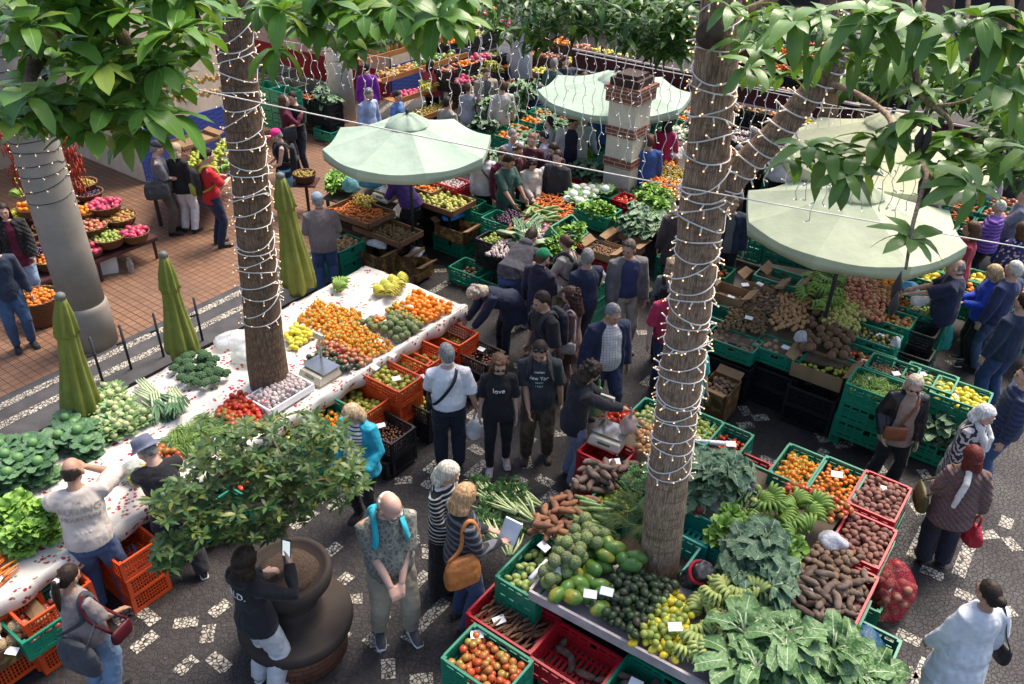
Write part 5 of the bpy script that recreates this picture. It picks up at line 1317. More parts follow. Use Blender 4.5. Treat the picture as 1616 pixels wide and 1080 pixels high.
def drop(kd,zone,zbase,n,label,group=None,mound=0.0,tries=7,orient=None,size=1.0,cat=None):
 K_=KIND[kd];d=K_['d'];r=(d[0]+d[1])/4*size*(.80 if not K_['flat'] else .62);hz=min(d)/2*size
 random.seed(hash_(label)+len(REG));pts=np.zeros((0,3));group=group or label
 if isinstance(zone,dict) and 'r' in zone:
  R=zone['r']*.90-r*.5;c=zone['p']
  def samp():
   a=rr(0,2*PI);q=R*math.sqrt(rnd());return c.x+q*math.cos(a),c.y+q*math.sin(a),1-q/R
 elif isinstance(zone,dict):
  lx,ly=zone['L']/2-.02-r*.8,zone['W']/2-.02-r*.8;cz,sz=math.cos(zone['rz']),math.sin(zone['rz']);c=zone['p']
  def samp():
   a,b=rr(-1,1),rr(-1,1);x,y=a*lx,b*ly
   return c.x+x*cz-y*sz,c.y+x*sz+y*cz,1-max(abs(a),abs(b))
 else:
  Q=[Vector(q) for q in zone]
  def samp():
   a,b=rnd(),rnd();p=(Q[0]*(1-a)+Q[1]*a)*(1-b)+(Q[3]*(1-a)+Q[2]*a)*b
   return p.x,p.y,2*min(a,1-a,b,1-b)
 for i in range(n):
  best=None
  for _ in range(tries):
   x,y,ed=samp();z=zbase+hz
   if len(pts):
    dd=(pts[:,0]-x)**2+(pts[:,1]-y)**2;m=dd<(2*r)**2
    if m.any():z=max(z,float((pts[m,2]+np.sqrt(np.maximum(0,(2*r)**2-dd[m]))*min(1,hz/r*1.02)*.80).max()))
   sc=z - mound*.42*ed
   if best is None or sc<best[0]:best=(sc,x,y,z)
  _,x,y,z=best;pts=np.vstack([pts,[x,y,z]])
  if K_['flat']:
   R_=Matrix.Rotation(rr(0,2*PI) if orient is None else orient+rr(-.35,.35),4,'Z') @ Matrix.Rotation(rr(-.25,.25),4,'X') @ Matrix.Rotation(rr(-.25,.25),4,'Y')
  elif d[0]>d[1]*1.6:R_=Matrix.Rotation(rr(0,2*PI) if orient is None else orient+rr(-.3,.3),4,'Z') @ Matrix.Rotation(rr(-.2,.2),4,'Y')
  else:R_=Matrix.Rotation(rr(0,2*PI),4,'Z') @ Matrix.Rotation(random.choice((-1,1))*rr(1.1,1.8) if d[2]>d[0]*1.15 else rr(-.7,.7),4,'X') @ Matrix.Rotation(rr(0,6),4,'Z')
  add(kd,Matrix.Translation((x,y,z)) @ R_ @ Matrix.Scale(size*rr(.9,1.08),4),label,group)
def quad(z,*px):return [G(x,y,z) for x,y in px]
def crates_out():
 c=Vector((0,0,CH));CRL.sort(key=lambda r:(Vector(r[1])-c).length)
 for me,loc,rot,label,group in CRL[:298]:tag(link('crate',me,loc=loc,rot=rot),label,'crate',group)
 g=MB();ms=[]
 for me,loc,rot,label,group in CRL[298:]:
  m=me.materials[0]
  if m not in ms:ms.append(m)
  T=Matrix.Translation(loc) @ Matrix.Rotation(rot[2],4,'Z') @ Matrix.Rotation(rot[0],4,'X');g.k=ms.index(m);g.add([T @ v.co for v in me.vertices],[tuple(f.vertices) for f in me.polygons])
 if ms:tag(g.obj('crate_mass',ms,smooth=False),'farther plastic crates stacked in the back rows of the market','crates',kind='stuff')
def flush():
 by={}
 for r in REG:by.setdefault(r[0],[]).append(r)
 for kd,L_ in by.items():
  K_=KIND[kd];c=Vector((0,0,CH));L_.sort(key=lambda r:(r[1].translation-c).length)
  for i,(k,M_,label,group) in enumerate(L_[:300]):
   o=bpy.data.objects.new(kd,K_['ms'][i % len(K_['ms'])]);COL.objects.link(o);o.matrix_world=M_;o['label']=label;o['category']=K_['cat'];o['group']=group
  if len(L_)>300:
   g=MB();src=[([v.co.copy() for v in m.vertices],[tuple(f.vertices) for f in m.polygons],[f.material_index for f in m.polygons]) for m in K_['ms']]
   for i,(k,M_,label,group) in enumerate(L_[300:]):
    v,f,mi=src[i % len(src)];b0_=len(g.v);g.v+=[tuple(M_ @ q) for q in v];g.f+=[tuple(b0_+j for j in t) for t in f];g.m+=mi
   o=g.obj(kd+'_mass',[m for m in K_['ms'][0].materials]);tag(o,'farther %s heaped in the stalls behind the nearest ones' % kd.replace('_',' ')+('s' if not kd.endswith('s') else ''),K_['cat'],kind='stuff')
PAPER=M('price_card',(.80,.80,.82),.6,.05)
_pcm=None
def price(px,py,z,label,sz=(.10,.065),rz=None,tilt=.25):
 o=MB();o.box((0,0,0),(sz[0],sz[1],.0025));p=G(px,py,z);q=o.obj('price_card',PAPER,smooth=False,loc=p,rot=(tilt,rr(-.1,.1),rz if rz is not None else rr(-.9,.5)));tag(q,label,'price card')
def table_top(quad_,z,th,mat,label,name='table',legs=True,cat='table'):
 Q=[Vector((p.x,p.y,z)) for p in quad_];c=sum(Q,Vector())/4;o=empty(name,(c.x,c.y,0),label,cat);g=MB()
 g.add([(p.x-c.x,p.y-c.y,z-th) for p in Q]+[(p.x-c.x,p.y-c.y,z) for p in Q],[(0,3,2,1),(4,5,6,7),(0,1,5,4),(1,2,6,5),(2,3,7,6),(3,0,4,7)]);g.obj('tabletop',mat,o,smooth=False)
 if legs:
  for p in Q:
   q=c+(p-c)*.9;l=MB();l.box((q.x-c.x,q.y-c.y,(z-th)/2),(.05,.05,z-th));l.obj('leg',METAL,o,smooth=False)
 return o
def clothmat():
 n=N('cherry_cloth');g=n.coord('Object')
 v=n.n('TexVoronoi');v.inputs['Scale'].default_value=7.5;n.l(g,v.inputs['Vector']);sp=n.n('SeparateColor');n.l(v.outputs['Color'],sp.inputs[0])
 v2=n.n('TexVoronoi');v2.inputs['Scale'].default_value=24;n.l(g,v2.inputs['Vector']);s2=n.n('SeparateColor');n.l(v2.outputs['Color'],s2.inputs[0])
 near=n.math('LESS_THAN',v.outputs['Distance'],.46);pick=n.math('GREATER_THAN',sp.outputs[0],.08);dot=n.math('LESS_THAN',v2.outputs['Distance'],.46)
 red=n.math('MULTIPLY',n.math('MULTIPLY',near,pick),n.math('MULTIPLY',dot,n.math('GREATER_THAN',s2.outputs[1],.42)))
 grn=n.math('MULTIPLY',n.math('MULTIPLY',near,pick),n.math('MULTIPLY',dot,n.math('LESS_THAN',s2.outputs[1],.22)))
 c=n.mix(red,(.74,.68,.61),(.42,.03,.05));c=n.mix(grn,c,(.22,.28,.12));n.col(c);n.set(.4,.4);n.bump(n.noise(9,4),.5,.02);return n.m
CLOTH=clothmat()
R0=G(733,488,.8);B0=G(573,430,.8);LW=(B0-R0).length;DW=(B0-R0).normalized();DU=-U
def tb(s,t,z=.8):p=R0+DU*s+DW*t;return Vector((p.x,p.y,z))
tbl=table_top([tb(0,0),tb(8.2,0),tb(8.2,LW),tb(0,LW)],.785,.03,M('trestle_board',(.2,.14,.09),.8),'long trestle table under the white cherry print cloth')
g=MB();NS,NT=160,26;seps=[0.02,.62,1.32,1.95,2.55,3.3,3.95,4.7,5.4,6.2,7]
def clz(s,t):
 z=.80+.008*mnoise.noise(Vector((s*3,t*3,0)))
 for q in seps:
  q2=q+.06*math.sin(t*4+q);z+=.032*math.exp(-((s-q2)/.045)**2)*(.6+.4*math.sin(t*5+q*3))
 z+=.030*math.exp(-((t-LW*.5-.04*math.sin(s*3))/.04)**2)+.035*math.exp(-((t)/.05)**2)
 return z
for i in range(NS+1):
 s=8.2*i/NS
 for j in range(NT+1):
  if j<3:t=-.03;z=[.66,.74,.80][j]+.01*math.sin(s*9)+(.035 if j==2 else 0);t -=.012*math.sin(s*14)*(2-j)
  else:t=LW*(j-3)/(NT-3);z=clz(s,t)
  p=tb(s,t,z);g.v.append((p.x,p.y,p.z))
for i in range(NS):
 for j in range(NT):a=i*(NT+1)+j;g.f.append((a,a+1,a+NT+2,a+NT+1));g.m.append(0)
cl=g.obj('tablecloth',CLOTH);tag(cl,'white cloth with a red cherry print over the long left table','tablecloth');so_=cl.modifiers.new('s','SOLIDIFY');so_.thickness=.004;so_.offset=-1
g=MB()
for i in range(17):
 p=tb(0,LW*i/16);
 for z in (.80,.66):g.v.append((p.x+.02*U.x,p.y+.02*U.y,z+.006*math.sin(i)))
for i in range(16):a=2*i;g.f.append((a,a+1,a+3,a+2));g.m.append(0)
g.obj('end_hem',CLOTH,cl)
ZT=.815
def pl(kd,n,label,q,z=ZT,**k):drop(kd,quad(z,*q),z,n,label,**k)
pl('orange',96,'ripe orange in the loose heap at the far corner of the cherry cloth',[(622,500),(655,473),(716,495),(676,520)],mound=.08)
pl('passion_fruit',84,'yellow green passion fruit heaped beside the oranges on the cherry cloth',[(604,503),(624,492),(672,518),(650,527)],mound=.06)
pl('custard_apple',34,'knobbly green custard apple in the heap behind the price cards on the cherry cloth',[(590,532),(625,506),(668,524),(625,553)],mound=.06,size=.9)
pl('custard_apple',4,'custard apple in the small group left of the big custard heap',[(567,527),(582,512),(592,522),(578,534)],size=.9)
pl('persimmon',9,'orange persimmon between tangerines and custard apples on the cherry cloth',[(586,520),(598,510),(606,516),(592,526)])
pl('tangerine',150,'small tangerine with leaf in the farther heap on the cherry cloth',[(468,522),(500,490),(572,508),(535,552)],mound=.1)
pl('tangerine',190,'small tangerine with leaf in the nearer heap on the cherry cloth',[(500,556),(552,518),(622,560),(568,582)],mound=.1)
pl('tangerine',12,'tangerine in the little group beside the far tangerine heap',[(537,508),(552,498),(568,515),(556,524)])
pl('red_apple',52,'pink apple in the heap between tangerines and avocados',[(498,566),(530,553),(592,584),(555,594)],mound=.06)
pl('avocado',34,'dark avocado in the heap beside the table scale',[(482,582),(515,566),(568,592),(536,606)],mound=.05)
pl('lemon',36,'yellow lemon beside the leaning trunk on the cherry cloth',[(450,548),(468,530),(500,545),(462,572)],mound=.04)
pl('garlic',10,'loose garlic head beside the polystyrene tray',[(430,628),(440,620),(450,628),(438,640)])
pl('red_tomato',110,'glossy red tomato in the heap left of the leaning trunk',[(342,675),(380,642),(440,660),(405,698)],mound=.07)
pl('tomato',24,'half ripe tomato at the edge of the red tomato heap',[(345,680),(360,668),(400,690),(380,700)],mound=.03)
pl('green_bean_handful',60,'handful of green beans in the heap behind the shrub',[(262,725),(325,680),(380,705),(315,755)],mound=.09)
pl('small_cauliflower',84,'small leafy cauliflower in the heap beside the nearest closed umbrella',[(115,692),(185,638),(248,690),(185,728)],mound=.09)
pl('broccoli',30,'dark green broccoli head on the cherry cloth behind the leeks',[(266,612),(315,578),(372,616),(322,645)],mound=.03)
pl('leek_bundle',6,'bundle of green leeks lying across the cherry cloth',[(215,660),(245,632),(300,650),(265,675)],orient=math.radians(-50))
pl('cabbage',42,'dark green cabbage in the big heap at the left edge of the cherry cloth',[(-40,790),(70,738),(95,790),(0,822)],mound=.08,size=.85)
pl('cabbage',14,'dark green cabbage in the smaller heap behind the man in the beige T-shirt',[(100,738),(115,708),(168,722),(155,748)],mound=.03,size=.85)
pl('lettuce',18,'frilly green lettuce on the cherry cloth before the man in the beige T-shirt',[(-10,880),(60,845),(118,878),(35,925)],mound=.05)
pl('carrot',55,'orange carrot at the bottom left corner of the cherry cloth',[(-30,925),(20,905),(42,940),(-20,985)],mound=.08,orient=math.radians(80))
pl('apple',18,'green apple in front of the man in the bucket hat',[(205,782),(225,765),(245,775),(225,795)])
pl('tomato',26,'half ripe tomato beyond the bucket hat',[(248,745),(262,730),(300,750),(285,765)])
for i,((x,y),r_) in enumerate([((527,470),30),((533,464),60)]):add('green_banana_bunch',Matrix.Translation(G(x,y,.86)) @ Matrix.Rotation(math.radians(-60+r_),4,'Z'),'green banana hand lying alone on the cherry cloth','bananas lying alone on the cherry cloth')
for i,(x,y) in enumerate([(588,474),(597,466),(604,472),(608,458),(618,462),(622,453),(612,467)]):add('yellow_banana_bunch',Matrix.Translation(G(x,y,.86+.02*(i % 3))) @ Matrix.Rotation(rr(-1.6,-.8),4,'Z'),'yellow green banana hand near the far corner of the cherry cloth','bananas near the far corner')
p=G(447,637,.86);g=MB();L_,W_=.62,.40
for c_,d_ in (((0,0,.01),(L_,W_,.02)),((0,W_/2,.04),(L_,.02,.08)),((0,-W_/2,.04),(L_,.02,.08)),((L_/2,0,.04),(.02,W_-.022,.078)),((-L_/2,0,.04),(.02,W_-.022,.078))):g.box(c_,d_)
t_=g.obj('foam_tray',M('white_foam',(.72,.72,.72),.8,.06),smooth=False,loc=(p.x,p.y,.83),rot=(0,0,UA));tag(t_,'white foam tray of garlic at the foot of the leaning trunk','tray')
drop('garlic',dict(p=Vector((p.x,p.y,0)),rz=UA,L=L_,W=W_),.86,150,'garlic head in the white foam tray',mound=.12)
def scale_(px,py,z,rz,label):
 p=G(px,py,z);o=empty('market_scale',(p.x,p.y,z),label,'scale',rz=rz);CR_=M('cream_plastic',(.50,.45,.34),.4);ST=M('steel_plate',(.35,.36,.38),.25,.1,metal=.9)
 g=MB();g.rings([[Vector((x*a,y*b,zz)) for x,y in ((-1,-1),(1,-1),(1,1),(-1,1))] for a,b,zz in ((.17,.16,0),(.18,.17,.03),(.17,.14,.10),(.15,.12,.11))]);g.obj('body',CR_,o,smooth=False)
 g=MB();g.box((0,.03,.135),(.36,.25,.012));g.obj('weighing_plate',ST,o,smooth=False)
 g=MB();g.box((.0,-.135,.07),(.14,.05,.03));g.obj('display',M('lcd_grey',(.10,.13,.12),.2),o,smooth=False)
 g=MB();g.tube([(-.13,.15,.0),(-.13,.15,.38)],.016);g.box((-.13,.15,.42),(.16,.03,.07));g.obj('display_mast',CR_,o,smooth=False)
 return o
scale_(508,606,.82,UA-PI/2,'cream market scale with a display mast on the cherry cloth')
plastic_bag(G(372,560,.83),'clear plastic bag of onions lying beyond the leaning trunk',(.70,.72,.74),(.55,.30,.16),hang=False,handles=False,a=.6)
plastic_bag(G(395,585,.83),'crumpled clear plastic bag against the leaning trunk',(.62,.68,.66),(.40,.30,.20),hang=False,handles=False,a=.6)
plastic_bag(G(222,775,.84),'clear plastic bag of leaves before the man in the bucket hat',(.55,.60,.56),(.25,.22,.16),hang=False,handles=False,a=.6)
def cf(zone,kd,n,label,dz=.15,**k):drop(kd,zone,zone['zt']-dz,n,label,**k)
c=crate(712,528,.62,'orange','v',n=2,label='of scattered passion fruit beside the bending old woman');cf(c,'passion_fruit',26,'passion fruit in the orange crate beside the bending old woman',.2,mound=.05)
c=crate(664,560,.74,'orange','v',L=.62,n=3,label='with few apples behind the man in the white shirt');cf(c,'apple',20,'green apple in the orange crate behind the white shirt',.18)
c=crate(685,550,.52,'orange','v',L=.60,n=2,label='partly hidden behind the white shirted man',H=.23);cf(c,'apple',12,'green apple in the half hidden orange crate',.18)
c=crate(643,577,.66,'orange','v',L=.5,n=2,label='of yellow apples next to the cherry cloth');cf(c,'apple',50,'yellow green apple in the orange crate next to the cherry cloth',.16,mound=.07)
c=crate(620,600,.78,'orange','v',L=.62,n=3,label='heaped with green apples, topmost on the tall orange stack');cf(c,'apple',60,'green apple heaped in the tall orange crate stack',.13,mound=.08)
c=crate(570,636,.62,'orange','v',n=2,label='of lime green apples beside the green crates',L=.62);cf(c,'apple',44,'lime green apple in the orange crate beside the green crates',.16,mound=.05)
c=crate(755,556,.50,'black','v',n=2,label='of dark cherries beside the bending old woman');cf(c,'chestnut',70,'dark chestnut in the black crate beside the old woman',.12)
c=crate(733,590,.30,'black','v',n=1,label='low on the ground left of the love T-shirt');cf(c,'lemon',4,'lemon in the low black crate left of the love T-shirt',.2)
c=crate(668,630,.48,'black','v',n=2,label='of green apples against the tall orange stack');cf(c,'apple',30,'green apple in the black crate against the orange stack',.14,mound=.04)
c=crate(612,680,.50,'black','v',n=2,label='of chestnuts behind the blonde in turquoise');cf(c,'chestnut',110,'brown chestnut in the black crate behind the blonde in turquoise',.13)
c=crate(606,712,.24,'black','v',n=1,label='lowest near the turquoise jacket')
c=crate(528,662,.72,'green','v',n=3,label='of tangerines behind the blonde in turquoise',L=.62);cf(c,'tangerine',34,'tangerine in the green crate behind the blonde in turquoise',.18,mound=.04)
c=crate(472,692,.70,'green','v',n=3,label='of mixed citrus above the shrub',L=.62);cf(c,'tangerine',22,'tangerine in the green crate above the shrub',.18);cf(c,'lemon',8,'lemon in the green crate above the shrub',.12)
c=crate(385,762,.62,'green','v',n=2,label='of orange peppers hidden behind the shrub',L=.62);cf(c,'red_pepper',24,'orange red pepper in the green crate behind the shrub',.15,mound=.05)
c=crate(320,790,.60,'green','v',n=2,label='behind the shrub next to the bucket hat')
c=crate(208,878,.66,'orange','v',n=3,label='under the table beside the man in the beige T-shirt',L=.5)
c=crate(90,965,.66,'orange','u',n=3,label='tucked under the table near the onions',L=.6)
c=crate(90,990,.58,'green','u',n=1,label='of red onions at the bottom left',L=.62,W=.42);cf(c,'onion',60,'red onion in the green crate at the bottom left',.14,mound=.07)
c=crate(96,998,.35,'orange','u',n=2,label='carrying the red onion crate',L=.6,H=.17)
c=cardbox(12,1035,.52,'open cardboard box of netted melons at the bottom left corner','u',L=.55,W=.42,printed=True);cf(c,'melon',14,'netted melon in the cardboard box at the bottom left corner',.10)
crate(20,1060,.3,'orange','u',n=1,label='holding up the melon box',L=.6)
crate(10,985,.62,'orange','u',n=2,label='at the left edge behind the melon box',L=.6)
for i,(x,y,l_) in enumerate([(722,395+95,'beside the oranges on the cherry cloth')]):pass
for x,y,z,l_ in ((644,491,.90,'price card on the orange heap'),(598,547,.88,'price card between custard apples and tangerines'),(620,568,.86,'price card before the custard apples'),(594,589,.84,'price card at the table front by the tangerines'),(520,581,.86,'price card behind the scale'),(551,586,.85,'price card on the avocados'),
 (666,601,.74,'price card on the green apples in the orange crate'),(628,605,.82,'price card on the tallest apple crate'),(664,626,.50,'price card in the black apple crate'),(760,553,.45,'price card on the cherries'),(607,680,.46,'price card on the chestnuts'),(397,683,.86,'price card on the tomatoes'),(341,713,.88,'price card on the beans'),
 (277,668,.83,'price card on the cloth beside the leeks'),(242,683,.84,'price card beside the small cauliflowers'),(19,893,.88,'price card on the lettuces'),(12,946,.88,'price card on the carrots'),(98,733,.84,'price card by the far cabbages'),(5,842,.84,'price card beside the big cabbage heap'),(14,1040,.55,'price card on the melons'),(40,1060,.5,'price card hanging on the melon box')):
 price(x,y,z,l_)
for i,(x,y) in enumerate(((168,612),(212,590),(262,568),(322,540))):
 p=G(x,y+25,.05);o=MB();o.tube([(0,0,-.05),(0,0,.75)],.018,8);o.tube([(-.10,.0,.45),(.02,.0,.50)],.014,6);tag(o.obj('iron_stand',METAL,loc=p),['iron folding stand behind the table, nearest the big closed umbrella','iron folding stand second from the big closed umbrella','iron folding stand beside the small closed umbrella','iron folding stand right of the small closed umbrella'][i],'stand')
def stall_base(q,z,label,mat=None):
 o=table_top([G(x,y,z) for x,y in q],z,.03,mat or M('stall_board',(.10,.075,.05),.8),label,'stall_table');return o
stall_base([(870,935),(1150,1062),(1350,780),(1020,640)],.60,'low board under the front right produce stall')
F0,F1=G(852,930,.82),G(1162,1078,.82)
ex=(F1-F0).normalized();ey=Vector((-ex.y,ex.x,0));TL=(F1-F0).length;TD=.85
g=MB();rz_t=math.atan2(ex.y,ex.x)
for c_,d_ in (((TL/2,TD/2,.012),(TL,TD,.02)),((TL/2,0,.05),(TL,.025,.10)),((0,TD*.5,.05),(.025,TD-.03,.098)),((TL,TD*.5,.05),(.025,TD-.03,.098))):g.box(c_,d_)
WW=M('worn_white_wood',(.42,.36,.36),.7,.25,6,.3,40)
o=g.obj('white_tray',WW,smooth=False,loc=(F0.x,F0.y,.72),rot=(0,0,rz_t));tag(o,'long worn white wooden tray along the front of the papaya stall','tray')
def grow(q,f):
 cx=sum(p[0] for p in q)/4;cy=sum(p[1] for p in q)/4;return [(cx+(x-cx)*f,cy+(y-cy)*f) for x,y in q]
def q2(kd,n,label,q,z=.80,**k):drop(kd,quad(z,*grow(q,1.05)),z,int(n*(.8 if 'banana' in kd else 1.12)),label,**k)
q2('custard_apple',44,'knobbly custard apple in the heap behind the papayas',[(878,905),(925,832),(970,862),(915,912)],.82,mound=.10,size=1.0)
q2('custard_apple',8,'custard apple at the left end of the white tray',[(868,922),(880,905),(900,920),(888,938)],.76)
q2('papaya',15,'large green papaya heaped in the middle of the white tray',[(895,945),(930,880),(990,875),(960,965)],.80,mound=.08,orient=None)
q2('papaya',6,'large green papaya at the back of the heap near the forked trunk',[(950,880),(975,860),(1035,885),(1015,905)],.90,mound=.05)
q2('avocado',140,'dark avocado in the big heap on the white tray',[(955,960),(1000,890),(1078,925),(1020,1005)],.79,mound=.16)
q2('lemon',66,'yellow lemon in the heap between avocados and green bananas',[(1015,1008),(1062,915),(1128,945),(1085,1032)],.79,mound=.13)
q2('guava',26,'green guava among the lemons on the white tray',[(1025,1000),(1062,935),(1110,955),(1085,1020)],.86,mound=.06)
q2('pale_banana_bunch',26,'pale green banana hand at the right end of the white tray',[(1095,1020),(1130,925),(1205,965),(1150,1065)],.80,mound=.16)
q2('pale_banana_bunch',12,'pale green banana hand before the kale',[(1130,935),(1150,905),(1210,925),(1195,960)],.90,mound=.05)
q2('spring_greens',12,'big bunch of pale green leaves at the bottom right of the stall',[(1180,1075),(1195,985),(1290,1010),(1270,1090)],.74,mound=.12)
q2('spring_greens',11,'big bunch of spring greens hanging over the corner beside the blue bag',[(1275,1085),(1300,1015),(1385,1040),(1390,1100)],.50,mound=.10)
q2('kale_bunch',13,'grey green kale bunch above the pale bananas',[(1170,905),(1190,850),(1245,870),(1225,945)],.84,mound=.12)
q2('lettuce',15,'frilly bright lettuce beside the bananas',[(1140,850),(1165,805),(1270,850),(1235,900)],.84,mound=.08)
q2('green_banana_bunch',20,'bright green banana hand in the heap behind the lettuces',[(1190,815),(1215,765),(1305,790),(1278,845)],.84,mound=.12)
q2('tomato',54,'orange green tomato in the heap behind the bananas',[(1235,768),(1262,748),(1355,782),(1320,805)],.84,mound=.08)
q2('potato',86,'brown potato heaped beside the white plastic',[(1275,890),(1300,845),(1372,855),(1345,925)],.80,mound=.09)
q2('yam',44,'long brown yam in the heap at the red crate',[(1235,925),(1275,885),(1345,920),(1318,985)],.80,mound=.10)
q2('cucumber',24,'dark cucumber beside the white foam sheet',[(1165,795),(1180,765),(1215,770),(1195,810)],.84,mound=.06,orient=1.0)
q2('green_pepper',14,'pale green pepper between cucumbers and bananas',[(1195,785),(1205,762),(1232,768),(1222,795)],.84)
q2('kale_bunch',16,'blue green kale bunch right of the forked trunk',[(1092,785),(1095,735),(1165,755),(1140,790)],.84,mound=.05)
q2('turnip',14,'white turnip at the back of the kale',[(1165,755),(1172,740),(1200,750),(1190,765)],.86)
q2('beetroot',8,'dark beetroot on the bright teal crate',[(1095,800),(1105,785),(1130,795),(1120,808)],.84)
q2('courgette',20,'pale courgette in the row beside the price card',[(915,825),(935,788),(985,805),(965,840)],.82,mound=.05,orient=math.radians(-25))
q2('fennel_top_bunch',14,'feathery fennel bunch left of the forked trunk',[(965,860),(985,790),(1040,800),(1030,865)],.84,mound=.08)
q2('herb_bunch',6,'fresh herb bunch behind the green fruit crate',[(1002,765),(1010,740),(1040,745),(1035,770)],.84)
q2('yam',34,'knobbly brown yam beside the young man in the black hoodie',[(905,785),(935,740),(1000,735),(975,770)],.80,mound=.10,orient=None)
q2('sweet_potato',54,'orange skinned sweet potato in the cardboard box',[(855,840),(895,790),(945,800),(910,862)],.76,mound=.10)
q2('celery_bunch',7,'leafy celery bunch beside the sweet potatoes',[(770,835),(800,790),(865,800),(845,850)],.66,mound=.08,orient=math.radians(150))
q2('celery_bunch',6,'celery bunch with curled pale stalks above the chayote crate',[(775,880),(790,845),(835,850),(815,895)],.58,mound=.06,orient=math.radians(110))
c=crate(985,778,.84,'green','u',n=3,label='of small green fruit left of the forked trunk',L=.5,W=.42);cf(c,'lime',96,'small green passion fruit in the crate left of the forked trunk',.10,mound=.09)
c=crate(862,890,.74,'green','u',n=3,label='of chayotes at the left end of the papaya stall',L=.66,W=.44);cf(c,'chayote',44,'pale green chayote in the crate left of the white tray',.14,mound=.06)
c=crate(828,972,.52,'red','v',n=2,label='of dried brown roots behind the green tomato crate',L=.70,W=.46);cf(c,'cassava',95,'small brown cassava root in the red crate',.13,mound=.06,orient=math.radians(40))
c=crate(928,1032,.50,'red','v',n=1,label='nearly empty before the white tray',L=.66,W=.46);cf(c,'yam',7,'lonely yam left in the nearly empty red crate',.22)
crate(938,1060,.26,'green','v',n=1,label='under the nearly empty red crate',L=.6)
c=crate(790,1042,.62,'green','v',n=3,label='of ripening tomatoes at the bottom centre',L=.62,W=.44);cf(c,'tomato',88,'ripening tomato in the green crate at the bottom centre',.13,mound=.05)
c=crate(1050,1085,.50,'green','v',n=2,label='of dark roots at the very bottom edge',L=.66,W=.46);cf(c,'yam',18,'dark yam in the green crate at the very bottom edge',.15)
c=crate(1398,757,.80,'red','u',n=1,label='of red potatoes farthest from the kale',L=.60,W=.46,H=.2);cf(c,'red_potato',120,'red potato in the farther red crate',.10,mound=.05)
crate(1402,770,.58,'green','u',n=2,label='under the farther red potato crate',L=.6,H=.24)
c=crate(1375,826,.78,'red','u',n=1,label='of red potatoes before the farther one',L=.60,W=.46,H=.2);cf(c,'red_potato',116,'red potato in the nearer red crate',.10,mound=.05)
crate(1378,845,.56,'green','u',n=2,label='under the nearer red potato crate',L=.6,H=.24)
c=crate(1330,925,.78,'red','u',n=1,label='edging the yam heap',L=1.0,W=.5,H=.16);cf(c,'yam',46,'brown yam filling the red crate at the stall edge',.10,mound=.04);cf(c,'potato',26,'potato among the yams in the red crate',.04)
crate(1340,945,.58,'green','u',n=2,label='under the yam heap',L=.62,H=.26)
crate(1392,905,.25,'green','u',n=1,label='standing by the red net sack',L=.5,H=.24,W=.3)
c=crate(1268,715,.76,'green','u',n=3,label='of small tangerines at the back of the stall',L=.58,W=.42);cf(c,'tangerine',70,'small tangerine in the green crate at the back of the stall',.11,mound=.05)
c=crate(1330,735,.78,'green','u',n=3,label='heaped with clementines beside the red potatoes',L=.60,W=.44);cf(c,'persimmon',74,'shiny orange clementine heaped beside the red potatoes',.10,mound=.08,size=.82)
c=crate(1150,682,.62,'green','u',n=3,label='of red tomatoes behind the forked trunk',L=.60,W=.44);cf(c,'red_tomato',60,'red tomato in the green crate behind the forked trunk',.15,mound=.04,size=.9)
c=crate(1108,662,.66,'green','u',n=3,label='of yellow green fruit behind the forked trunk',L=.52,W=.40);cf(c,'guava',56,'yellow green guava in the crate behind the forked trunk',.12,mound=.06)
c=crate(1030,645,.66,'green','u',n=3,label='of chayotes left of the forked trunk',L=.52,W=.40);cf(c,'chayote',30,'pale chayote in the crate left of the forked trunk',.12,mound=.05)
q2('yellow_onion',40,'yellow onion in the heap left of the forked trunk',[(1008,700),(1018,670),(1045,672),(1040,735)],.78,mound=.06)
crate(1215,745,.62,'green','v',n=2,label='empty one lying behind the bananas',L=.66,W=.4)
crate(1108,820,.86,'teal','v',n=2,label='right of the forked trunk, upside down',L=.42,W=.34,H=.20,pos=None)
crate(1136,882,.84,'teal','u',n=2,label='upside down below the kale',L=.46,W=.36,H=.22)
crate(1192,718,.5,'red','v',n=1,label='beside the red tomatoes',L=.4,W=.3)
crate(1385,990,.50,'green','v',n=1,label='lined with a blue bag at the right corner',L=.5,W=.42,H=.3)
plastic_bag(G(1378,1000,.30),'dark blue plastic bag lining the green crate at the stall corner',(.02,.10,.20),(.42,.34,.22),hang=False,handles=False,a=.9)
plastic_bag(G(1325,838,.84),'crumpled white plastic bag on the potatoes',(.72,.72,.76),(.26,.2,.12),hang=False,handles=False)
plastic_bag(G(1145,785,.82),'flat white foam sheet bag beside the cucumbers',(.72,.72,.70),(.30,.24,.07),hang=False,handles=False,a=1)
p=G(1098,905,.72);g=MB()
for i in range(5):
 a=i*1.3;g.tube([(.045*math.cos(a),.045*math.sin(a),0),(.045*math.cos(a)+.01,.045*math.sin(a),.18),(.05*math.cos(a),.04*math.sin(a),.34)],[.055,.062,.05],10)
o=g.obj('rolled_tarpaulin',M('black_sheet',(.025,.028,.028),.35,.3,10,.8,20),loc=p,rot=(.5,.2,.3));remesh(o,.012,2,.02,.05);tag(o,'rolled black tarpaulin standing at the foot of the forked trunk','tarpaulin')
g=MB();g.tube([(.115*math.cos(t),.10*math.sin(t),.27+.01*math.sin(3*t)) for t in np.linspace(0,2*PI,20)],.017,8);s2=g.obj('red_band',M('red_cloth',(.35,.01,.03),.8),o)
g=MB()
for i in range(60):
 a=rr(0,6.3);r=.16*math.sqrt(rnd());z=rr(.05,.46);r*=1.15-.6*abs(z-.2);g.ell((r*1.12*math.cos(a),r*1.12*math.sin(a),z),(.045,.04,.04),8,6)
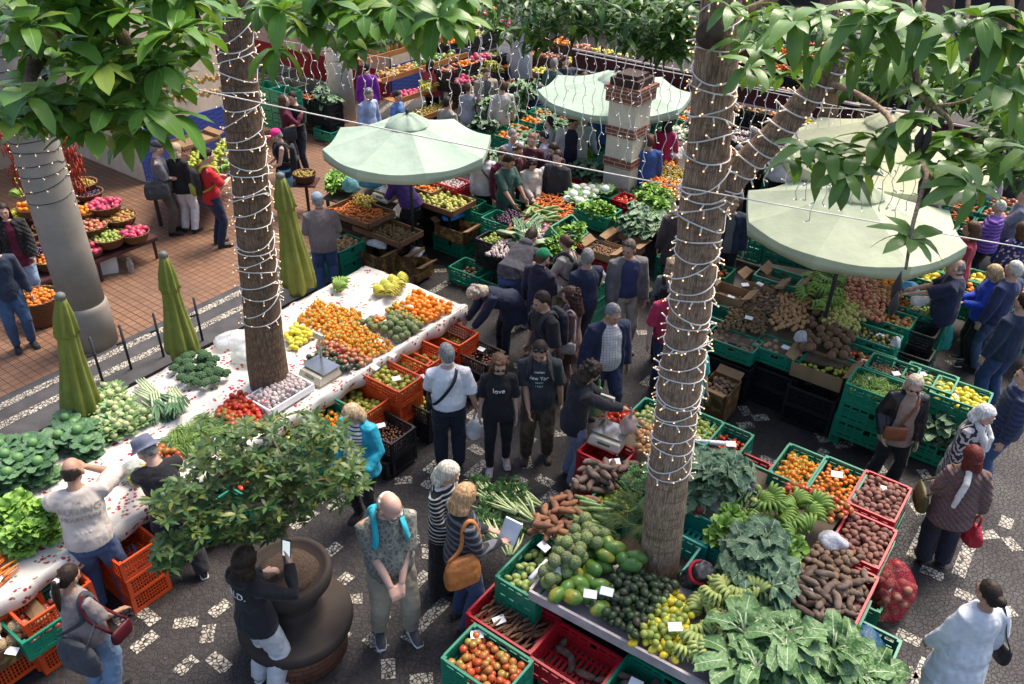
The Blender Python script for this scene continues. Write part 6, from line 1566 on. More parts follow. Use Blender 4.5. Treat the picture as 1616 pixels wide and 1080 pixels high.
o=g.obj('onion_fill',MR('sack_potato',[(.30,.12,.08),(.36,.16,.10)],.6));nm=N('red_net');v=nm.n('TexVoronoi',feature='DISTANCE_TO_EDGE');v.inputs['Scale'].default_value=70;nm.l(nm.coord(),v.inputs['Vector']);nm.col((.45,.01,.04));nm.l(nm.ramp(v.outputs['Distance'],[(.06,.95),(.10,.08)]),nm.b.inputs['Alpha'])
g=MB();g.lathe([(.05,0),(.18,.01),(.215,.10),(.215,.25),(.19,.40),(.12,.50),(.05,.56),(.03,.60)],26,wob=lambda a,z:1+.06*math.sin(4*a+z*12));r_=g.obj('net_sack',nm.m,loc=G(1407,930,0));tag(r_,'red net sack full of potatoes standing on the paving by the stall','sack');o.parent=r_;r_.scale=(1.15,1.15,1)
scale_(968,690,.74,UA-PI/2+.1,'market scale with a bag of sweet potatoes beside the man in the black hoodie')
crate(965,705,.74,'red','v',n=3,label='under the second market scale',L=.5,W=.4)
plastic_bag(G(998,672,.90),'clear bag of sweet potatoes on the second market scale',(.50,.34,.30),(.20,.18,.2),hang=False,a=.75)
pl('red_pepper',26,'orange pepper behind the second market scale',[(955,662),(965,640),(1005,645),(1000,662)],z=.76,mound=.04)
for x,y,z,l_ in ((872,860,.80,'price card on the chayotes'),(948,932,1.0,'price card on the papayas'),(974,927,1.0,'price card between papayas and avocados'),(892,897,.92,'price card beside the custard apples'),(1084,978,.98,'price card on the lemons'),(1152,957,.96,'price card on the pale bananas'),(945,788,.88,'price card on the courgettes'),(1248,843,.96,'price card beside the lettuces'),(1237,880,.96,'price card by the kale'),(1288,914,.92,'price card on the yams'),
 (1329,727,.86,'price card on the clementines'),(1408,748,.80,'price card on the farther red potatoes'),(806,979,.46,'price card on the cassava roots'),(772,1003,.58,'price card on the ripening tomatoes'),(1026,1070,.48,'price card on the dark roots'),(978,722,.90,'price card on the brown yams'),(1160,686,.56,'price card on the red tomatoes'),(912,808,.86,'price card on the sweet potatoes')):
 price(x,y,z,l_,(.11,.075))
g=MB();g.tube([(-.13,0,0),(.13,0,0)],.024,12);tag(g.obj('paper_roll',M('roll_white',(.74,.74,.76),.6,.05),loc=G(865,898,.80),rot=(0,0,UA)),'white roll of plastic bags on the chayote crate','roll')
g=MB();g.tube([(-.16,0,0),(.16,0,0)],.026,12);tag(g.obj('paper_roll',M('roll_white',(.74,.74,.76),.6,.05),loc=G(1127,685,.64),rot=(0,0,-.1)),'white roll of bags on the red tomatoes','roll')
stall_base([(1120,520),(1330,560),(1440,430),(1215,400)],.74,'dark board under the onion and fruit stall of the pale green umbrella')
def q3(kd,n,label,q,z=.78,**k):drop(kd,quad(z,*grow(q,1.16)),z,int(n*(.8 if 'banana' in kd else 1.4)),label,**k)
q3('kiwi',120,'brown kiwi in the broad heap beneath the pale green umbrella',[(1135,505),(1170,455),(1225,465),(1200,510)],.78,mound=.06)
q3('potato',80,'pale brown potato in the heap beside the kiwis',[(1175,470),(1190,430),(1240,440),(1225,480)],.80,mound=.06)
q3('yellow_onion',80,'orange brown onion in the netted heap in the middle of the right stall',[(1215,500),(1228,440),(1275,455),(1268,505)],.82,mound=.12,size=.85)
q3('coconut',30,'brown coconut in the heap at the front of the right stall',[(1265,535),(1285,475),(1350,490),(1330,545)],.78,mound=.10)
q3('green_banana_bunch',22,'green banana hand beneath the pale green umbrella',[(1265,470),(1280,415),(1325,425),(1310,470)],.84,mound=.10)
q3('pear',90,'yellow pear in the heap beside the umbrella pole',[(1300,490),(1320,445),(1372,465),(1350,500)],.82,mound=.08)
q3('red_apple',100,'red apple in the heap behind the pears',[(1330,455),(1340,412),(1405,440),(1382,485)],.84,mound=.10)
q3('mango',50,'yellow orange mango at the back of the right stall',[(1370,445),(1378,415),(1425,425),(1410,455)],.86,mound=.05)
q3('orange',20,'orange at the very back of the right stall',[(1390,430),(1395,415),(1415,420),(1410,435)],.88)
c=crate(1158,520,.76,'green','v',n=1,label='of brown potatoes at the left front of the right stall',L=.66,W=.36,H=.2);cf(c,'potato',60,'brown potato in the left front crate of the right stall',.10)
c=crate(1232,530,.76,'green','v',n=1,label='of yellow onions at the front of the right stall',L=.62,W=.36,H=.2);cf(c,'yellow_onion',40,'yellow onion in the front crate of the right stall',.10)
for i,(x,y) in enumerate(((1160,548),(1232,560),(1292,590))):crate(x,y,.54,'black','v',n=2,label=['at the left foot of the right stall','in the middle foot of the right stall','under the cardboard box of limes'][i],L=.6,H=.26)
c=cardbox(1300,552,.78,'open cardboard box of limes at the front of the right stall','v',L=.62,W=.42,H=.2);cf(c,'lime',30,'green lime in the cardboard box of the right stall',.10)
crate(1338,620,.42,'green','v',n=1,label='standing on end beside the black crates',L=.12,W=.40,H=.42)
c=crate(1392,583,.92,'green','v',n=3,label='of green beans at the corner of the right stall',L=.66,W=.44,H=.25);cf(c,'green_bean_handful',30,'handful of green beans in the corner crate of the right stall',.10)
c=crate(1370,540,.80,'green','v',n=2,label='of tomatoes behind the green beans',L=.60,W=.40);cf(c,'tomato',40,'tomato in the crate behind the green beans',.12)
c=crate(1410,555,.90,'green','v',n=3,label='of walnuts behind the green beans',L=.56,W=.40);cf(c,'walnut',130,'walnut in the green crate of the right stall',.12,mound=.03)
c=crate(1470,568,.86,'green','v',n=3,label='of green mangoes beside the lemons',L=.56,W=.42);cf(c,'chayote',34,'round green mango in the crate beside the lemons',.12)
c=crate(1520,590,.84,'green','v',n=3,label='of yellow lemons at the right corner of the right stall',L=.60,W=.44,H=.25);cf(c,'lemon',62,'yellow lemon in the crate at the right corner',.12,mound=.03)
c=crate(1380,505,.84,'green','v',n=2,label='of avocados and passion fruit in the right stall',L=.60,W=.40);cf(c,'avocado',26,'dark avocado in the right stall crate',.10);cf(c,'passion_fruit',24,'passion fruit next to avocados in the right stall crate',.08)
c=crate(1405,475,.84,'green','v',n=2,label='of mixed mangoes in the right stall',L=.56,W=.40);cf(c,'mango',34,'mango in the right stall crate',.10)
c=crate(1420,448,.84,'green','v',n=2,label='of oranges near the price counter',L=.5,W=.38);cf(c,'persimmon',26,'persimmon in the crate near the plastic bags',.10)
c=crate(1465,462,.84,'green','v',n=3,label='of guavas beside the man in the navy polo',L=.5,W=.40);cf(c,'guava',40,'green yellow guava beside the man in the navy polo',.10,mound=.05)
crate(1450,490,.80,'black','v',n=2,label='holding plastic bags beside the navy polo',L=.46,W=.34);crate(1440,525,.60,'black','v',n=2,label='standing below the plastic bags',L=.5,W=.34)
plastic_bag(G(1432,432,.92),'bright blue plastic bag on the right stall',(.05,.35,.65),(.3,.22,.12),hang=False,handles=False,a=.9)
plastic_bag(G(1448,452,.92),'white plastic bag beside the bright blue one',(.7,.68,.7),(.3,.22,.16),hang=False,handles=False)
plastic_bag(G(1262,520,.84),'clear bag hanging over the onion crate',(.6,.6,.6),(.16,.12,.16),hang=False,handles=False)
plastic_bag(G(1412,522,.82),'small white bag between two green crates',(.72,.72,.72),(.14,.10,.14),hang=False,handles=False)
c=crate(1500,665,.30,'green','v',n=1,label='of kale stalks behind the woman in the leather jacket',L=.6,W=.4,H=.28);cf(c,'kale_bunch',9,'kale bunch in the crate behind the woman in the leather jacket',.06,mound=.08)
c=cardbox(1140,592,.48,'printed cardboard box of potatoes beside the right stall','u',L=.42,W=.36,H=.22,printed=True,n=2);cf(c,'potato',24,'potato in the printed box beside the right stall',.08)
for i,(x,y) in enumerate(((1150,445),(1200,425),(1235,418))):cardbox(x,y,.92,['cardboard box at the left of the umbrella stall','cardboard box behind the potatoes of the right stall','open cardboard box beneath the umbrella valance'][i],'v',L=.45,W=.34,H=.14)
c=crate(1225,418,.95,'green','v',n=1,label='raised under the umbrella valance',L=.6,W=.4);c=crate(1135,480,.80,'green','v',n=2,label='beside the clear bag at the left end of the right stall',L=.5,W=.36)
for x,y,z,l_ in ((1172,434,.92,'price card on the cardboard box at the back'),(1195,432,.92,'second price card on the cardboard box at the back'),(1150,455,.86,'price card beside the kiwis'),(1180,486,.88,'price card on the kiwis'),(1240,530,.80,'price card on the yellow onions'),(1367,547,.76,'price card on the tomatoes behind the beans'),(1378,574,.88,'price card on the green beans'),(1416,564,.84,'price card on the walnuts'),(1508,596,.80,'price card on the yellow lemons'),(1458,563,.8,'price card on the green mangoes'),(1388,505,.8,'price card on the avocados of the right stall')):
 price(x,y,z,l_,(.10,.065))
def shelf_tray(px,py,z,L,W,label,yaw='u',hh=.05):
 p=G(px,py,z);rz=UA if yaw=='u' else UA-PI/2;g=MB()
 for c_,d_ in (((0,0,-hh),(L,W,.02)),((0,W/2,-hh/2+.02),(L,.025,hh+.04)),((0,-W/2,-hh/2+.02),(L,.025,hh+.04)),((L/2,0,-hh/2+.02),(.025,W-.03,hh+.038)),((-L/2,0,-hh/2+.02),(.025,W-.03,hh+.038))):g.box(c_,d_)
 tag(g.obj('wooden_tray',WOOD,smooth=False,loc=(p.x,p.y,z),rot=(0,0,rz)),label,'tray');return dict(p=Vector((p.x,p.y,0)),rz=rz,L=L,W=W,zt=z,zb=z-hh+.01)
def under(z,label,n,col='black',L=.6,W=.4):
 p=z['p'];H_=(z['zb']-.03)/n
 for i in range(n):
  CRL.append((crate_mesh(col,L,W,round(H_,3),'lattice' if col=='black' else 'panel'),(p.x,p.y,i*H_*1.0),(0,0,z['rz']),'%s crate %s, %s' % (col,label,['at the foot','second from the ground','third from the ground','fourth from the ground'][i]),None))
t1=shelf_tray(560,345,.80,.95,.62,'wooden tray of carrots behind the man in the grey cap','v');drop('carrot',t1,t1['zb'],120,'carrot in the wooden tray behind the man in the grey cap',mound=.06);under(t1,'carrying the carrot tray',3)
t2=shelf_tray(605,372,.66,1.0,.55,'wooden tray of potatoes below the carrot tray','v');drop('kiwi',t2,t2['zb'],120,'brown kiwi in the wooden tray below the carrots',mound=.05);under(t2,'carrying the potato tray',2)
q3('passion_fruit',34,'yellow passion fruit beyond the carrot tray',[(545,335),(555,318),(580,325),(575,340)],.85,mound=.05)
t3=shelf_tray(690,322,.82,.90,.62,'wooden tray of pears right of the seller in purple','v');drop('pear',t3,t3['zb'],70,'green pear in the tray right of the seller in purple',mound=.06,size=1.1);drop('guava',t3,t3['zb']+.06,12,'pale guava on top of the pear tray');under(t3,'carrying the pear tray',3)
t4=shelf_tray(665,300,.86,.6,.5,'wooden tray of bananas behind the seller in purple','v');drop('persimmon',t4,t4['zb'],46,'yellow persimmon in the tray behind the seller in purple',mound=.06,size=.9);under(t4,'carrying the persimmon tray',3)
c=crate(700,290,.95,'red','v',n=1,label='of garlic beneath the mint umbrella',L=.62,W=.4);cf(c,'garlic',60,'garlic head in the red crate beneath the mint umbrella',.08)
c=crate(535,395,.62,'green','u',n=3,label='of papery onions beside the man in the grey cap',L=.55,W=.4);cf(c,'yellow_onion',40,'onion in the green crate beside the man in the grey cap',.08,mound=.04)
c=crate(725,320,.74,'green','v',n=3,label='of yellow peppers beside the woman in white',L=.6,W=.42);cf(c,'mango',26,'small yellow fruit in the tall green crate stack',.12)
c=crate(745,330,.70,'green','v',n=3,label='right of the yellow pepper stack',L=.5,W=.4)
for i,(x,y,z,n_) in enumerate(((588,402,.50,2),(645,418,.30,1),(625,400,.42,1))):
 cardbox(x,y,z,['printed box with a white liner behind the far cloth corner','printed cardboard box on the paving beside the far cloth corner','cardboard box between the two printed ones'][i],'v',L=.52,W=.4,H=.24,printed=True,n=n_)
plastic_bag(G(590,398,.52),'white plastic liner spilling from the printed cardboard box',(.72,.72,.72),(.36,.2,.10),hang=False,handles=False,a=.95)
plastic_bag(G(652,410,.32),'white plastic liner in the box on the paving',(.72,.72,.72),(.26,.18,.14),hang=False,handles=False,a=.95)
c=cardbox(712,358,.56,'printed cardboard box holding blue plastic below the pear tray','v',L=.6,W=.4,H=.22,printed=True);crate(712,372,.33,'green','v',n=1,label='under the box of blue plastic',L=.66,W=.42,H=.32)
plastic_bag(G(708,348,.58),'bright blue plastic sheet bag below the pear tray',(.03,.22,.60),(.42,.28,.16),hang=False,handles=False,a=.95)
plastic_bag(G(545,312,.90),'blue tinted plastic bag left of the seller in purple',(.12,.38,.48),(.30,.24,.24),hang=False,handles=False,a=.7);plastic_bag(G(575,305,.90),'large knotted blue plastic bag behind the seller in purple',(.04,.25,.45),(.40,.28,.36),hang=False,handles=False,a=.85)
stall_base([(500,325),(600,350),(640,300),(545,285)],.76,'low board left of the seller in purple');q3('lettuce',8,'pale lettuce at the left end of the mint umbrella stall',[(508,315),(520,298),(545,305),(530,322)],.80);q3('kale_bunch',9,'dark leafy bunch beneath the mint umbrella',[(595,300),(605,285),(640,288),(630,302)],.86)
scale_(600,322,.84,UA-PI/2,'cream market scale beside the seller in purple');cardbox(636,432,.18,'flattened green edged box behind the cherry cloth corner','v',L=.5,W=.3,H=.12)
stall_base([(770,395),(900,420),(1010,350),(850,290)],.70,'board under the centre stall of carrots and leeks')
q3('carrot',110,'carrot in the heap before the woman in cream',[(835,335),(850,308),(895,318),(885,345)],.86,mound=.07)
q3('courgette',26,'pale courgette between carrots and purple roots',[(825,345),(835,332),(870,340),(860,352)],.84)
q3('plum',70,'dark plum at the left end of the centre stall',[(780,352),(795,335),(825,345),(812,360)],.84)
q3('sweet_potato',46,'purple brown root in the middle of the centre stall',[(795,368),(815,345),(870,352),(850,375)],.80,mound=.06,orient=math.radians(60))
q3('turnip',16,'purple topped turnip at the edge of the centre stall',[(815,370),(830,352),(860,362),(845,378)],.86);q3('leek_bundle',10,'green leek bundle across the centre stall',[(800,375),(830,362),(880,375),(850,392)],.82,mound=.05)
q3('cauliflower',16,'white cauliflower in the row behind the carrots',[(875,318),(900,300),(945,300),(915,325)],.84,mound=.04)
q3('lettuce',9,'green leafy head at the front of the centre stall',[(860,395),(880,370),(905,380),(885,400)],.76)
q3('garlic',60,'garlic head at the left front of the centre stall',[(765,405),(785,385),(815,385),(800,410)],.74)
c=crate(775,378,.74,'black','v',n=2,label='of green pears at the left of the centre stall',L=.5,W=.38);cf(c,'guava',34,'green guava in the black crate of the centre stall',.08,mound=.04)
c=crate(935,325,1.04,'green','v',n=1,label='full of pale lettuce on top of the centre stall',L=.62,W=.44,H=.26);cf(c,'lettuce',8,'pale lettuce in the raised green crate',.10,mound=.05);crate(932,340,.80,'green','v',n=1,label='carrying the raised lettuce crate',L=.62,W=.44,H=.26)
crate(880,352,1.0,'green','u',n=1,label='tilted against the raised lettuce crate',L=.60,W=.40,H=.24,tilt=.6)
c=crate(785,345,.84,'green','v',n=2,label='of purple aubergines at the far left of the centre stall',L=.56,W=.42);cf(c,'plum',40,'purple plum in the green crate of the centre stall',.10)
c=crate(908,378,.78,'black','v',n=2,label='of red tomatoes behind the bun haired woman',L=.5,W=.36);cf(c,'red_tomato',50,'red tomato in the black crate behind the bun haired woman',.10)
c=cardbox(945,385,.80,'cardboard tray of little brown nuts behind the grey haired man','v',L=.46,W=.36,H=.12);cf(c,'walnut',110,'walnut in the cardboard tray of the centre stall',.07)
c=cardbox(980,372,.82,'large open cardboard box right of the walnuts','v',L=.5,W=.4,H=.2);c=crate(962,400,.66,'red','v',n=2,label='under the walnut tray',L=.5,W=.36)
c=crate(925,440,.62,'green','u',n=3,label='of tomatoes behind the grey haired man in navy',L=.5,W=.4);cf(c,'yellow_onion',26,'onion in the crate behind the grey haired man in navy',.08);plastic_bag(G(940,438,.66),'clear plastic bag beside the grey haired man in navy',(.6,.6,.6),(.22,.18,.2),hang=False,handles=False)
c=crate(740,425,.26,'green','v',n=1,label='of old potatoes on the paving behind the bending old woman',L=.62,W=.42,H=.24);cf(c,'potato',26,'potato in the crate on the paving behind the old woman',.16)
c=crate(775,438,.24,'green','v',n=1,label='of beets on the paving next to the old potatoes',L=.58,W=.40,H=.24);cf(c,'beetroot',14,'beetroot in the crate on the paving',.16)
q3('kale_bunch',10,'grey green kale bunch right of the walnut tray',[(985,362),(995,340),(1030,345),(1020,368)],.84,mound=.05)
stall_base([(1000,345),(1075,370),(1150,260),(1030,205)],.70,'board under the orange fruit stall right of the brick pillar')
q3('orange',70,'orange in the far heap right of the brick pillar',[(1005,245),(1020,218),(1060,225),(1050,255)],.84,mound=.10)
q3('persimmon',80,'orange persimmon in the nearer heap right of the brick pillar',[(1005,295),(1015,272),(1065,280),(1055,310)],.84,mound=.10)
q3('passion_fruit',70,'yellow fruit between the two orange heaps',[(1030,275),(1035,252),(1072,260),(1068,285)],.84,mound=.08)
q3('lettuce',12,'green lettuce below the nearer orange heap',[(1000,320),(1010,295),(1040,305),(1030,330)],.82,mound=.05);q3('herb_bunch',10,'dark herb bunch below the nearer orange heap',[(1025,335),(1035,305),(1070,315),(1062,345)],.80)
q3('guava',30,'yellow green guava at the foot of the pillar stall',[(998,325),(1002,310),(1018,315),(1012,332)],.80);plastic_bag(G(1052,238,.9),'white plastic bag on the orange fruit stall',(.6,.6,.66),(.4,.3,.2),hang=False,handles=False)
q3('cauliflower',9,'white cauliflower at the back of the orange fruit stall',[(1025,210),(1035,200),(1065,208),(1055,216)],.84)
bt=empty('basket_stand',G(100,455,K),'stepped dark metal stand carrying the wicker fruit baskets','stand',rz=UA);DK=M('dark_red_metal',(.06,.02,.02),.5)
g=MB()
for y_,z_ in ((-.64,.37),(-.30,.44),(.06,.60),(.44,.70),(.78,.82)):
 g.box((.15,y_,z_),(2.0,.36,.02));g.box((.15,y_-.19,z_-.02),(2.0,.015,.05))
g.obj('shelf',DK,bt,smooth=False)
for x in (-.8,.15,1.1):
 for y,h_ in ((-.78,.36),(.9,.81)):g=MB();g.box((x,y,h_/2),(.035,.035,h_));g.obj('leg',DK,bt,smooth=False)
bl=[(55,500,.52,.29,.46,'persimmon',42,'the tall floor basket left of the grey column'),(72,440,.66,.20,.14,'persimmon',26,'the small basket above the tall floor basket'),(60,425,.72,.24,.13,'plum',40,'the dark plum basket left of the column'),(30,400,.82,.25,.13,'kiwi',44,'the kiwi basket at the left edge'),
 (12,375,.95,.25,.13,'lemon',34,'the lemon basket at the left edge'),(40,360,1.08,.20,.13,'orange',22,'the orange basket behind the kiwis'),(62,388,.86,.16,.10,'red_apple',12,'the apple basket half behind the column'),(134,384,.82,.26,.13,'red_apple',34,'the peach basket right of the column'),
 (163,400,.70,.26,.14,'guava',30,'the green guava basket at the front row'),(205,392,.68,.22,.13,'pitahaya',14,'the pink fruit basket at the right end'),(180,368,.80,.26,.13,'mango',32,'the mango basket behind the guavas'),(125,362,.92,.20,.12,'orange',20,'the orange basket right of the column'),
 (155,350,.96,.27,.13,'pitahaya',26,'the big pitahaya basket'),(140,420,.62,.16,.10,'pitahaya',8,'the low dragon fruit basket'),(118,318,1.12,.24,.10,'passion_fruit',36,'the topmost passion fruit basket'),(130,332,1.04,.22,.10,'plum',30,'the dark dried fruit basket'),(95,370,.9,.18,.10,'lime',18,'the lime basket behind the column')]
for x,y,z,r,h_,kd,n_,l_ in bl:
 p=G(x,y,z);b_=basket((p.x,p.y,z-h_ if h_<.4 else .13),r*1.0,h_ if h_<.4 else z-.13,'wicker basket, '+l_);b_['zt']=z;drop(kd,b_,z-.05,int(n_*1.5),'%s in %s' % (kd.replace('_',' '),l_),mound=.12)
q3('green_banana_bunch',5,'green banana bunch at the left edge of the arcade stall',[(15,345),(15,325),(45,330),(40,350)],1.15)
p=G(168,455,K);o=MB();o.rings([[Vector((a*x,b_*y,z)) for x,y in ((-1,-1),(1,-1),(1,1),(-1,1))] for a,b_,z in ((.14,.10,0),(.15,.10,.15),(.13,.06,.30),(.09,.015,.37))]);tag(o.obj('paper_bag',M('white_paper',(.68,.68,.66),.7,.05,5,.4,12),loc=p,rot=(0,0,.4),smooth=False),'white paper bag on the tiled floor under the basket stand','bag')
p=G(204,455,K);o=MB();o.lathe([(.04,0),(.045,.02),(.045,.18),(.015,.25),(.015,.27)],14);gl=N('clear_plastic');gl.col((.8,.85,.85)).set(.1,.5,trans=.85);tag(o.obj('water_bottle',gl.m,loc=p),'clear water bottle on the tiled floor under the basket stand','bottle')
stand2=table_top([G(x,y,.75) for x,y in ((225,330),(330,330),(372,265),(265,258))],.75,.04,DK,'dark stand of green fruit before the shoppers in the arcade','fruit_stand')
q3('lime',60,'green fruit in the heap before the shoppers in the arcade',[(288,285),(292,262),(332,262),(328,288)],1.0,mound=.12,size=1.5);q3('pear',36,'yellow fruit below the green heap in the arcade',[(270,300),(275,280),(300,282),(296,302)],.86,mound=.06)
q3('lime',20,'green fruit right of the heap in the arcade',[(330,262),(336,245),(348,250),(345,268)],1.05,size=1.5);q3('chestnut',150,'nut in the tray above the shoppers heads',[(258,262),(268,240),(292,250),(284,268)],1.1);cardbox(292,240,1.2,'grey wire tray above the arcade fruit','u',L=.8,W=.5,H=.06)
q3('green_banana_bunch',7,'green banana hand beside the arcade fruit heap',[(322,300),(325,278),(350,284),(346,306)],.9)
for i,(x,y) in enumerate(((262,152),(272,172))):
 a=onY(x-30,y+8,15.0);g=MB();random.seed(i)
 for k in range(34):g.ell((.045*k+rr(-.01,.01),rr(-.03,.03),.02*k*.35+rr(-.05,.05)),(.035,.03,.045),7,5)
 tag(g.obj('dried_corn_garland',MR('dried_corn',[(.50,.28,.07),(.60,.38,.12)],.6),loc=a),['upper garland of dried golden pods on the arcade wall','lower garland of dried golden pods on the arcade wall'][i],'garland')
for i,(x,y) in enumerate(((10,262),(95,268))):
 a=atD(x,y,13.0);g=MB();random.seed(i+5)
 for k in range(150):q=Vector((rr(-.13,.13),rr(-.1,.1),.25-.011*k/2+rr(-.03,.03)));g.tube([q,q+Vector((rr(-.02,.02),rr(-.02,.02),-.12))],[.014,.004],4)
 tag(g.obj('chilli_string',M('dried_chilli',(.30,.035,.015),.4),loc=a),['hanging string of dried red chillies at the left edge','hanging string of dried red chillies behind the column'][i],'chillies')
p=G(470,290,.8);b_=basket((p.x,p.y,.68),.2,.14,'small basket of yellow fruit behind the tall closed umbrella',None);drop('passion_fruit',b_,.78,30,'yellow fruit in the small basket behind the tall closed umbrella',mound=.08);sb=MB();sb.tube([(0,0,0),(0,0,.56)],.03);sb.box((0,0,.54),(.42,.42,.03));tag(sb.obj('basket_table',DK,loc=(p.x,p.y,K),smooth=False),'small dark table carrying the single fruit basket','table')
def block(x,y,z,n,m,kinds,col,label,yaw='v',L=.56,W=.40,stack=2,cnt=22,gapx=.02,size=1.25,rise=.0,mound=.05):
 p0=G(x,y,z);ax=(V if yaw=='v' else U);ay=(U if yaw=='v' else -V);k=0;H_=.22
 ords=['first','second','third','fourth','fifth','sixth','seventh','eighth'];rows=['front row','second row','third row','back row']
 for j in range(m):
  for i in range(n):
   p=p0+ax*(i*(L+gapx))+ay*(j*(W+gapx));zz=z+rise*j;wh='%s in %s, %s' % (ords[i],rows[min(j,3)],label[4:])
   c_=col if isinstance(col,str) else col[k % len(col)]
   for s_ in range(stack if j==0 or i in (0,n-1) else 1):
    CRL.append((crate_mesh(c_,L,W,H_,'panel'),(p.x,p.y,zz-H_*(s_+1)),(0,0,UA-PI/2 if yaw=='v' else UA),'%s crate, %s%s' % (c_,wh,['',', second down',', third down',', fourth down'][s_]),'crates of '+label))
   kd=kinds[k % len(kinds)];k+=1
   if kd:drop(kd,dict(p=Vector((p.x,p.y,0)),rz=UA-PI/2 if yaw=='v' else UA,L=L,W=W),zz-.10,max(5,int(cnt*(.35 if KIND[kd]['flat'] else 1))),'%s crated %s' % (kd.replace('_',' '),wh),size=size*(.75 if KIND[kd]['flat'] and 'banana' not in kd else 1),mound=mound,tries=4)
block(752,205,.75,3,4,['kale_bunch','orange','cabbage','spring_greens','mango','red_tomato'],'green','the greens stall beside the lavender column',rise=.05,cnt=20)
block(800,240,.75,3,3,['red_tomato','cabbage','red_potato','cauliflower','kale_bunch','lettuce'],'green','the radish stall behind the shoppers in white',rise=.05)
block(838,160,.75,4,4,['cauliflower','red_tomato','orange','garlic','mango','pitahaya','lettuce','tomato'],'green','the stall under the farther mint umbrella',rise=.06)
block(880,190,.78,3,2,['persimmon','mango','orange'],'green','the orange stall left of the brick pillar')
block(895,285,.75,3,2,['red_tomato','herb_bunch','red_pepper','kale_bunch'],['red','green'],'the stall left of the pillar base')
block(760,262,.70,2,2,['kale_bunch','cabbage'],'green','the stall behind the white cardigan')
block(790,320,.60,2,1,['plum','guava'],'green','the low stall before the green polo')
block(1140,150,.95,6,3,['persimmon','mango','orange','lemon','pear','red_tomato'],'black','the fruit counter under the fascia',rise=.12,cnt=26,size=1.3)
block(1130,235,.80,4,2,['red_tomato','potato',None,'orange'],['green','black'],'the dim stall behind the forked trunk',cnt=20)
block(1145,200,.8,2,2,['garlic','walnut'],'black','the small stall behind the man in the dark jacket',cnt=26)
block(985,160,.80,4,2,['orange','lettuce','persimmon'],'green','the stall hidden behind the second mint umbrella')
block(1240,290,.8,5,2,['yellow_onion','red_apple','kiwi','mango','tomato'],'green','the stall behind the pale green umbrella',cnt=20)
block(1440,300,.85,5,3,['sweet_potato','carrot','red_apple','orange','garlic'],'green','the carrot stall right of the umbrella top',rise=.06)
block(1475,410,.80,3,2,['lemon','persimmon','lemon','green_bean_handful'],'green','the lemon stall behind the navy polo',cnt=22)
block(1570,455,.7,3,1,['lettuce','cabbage'],'green','the low greens stall at the right edge')
block(1180,350,.6,3,1,[None,'potato',None],'green','the dark corner left of the pale green umbrella')
block(590,395-45,.3,1,1,[None],'green','the gap under the potato tray')
block(1065,395,.6,2,1,['red_tomato','tomato'],'green','the stall behind the grey hoodie man')
pp=G(635,165,1.0);st=empty('pineapple_stand',(pp.x,pp.y,0),'stepped stand with slanting orange boards of pineapples and papayas','stand',rz=UA)
for j in range(4):
 g=MB();z=.55+.36*j;y=.1+.42*j;g.box((1.3,y,z),(2.9,.42,.02));g.box((1.3,y-.22,z+.03),(2.9,.03,.11));g.obj('shelf_board',OWOOD,st,smooth=False)
for x in (-.1,2.7):
 for y,h_ in ((0,.6),(1.5,1.65)):g=MB();g.box((x,y,h_/2),(.05,.05,h_));g.obj('leg',METAL,st,smooth=False)
def strow(j,kd,x0,x1,n,label,size=1.3):
 z=.56+.36*j;a=[];rzm=Matrix.Translation((pp.x,pp.y,0)) @ Matrix.Rotation(UA,4,'Z')
 for x_,y_ in ((x0,.42*j-.08),(x1,.42*j-.08),(x1,.42*j+.28),(x0,.42*j+.28)):q=rzm @ Vector((x_,y_,z));a.append(q)
 drop(kd,a,z,n,label,size=size,mound=.05,tries=5)
strow(3,'pineapple',0,1.4,13,'pineapple on the top board of the pineapple stand',1.25);strow(3,'potato',1.5,2.7,60,'brown root on the top board of the pineapple stand');strow(2,'mango',0,1.3,40,'mango below the pineapples',1.5);strow(2,'papaya',.9,2.7,16,'papaya on the second board of the pineapple stand',1.0)
strow(1,'pitahaya',0,.7,22,'pink dragon fruit on the third board of the pineapple stand',1.0);strow(1,'yellow_banana_bunch',.7,2.7,26,'banana hand on the third board',1.1);strow(0,'passion_fruit',0,1.7,110,'passion fruit on the lowest board of the pineapple stand',1.3);strow(0,'persimmon',1.7,2.7,50,'persimmon on the lowest board of the pineapple stand',1.1)
block(738,150,.95,4,3,['yellow_banana_bunch','persimmon','red_apple','orange','pitahaya','pear'],'black','the banana stall behind the beige jacket',yaw='u',rise=.2)
block(805,105,.95,5,3,['red_apple','lemon','pear','guava','red_tomato','orange'],'black','the apple stall behind the green cardigan',rise=.25,cnt=26,size=1.4)
block(690,70,1.2,6,3,['orange','red_apple','pear','green_banana_bunch','pitahaya'],'black','the farthest fruit stall below the leaves',yaw='u',rise=.3,cnt=22,size=1.5)
block(1140,80,1.0,8,3,['orange','red_pepper','persimmon','pear','red_tomato'],'black','the farthest flower and fruit row',rise=.25,size=1.5)
for i,(x,y) in enumerate(((412,165),(470,190),(430,190))):
 p=G(x,y,K);g=MB();g.rings([[Vector((a*x_,b*y_,z)) for x_,y_ in ((-1,-1),(1,-1),(1,1),(-1,1))] for a,b,z in ((.52,.36,0),(.56,.40,.62),(.59,.43,.64),(.55,.39,.64),(.50,.34,.10))]);tag(g.obj('grey_bin',M('grey_green_plastic',(.12,.14,.11),.6),loc=p,rot=(0,0,UA-PI/2),smooth=False),['big grey green bin at the pinkish wall, the farthest left','big grey green bin nearest the pale column','big grey green bin between the other two'][i],'bin')
block(405,150,1.2,2,1,[None,None],'green','the empty stack at the pinkish wall',stack=4);block(470,165,.9,2,1,['tomato','kale_bunch'],'black','the dark stack at the pinkish wall',stack=3);block(505,215,.4,1,1,[None],'green','the low stack beside the pale column',stack=1)
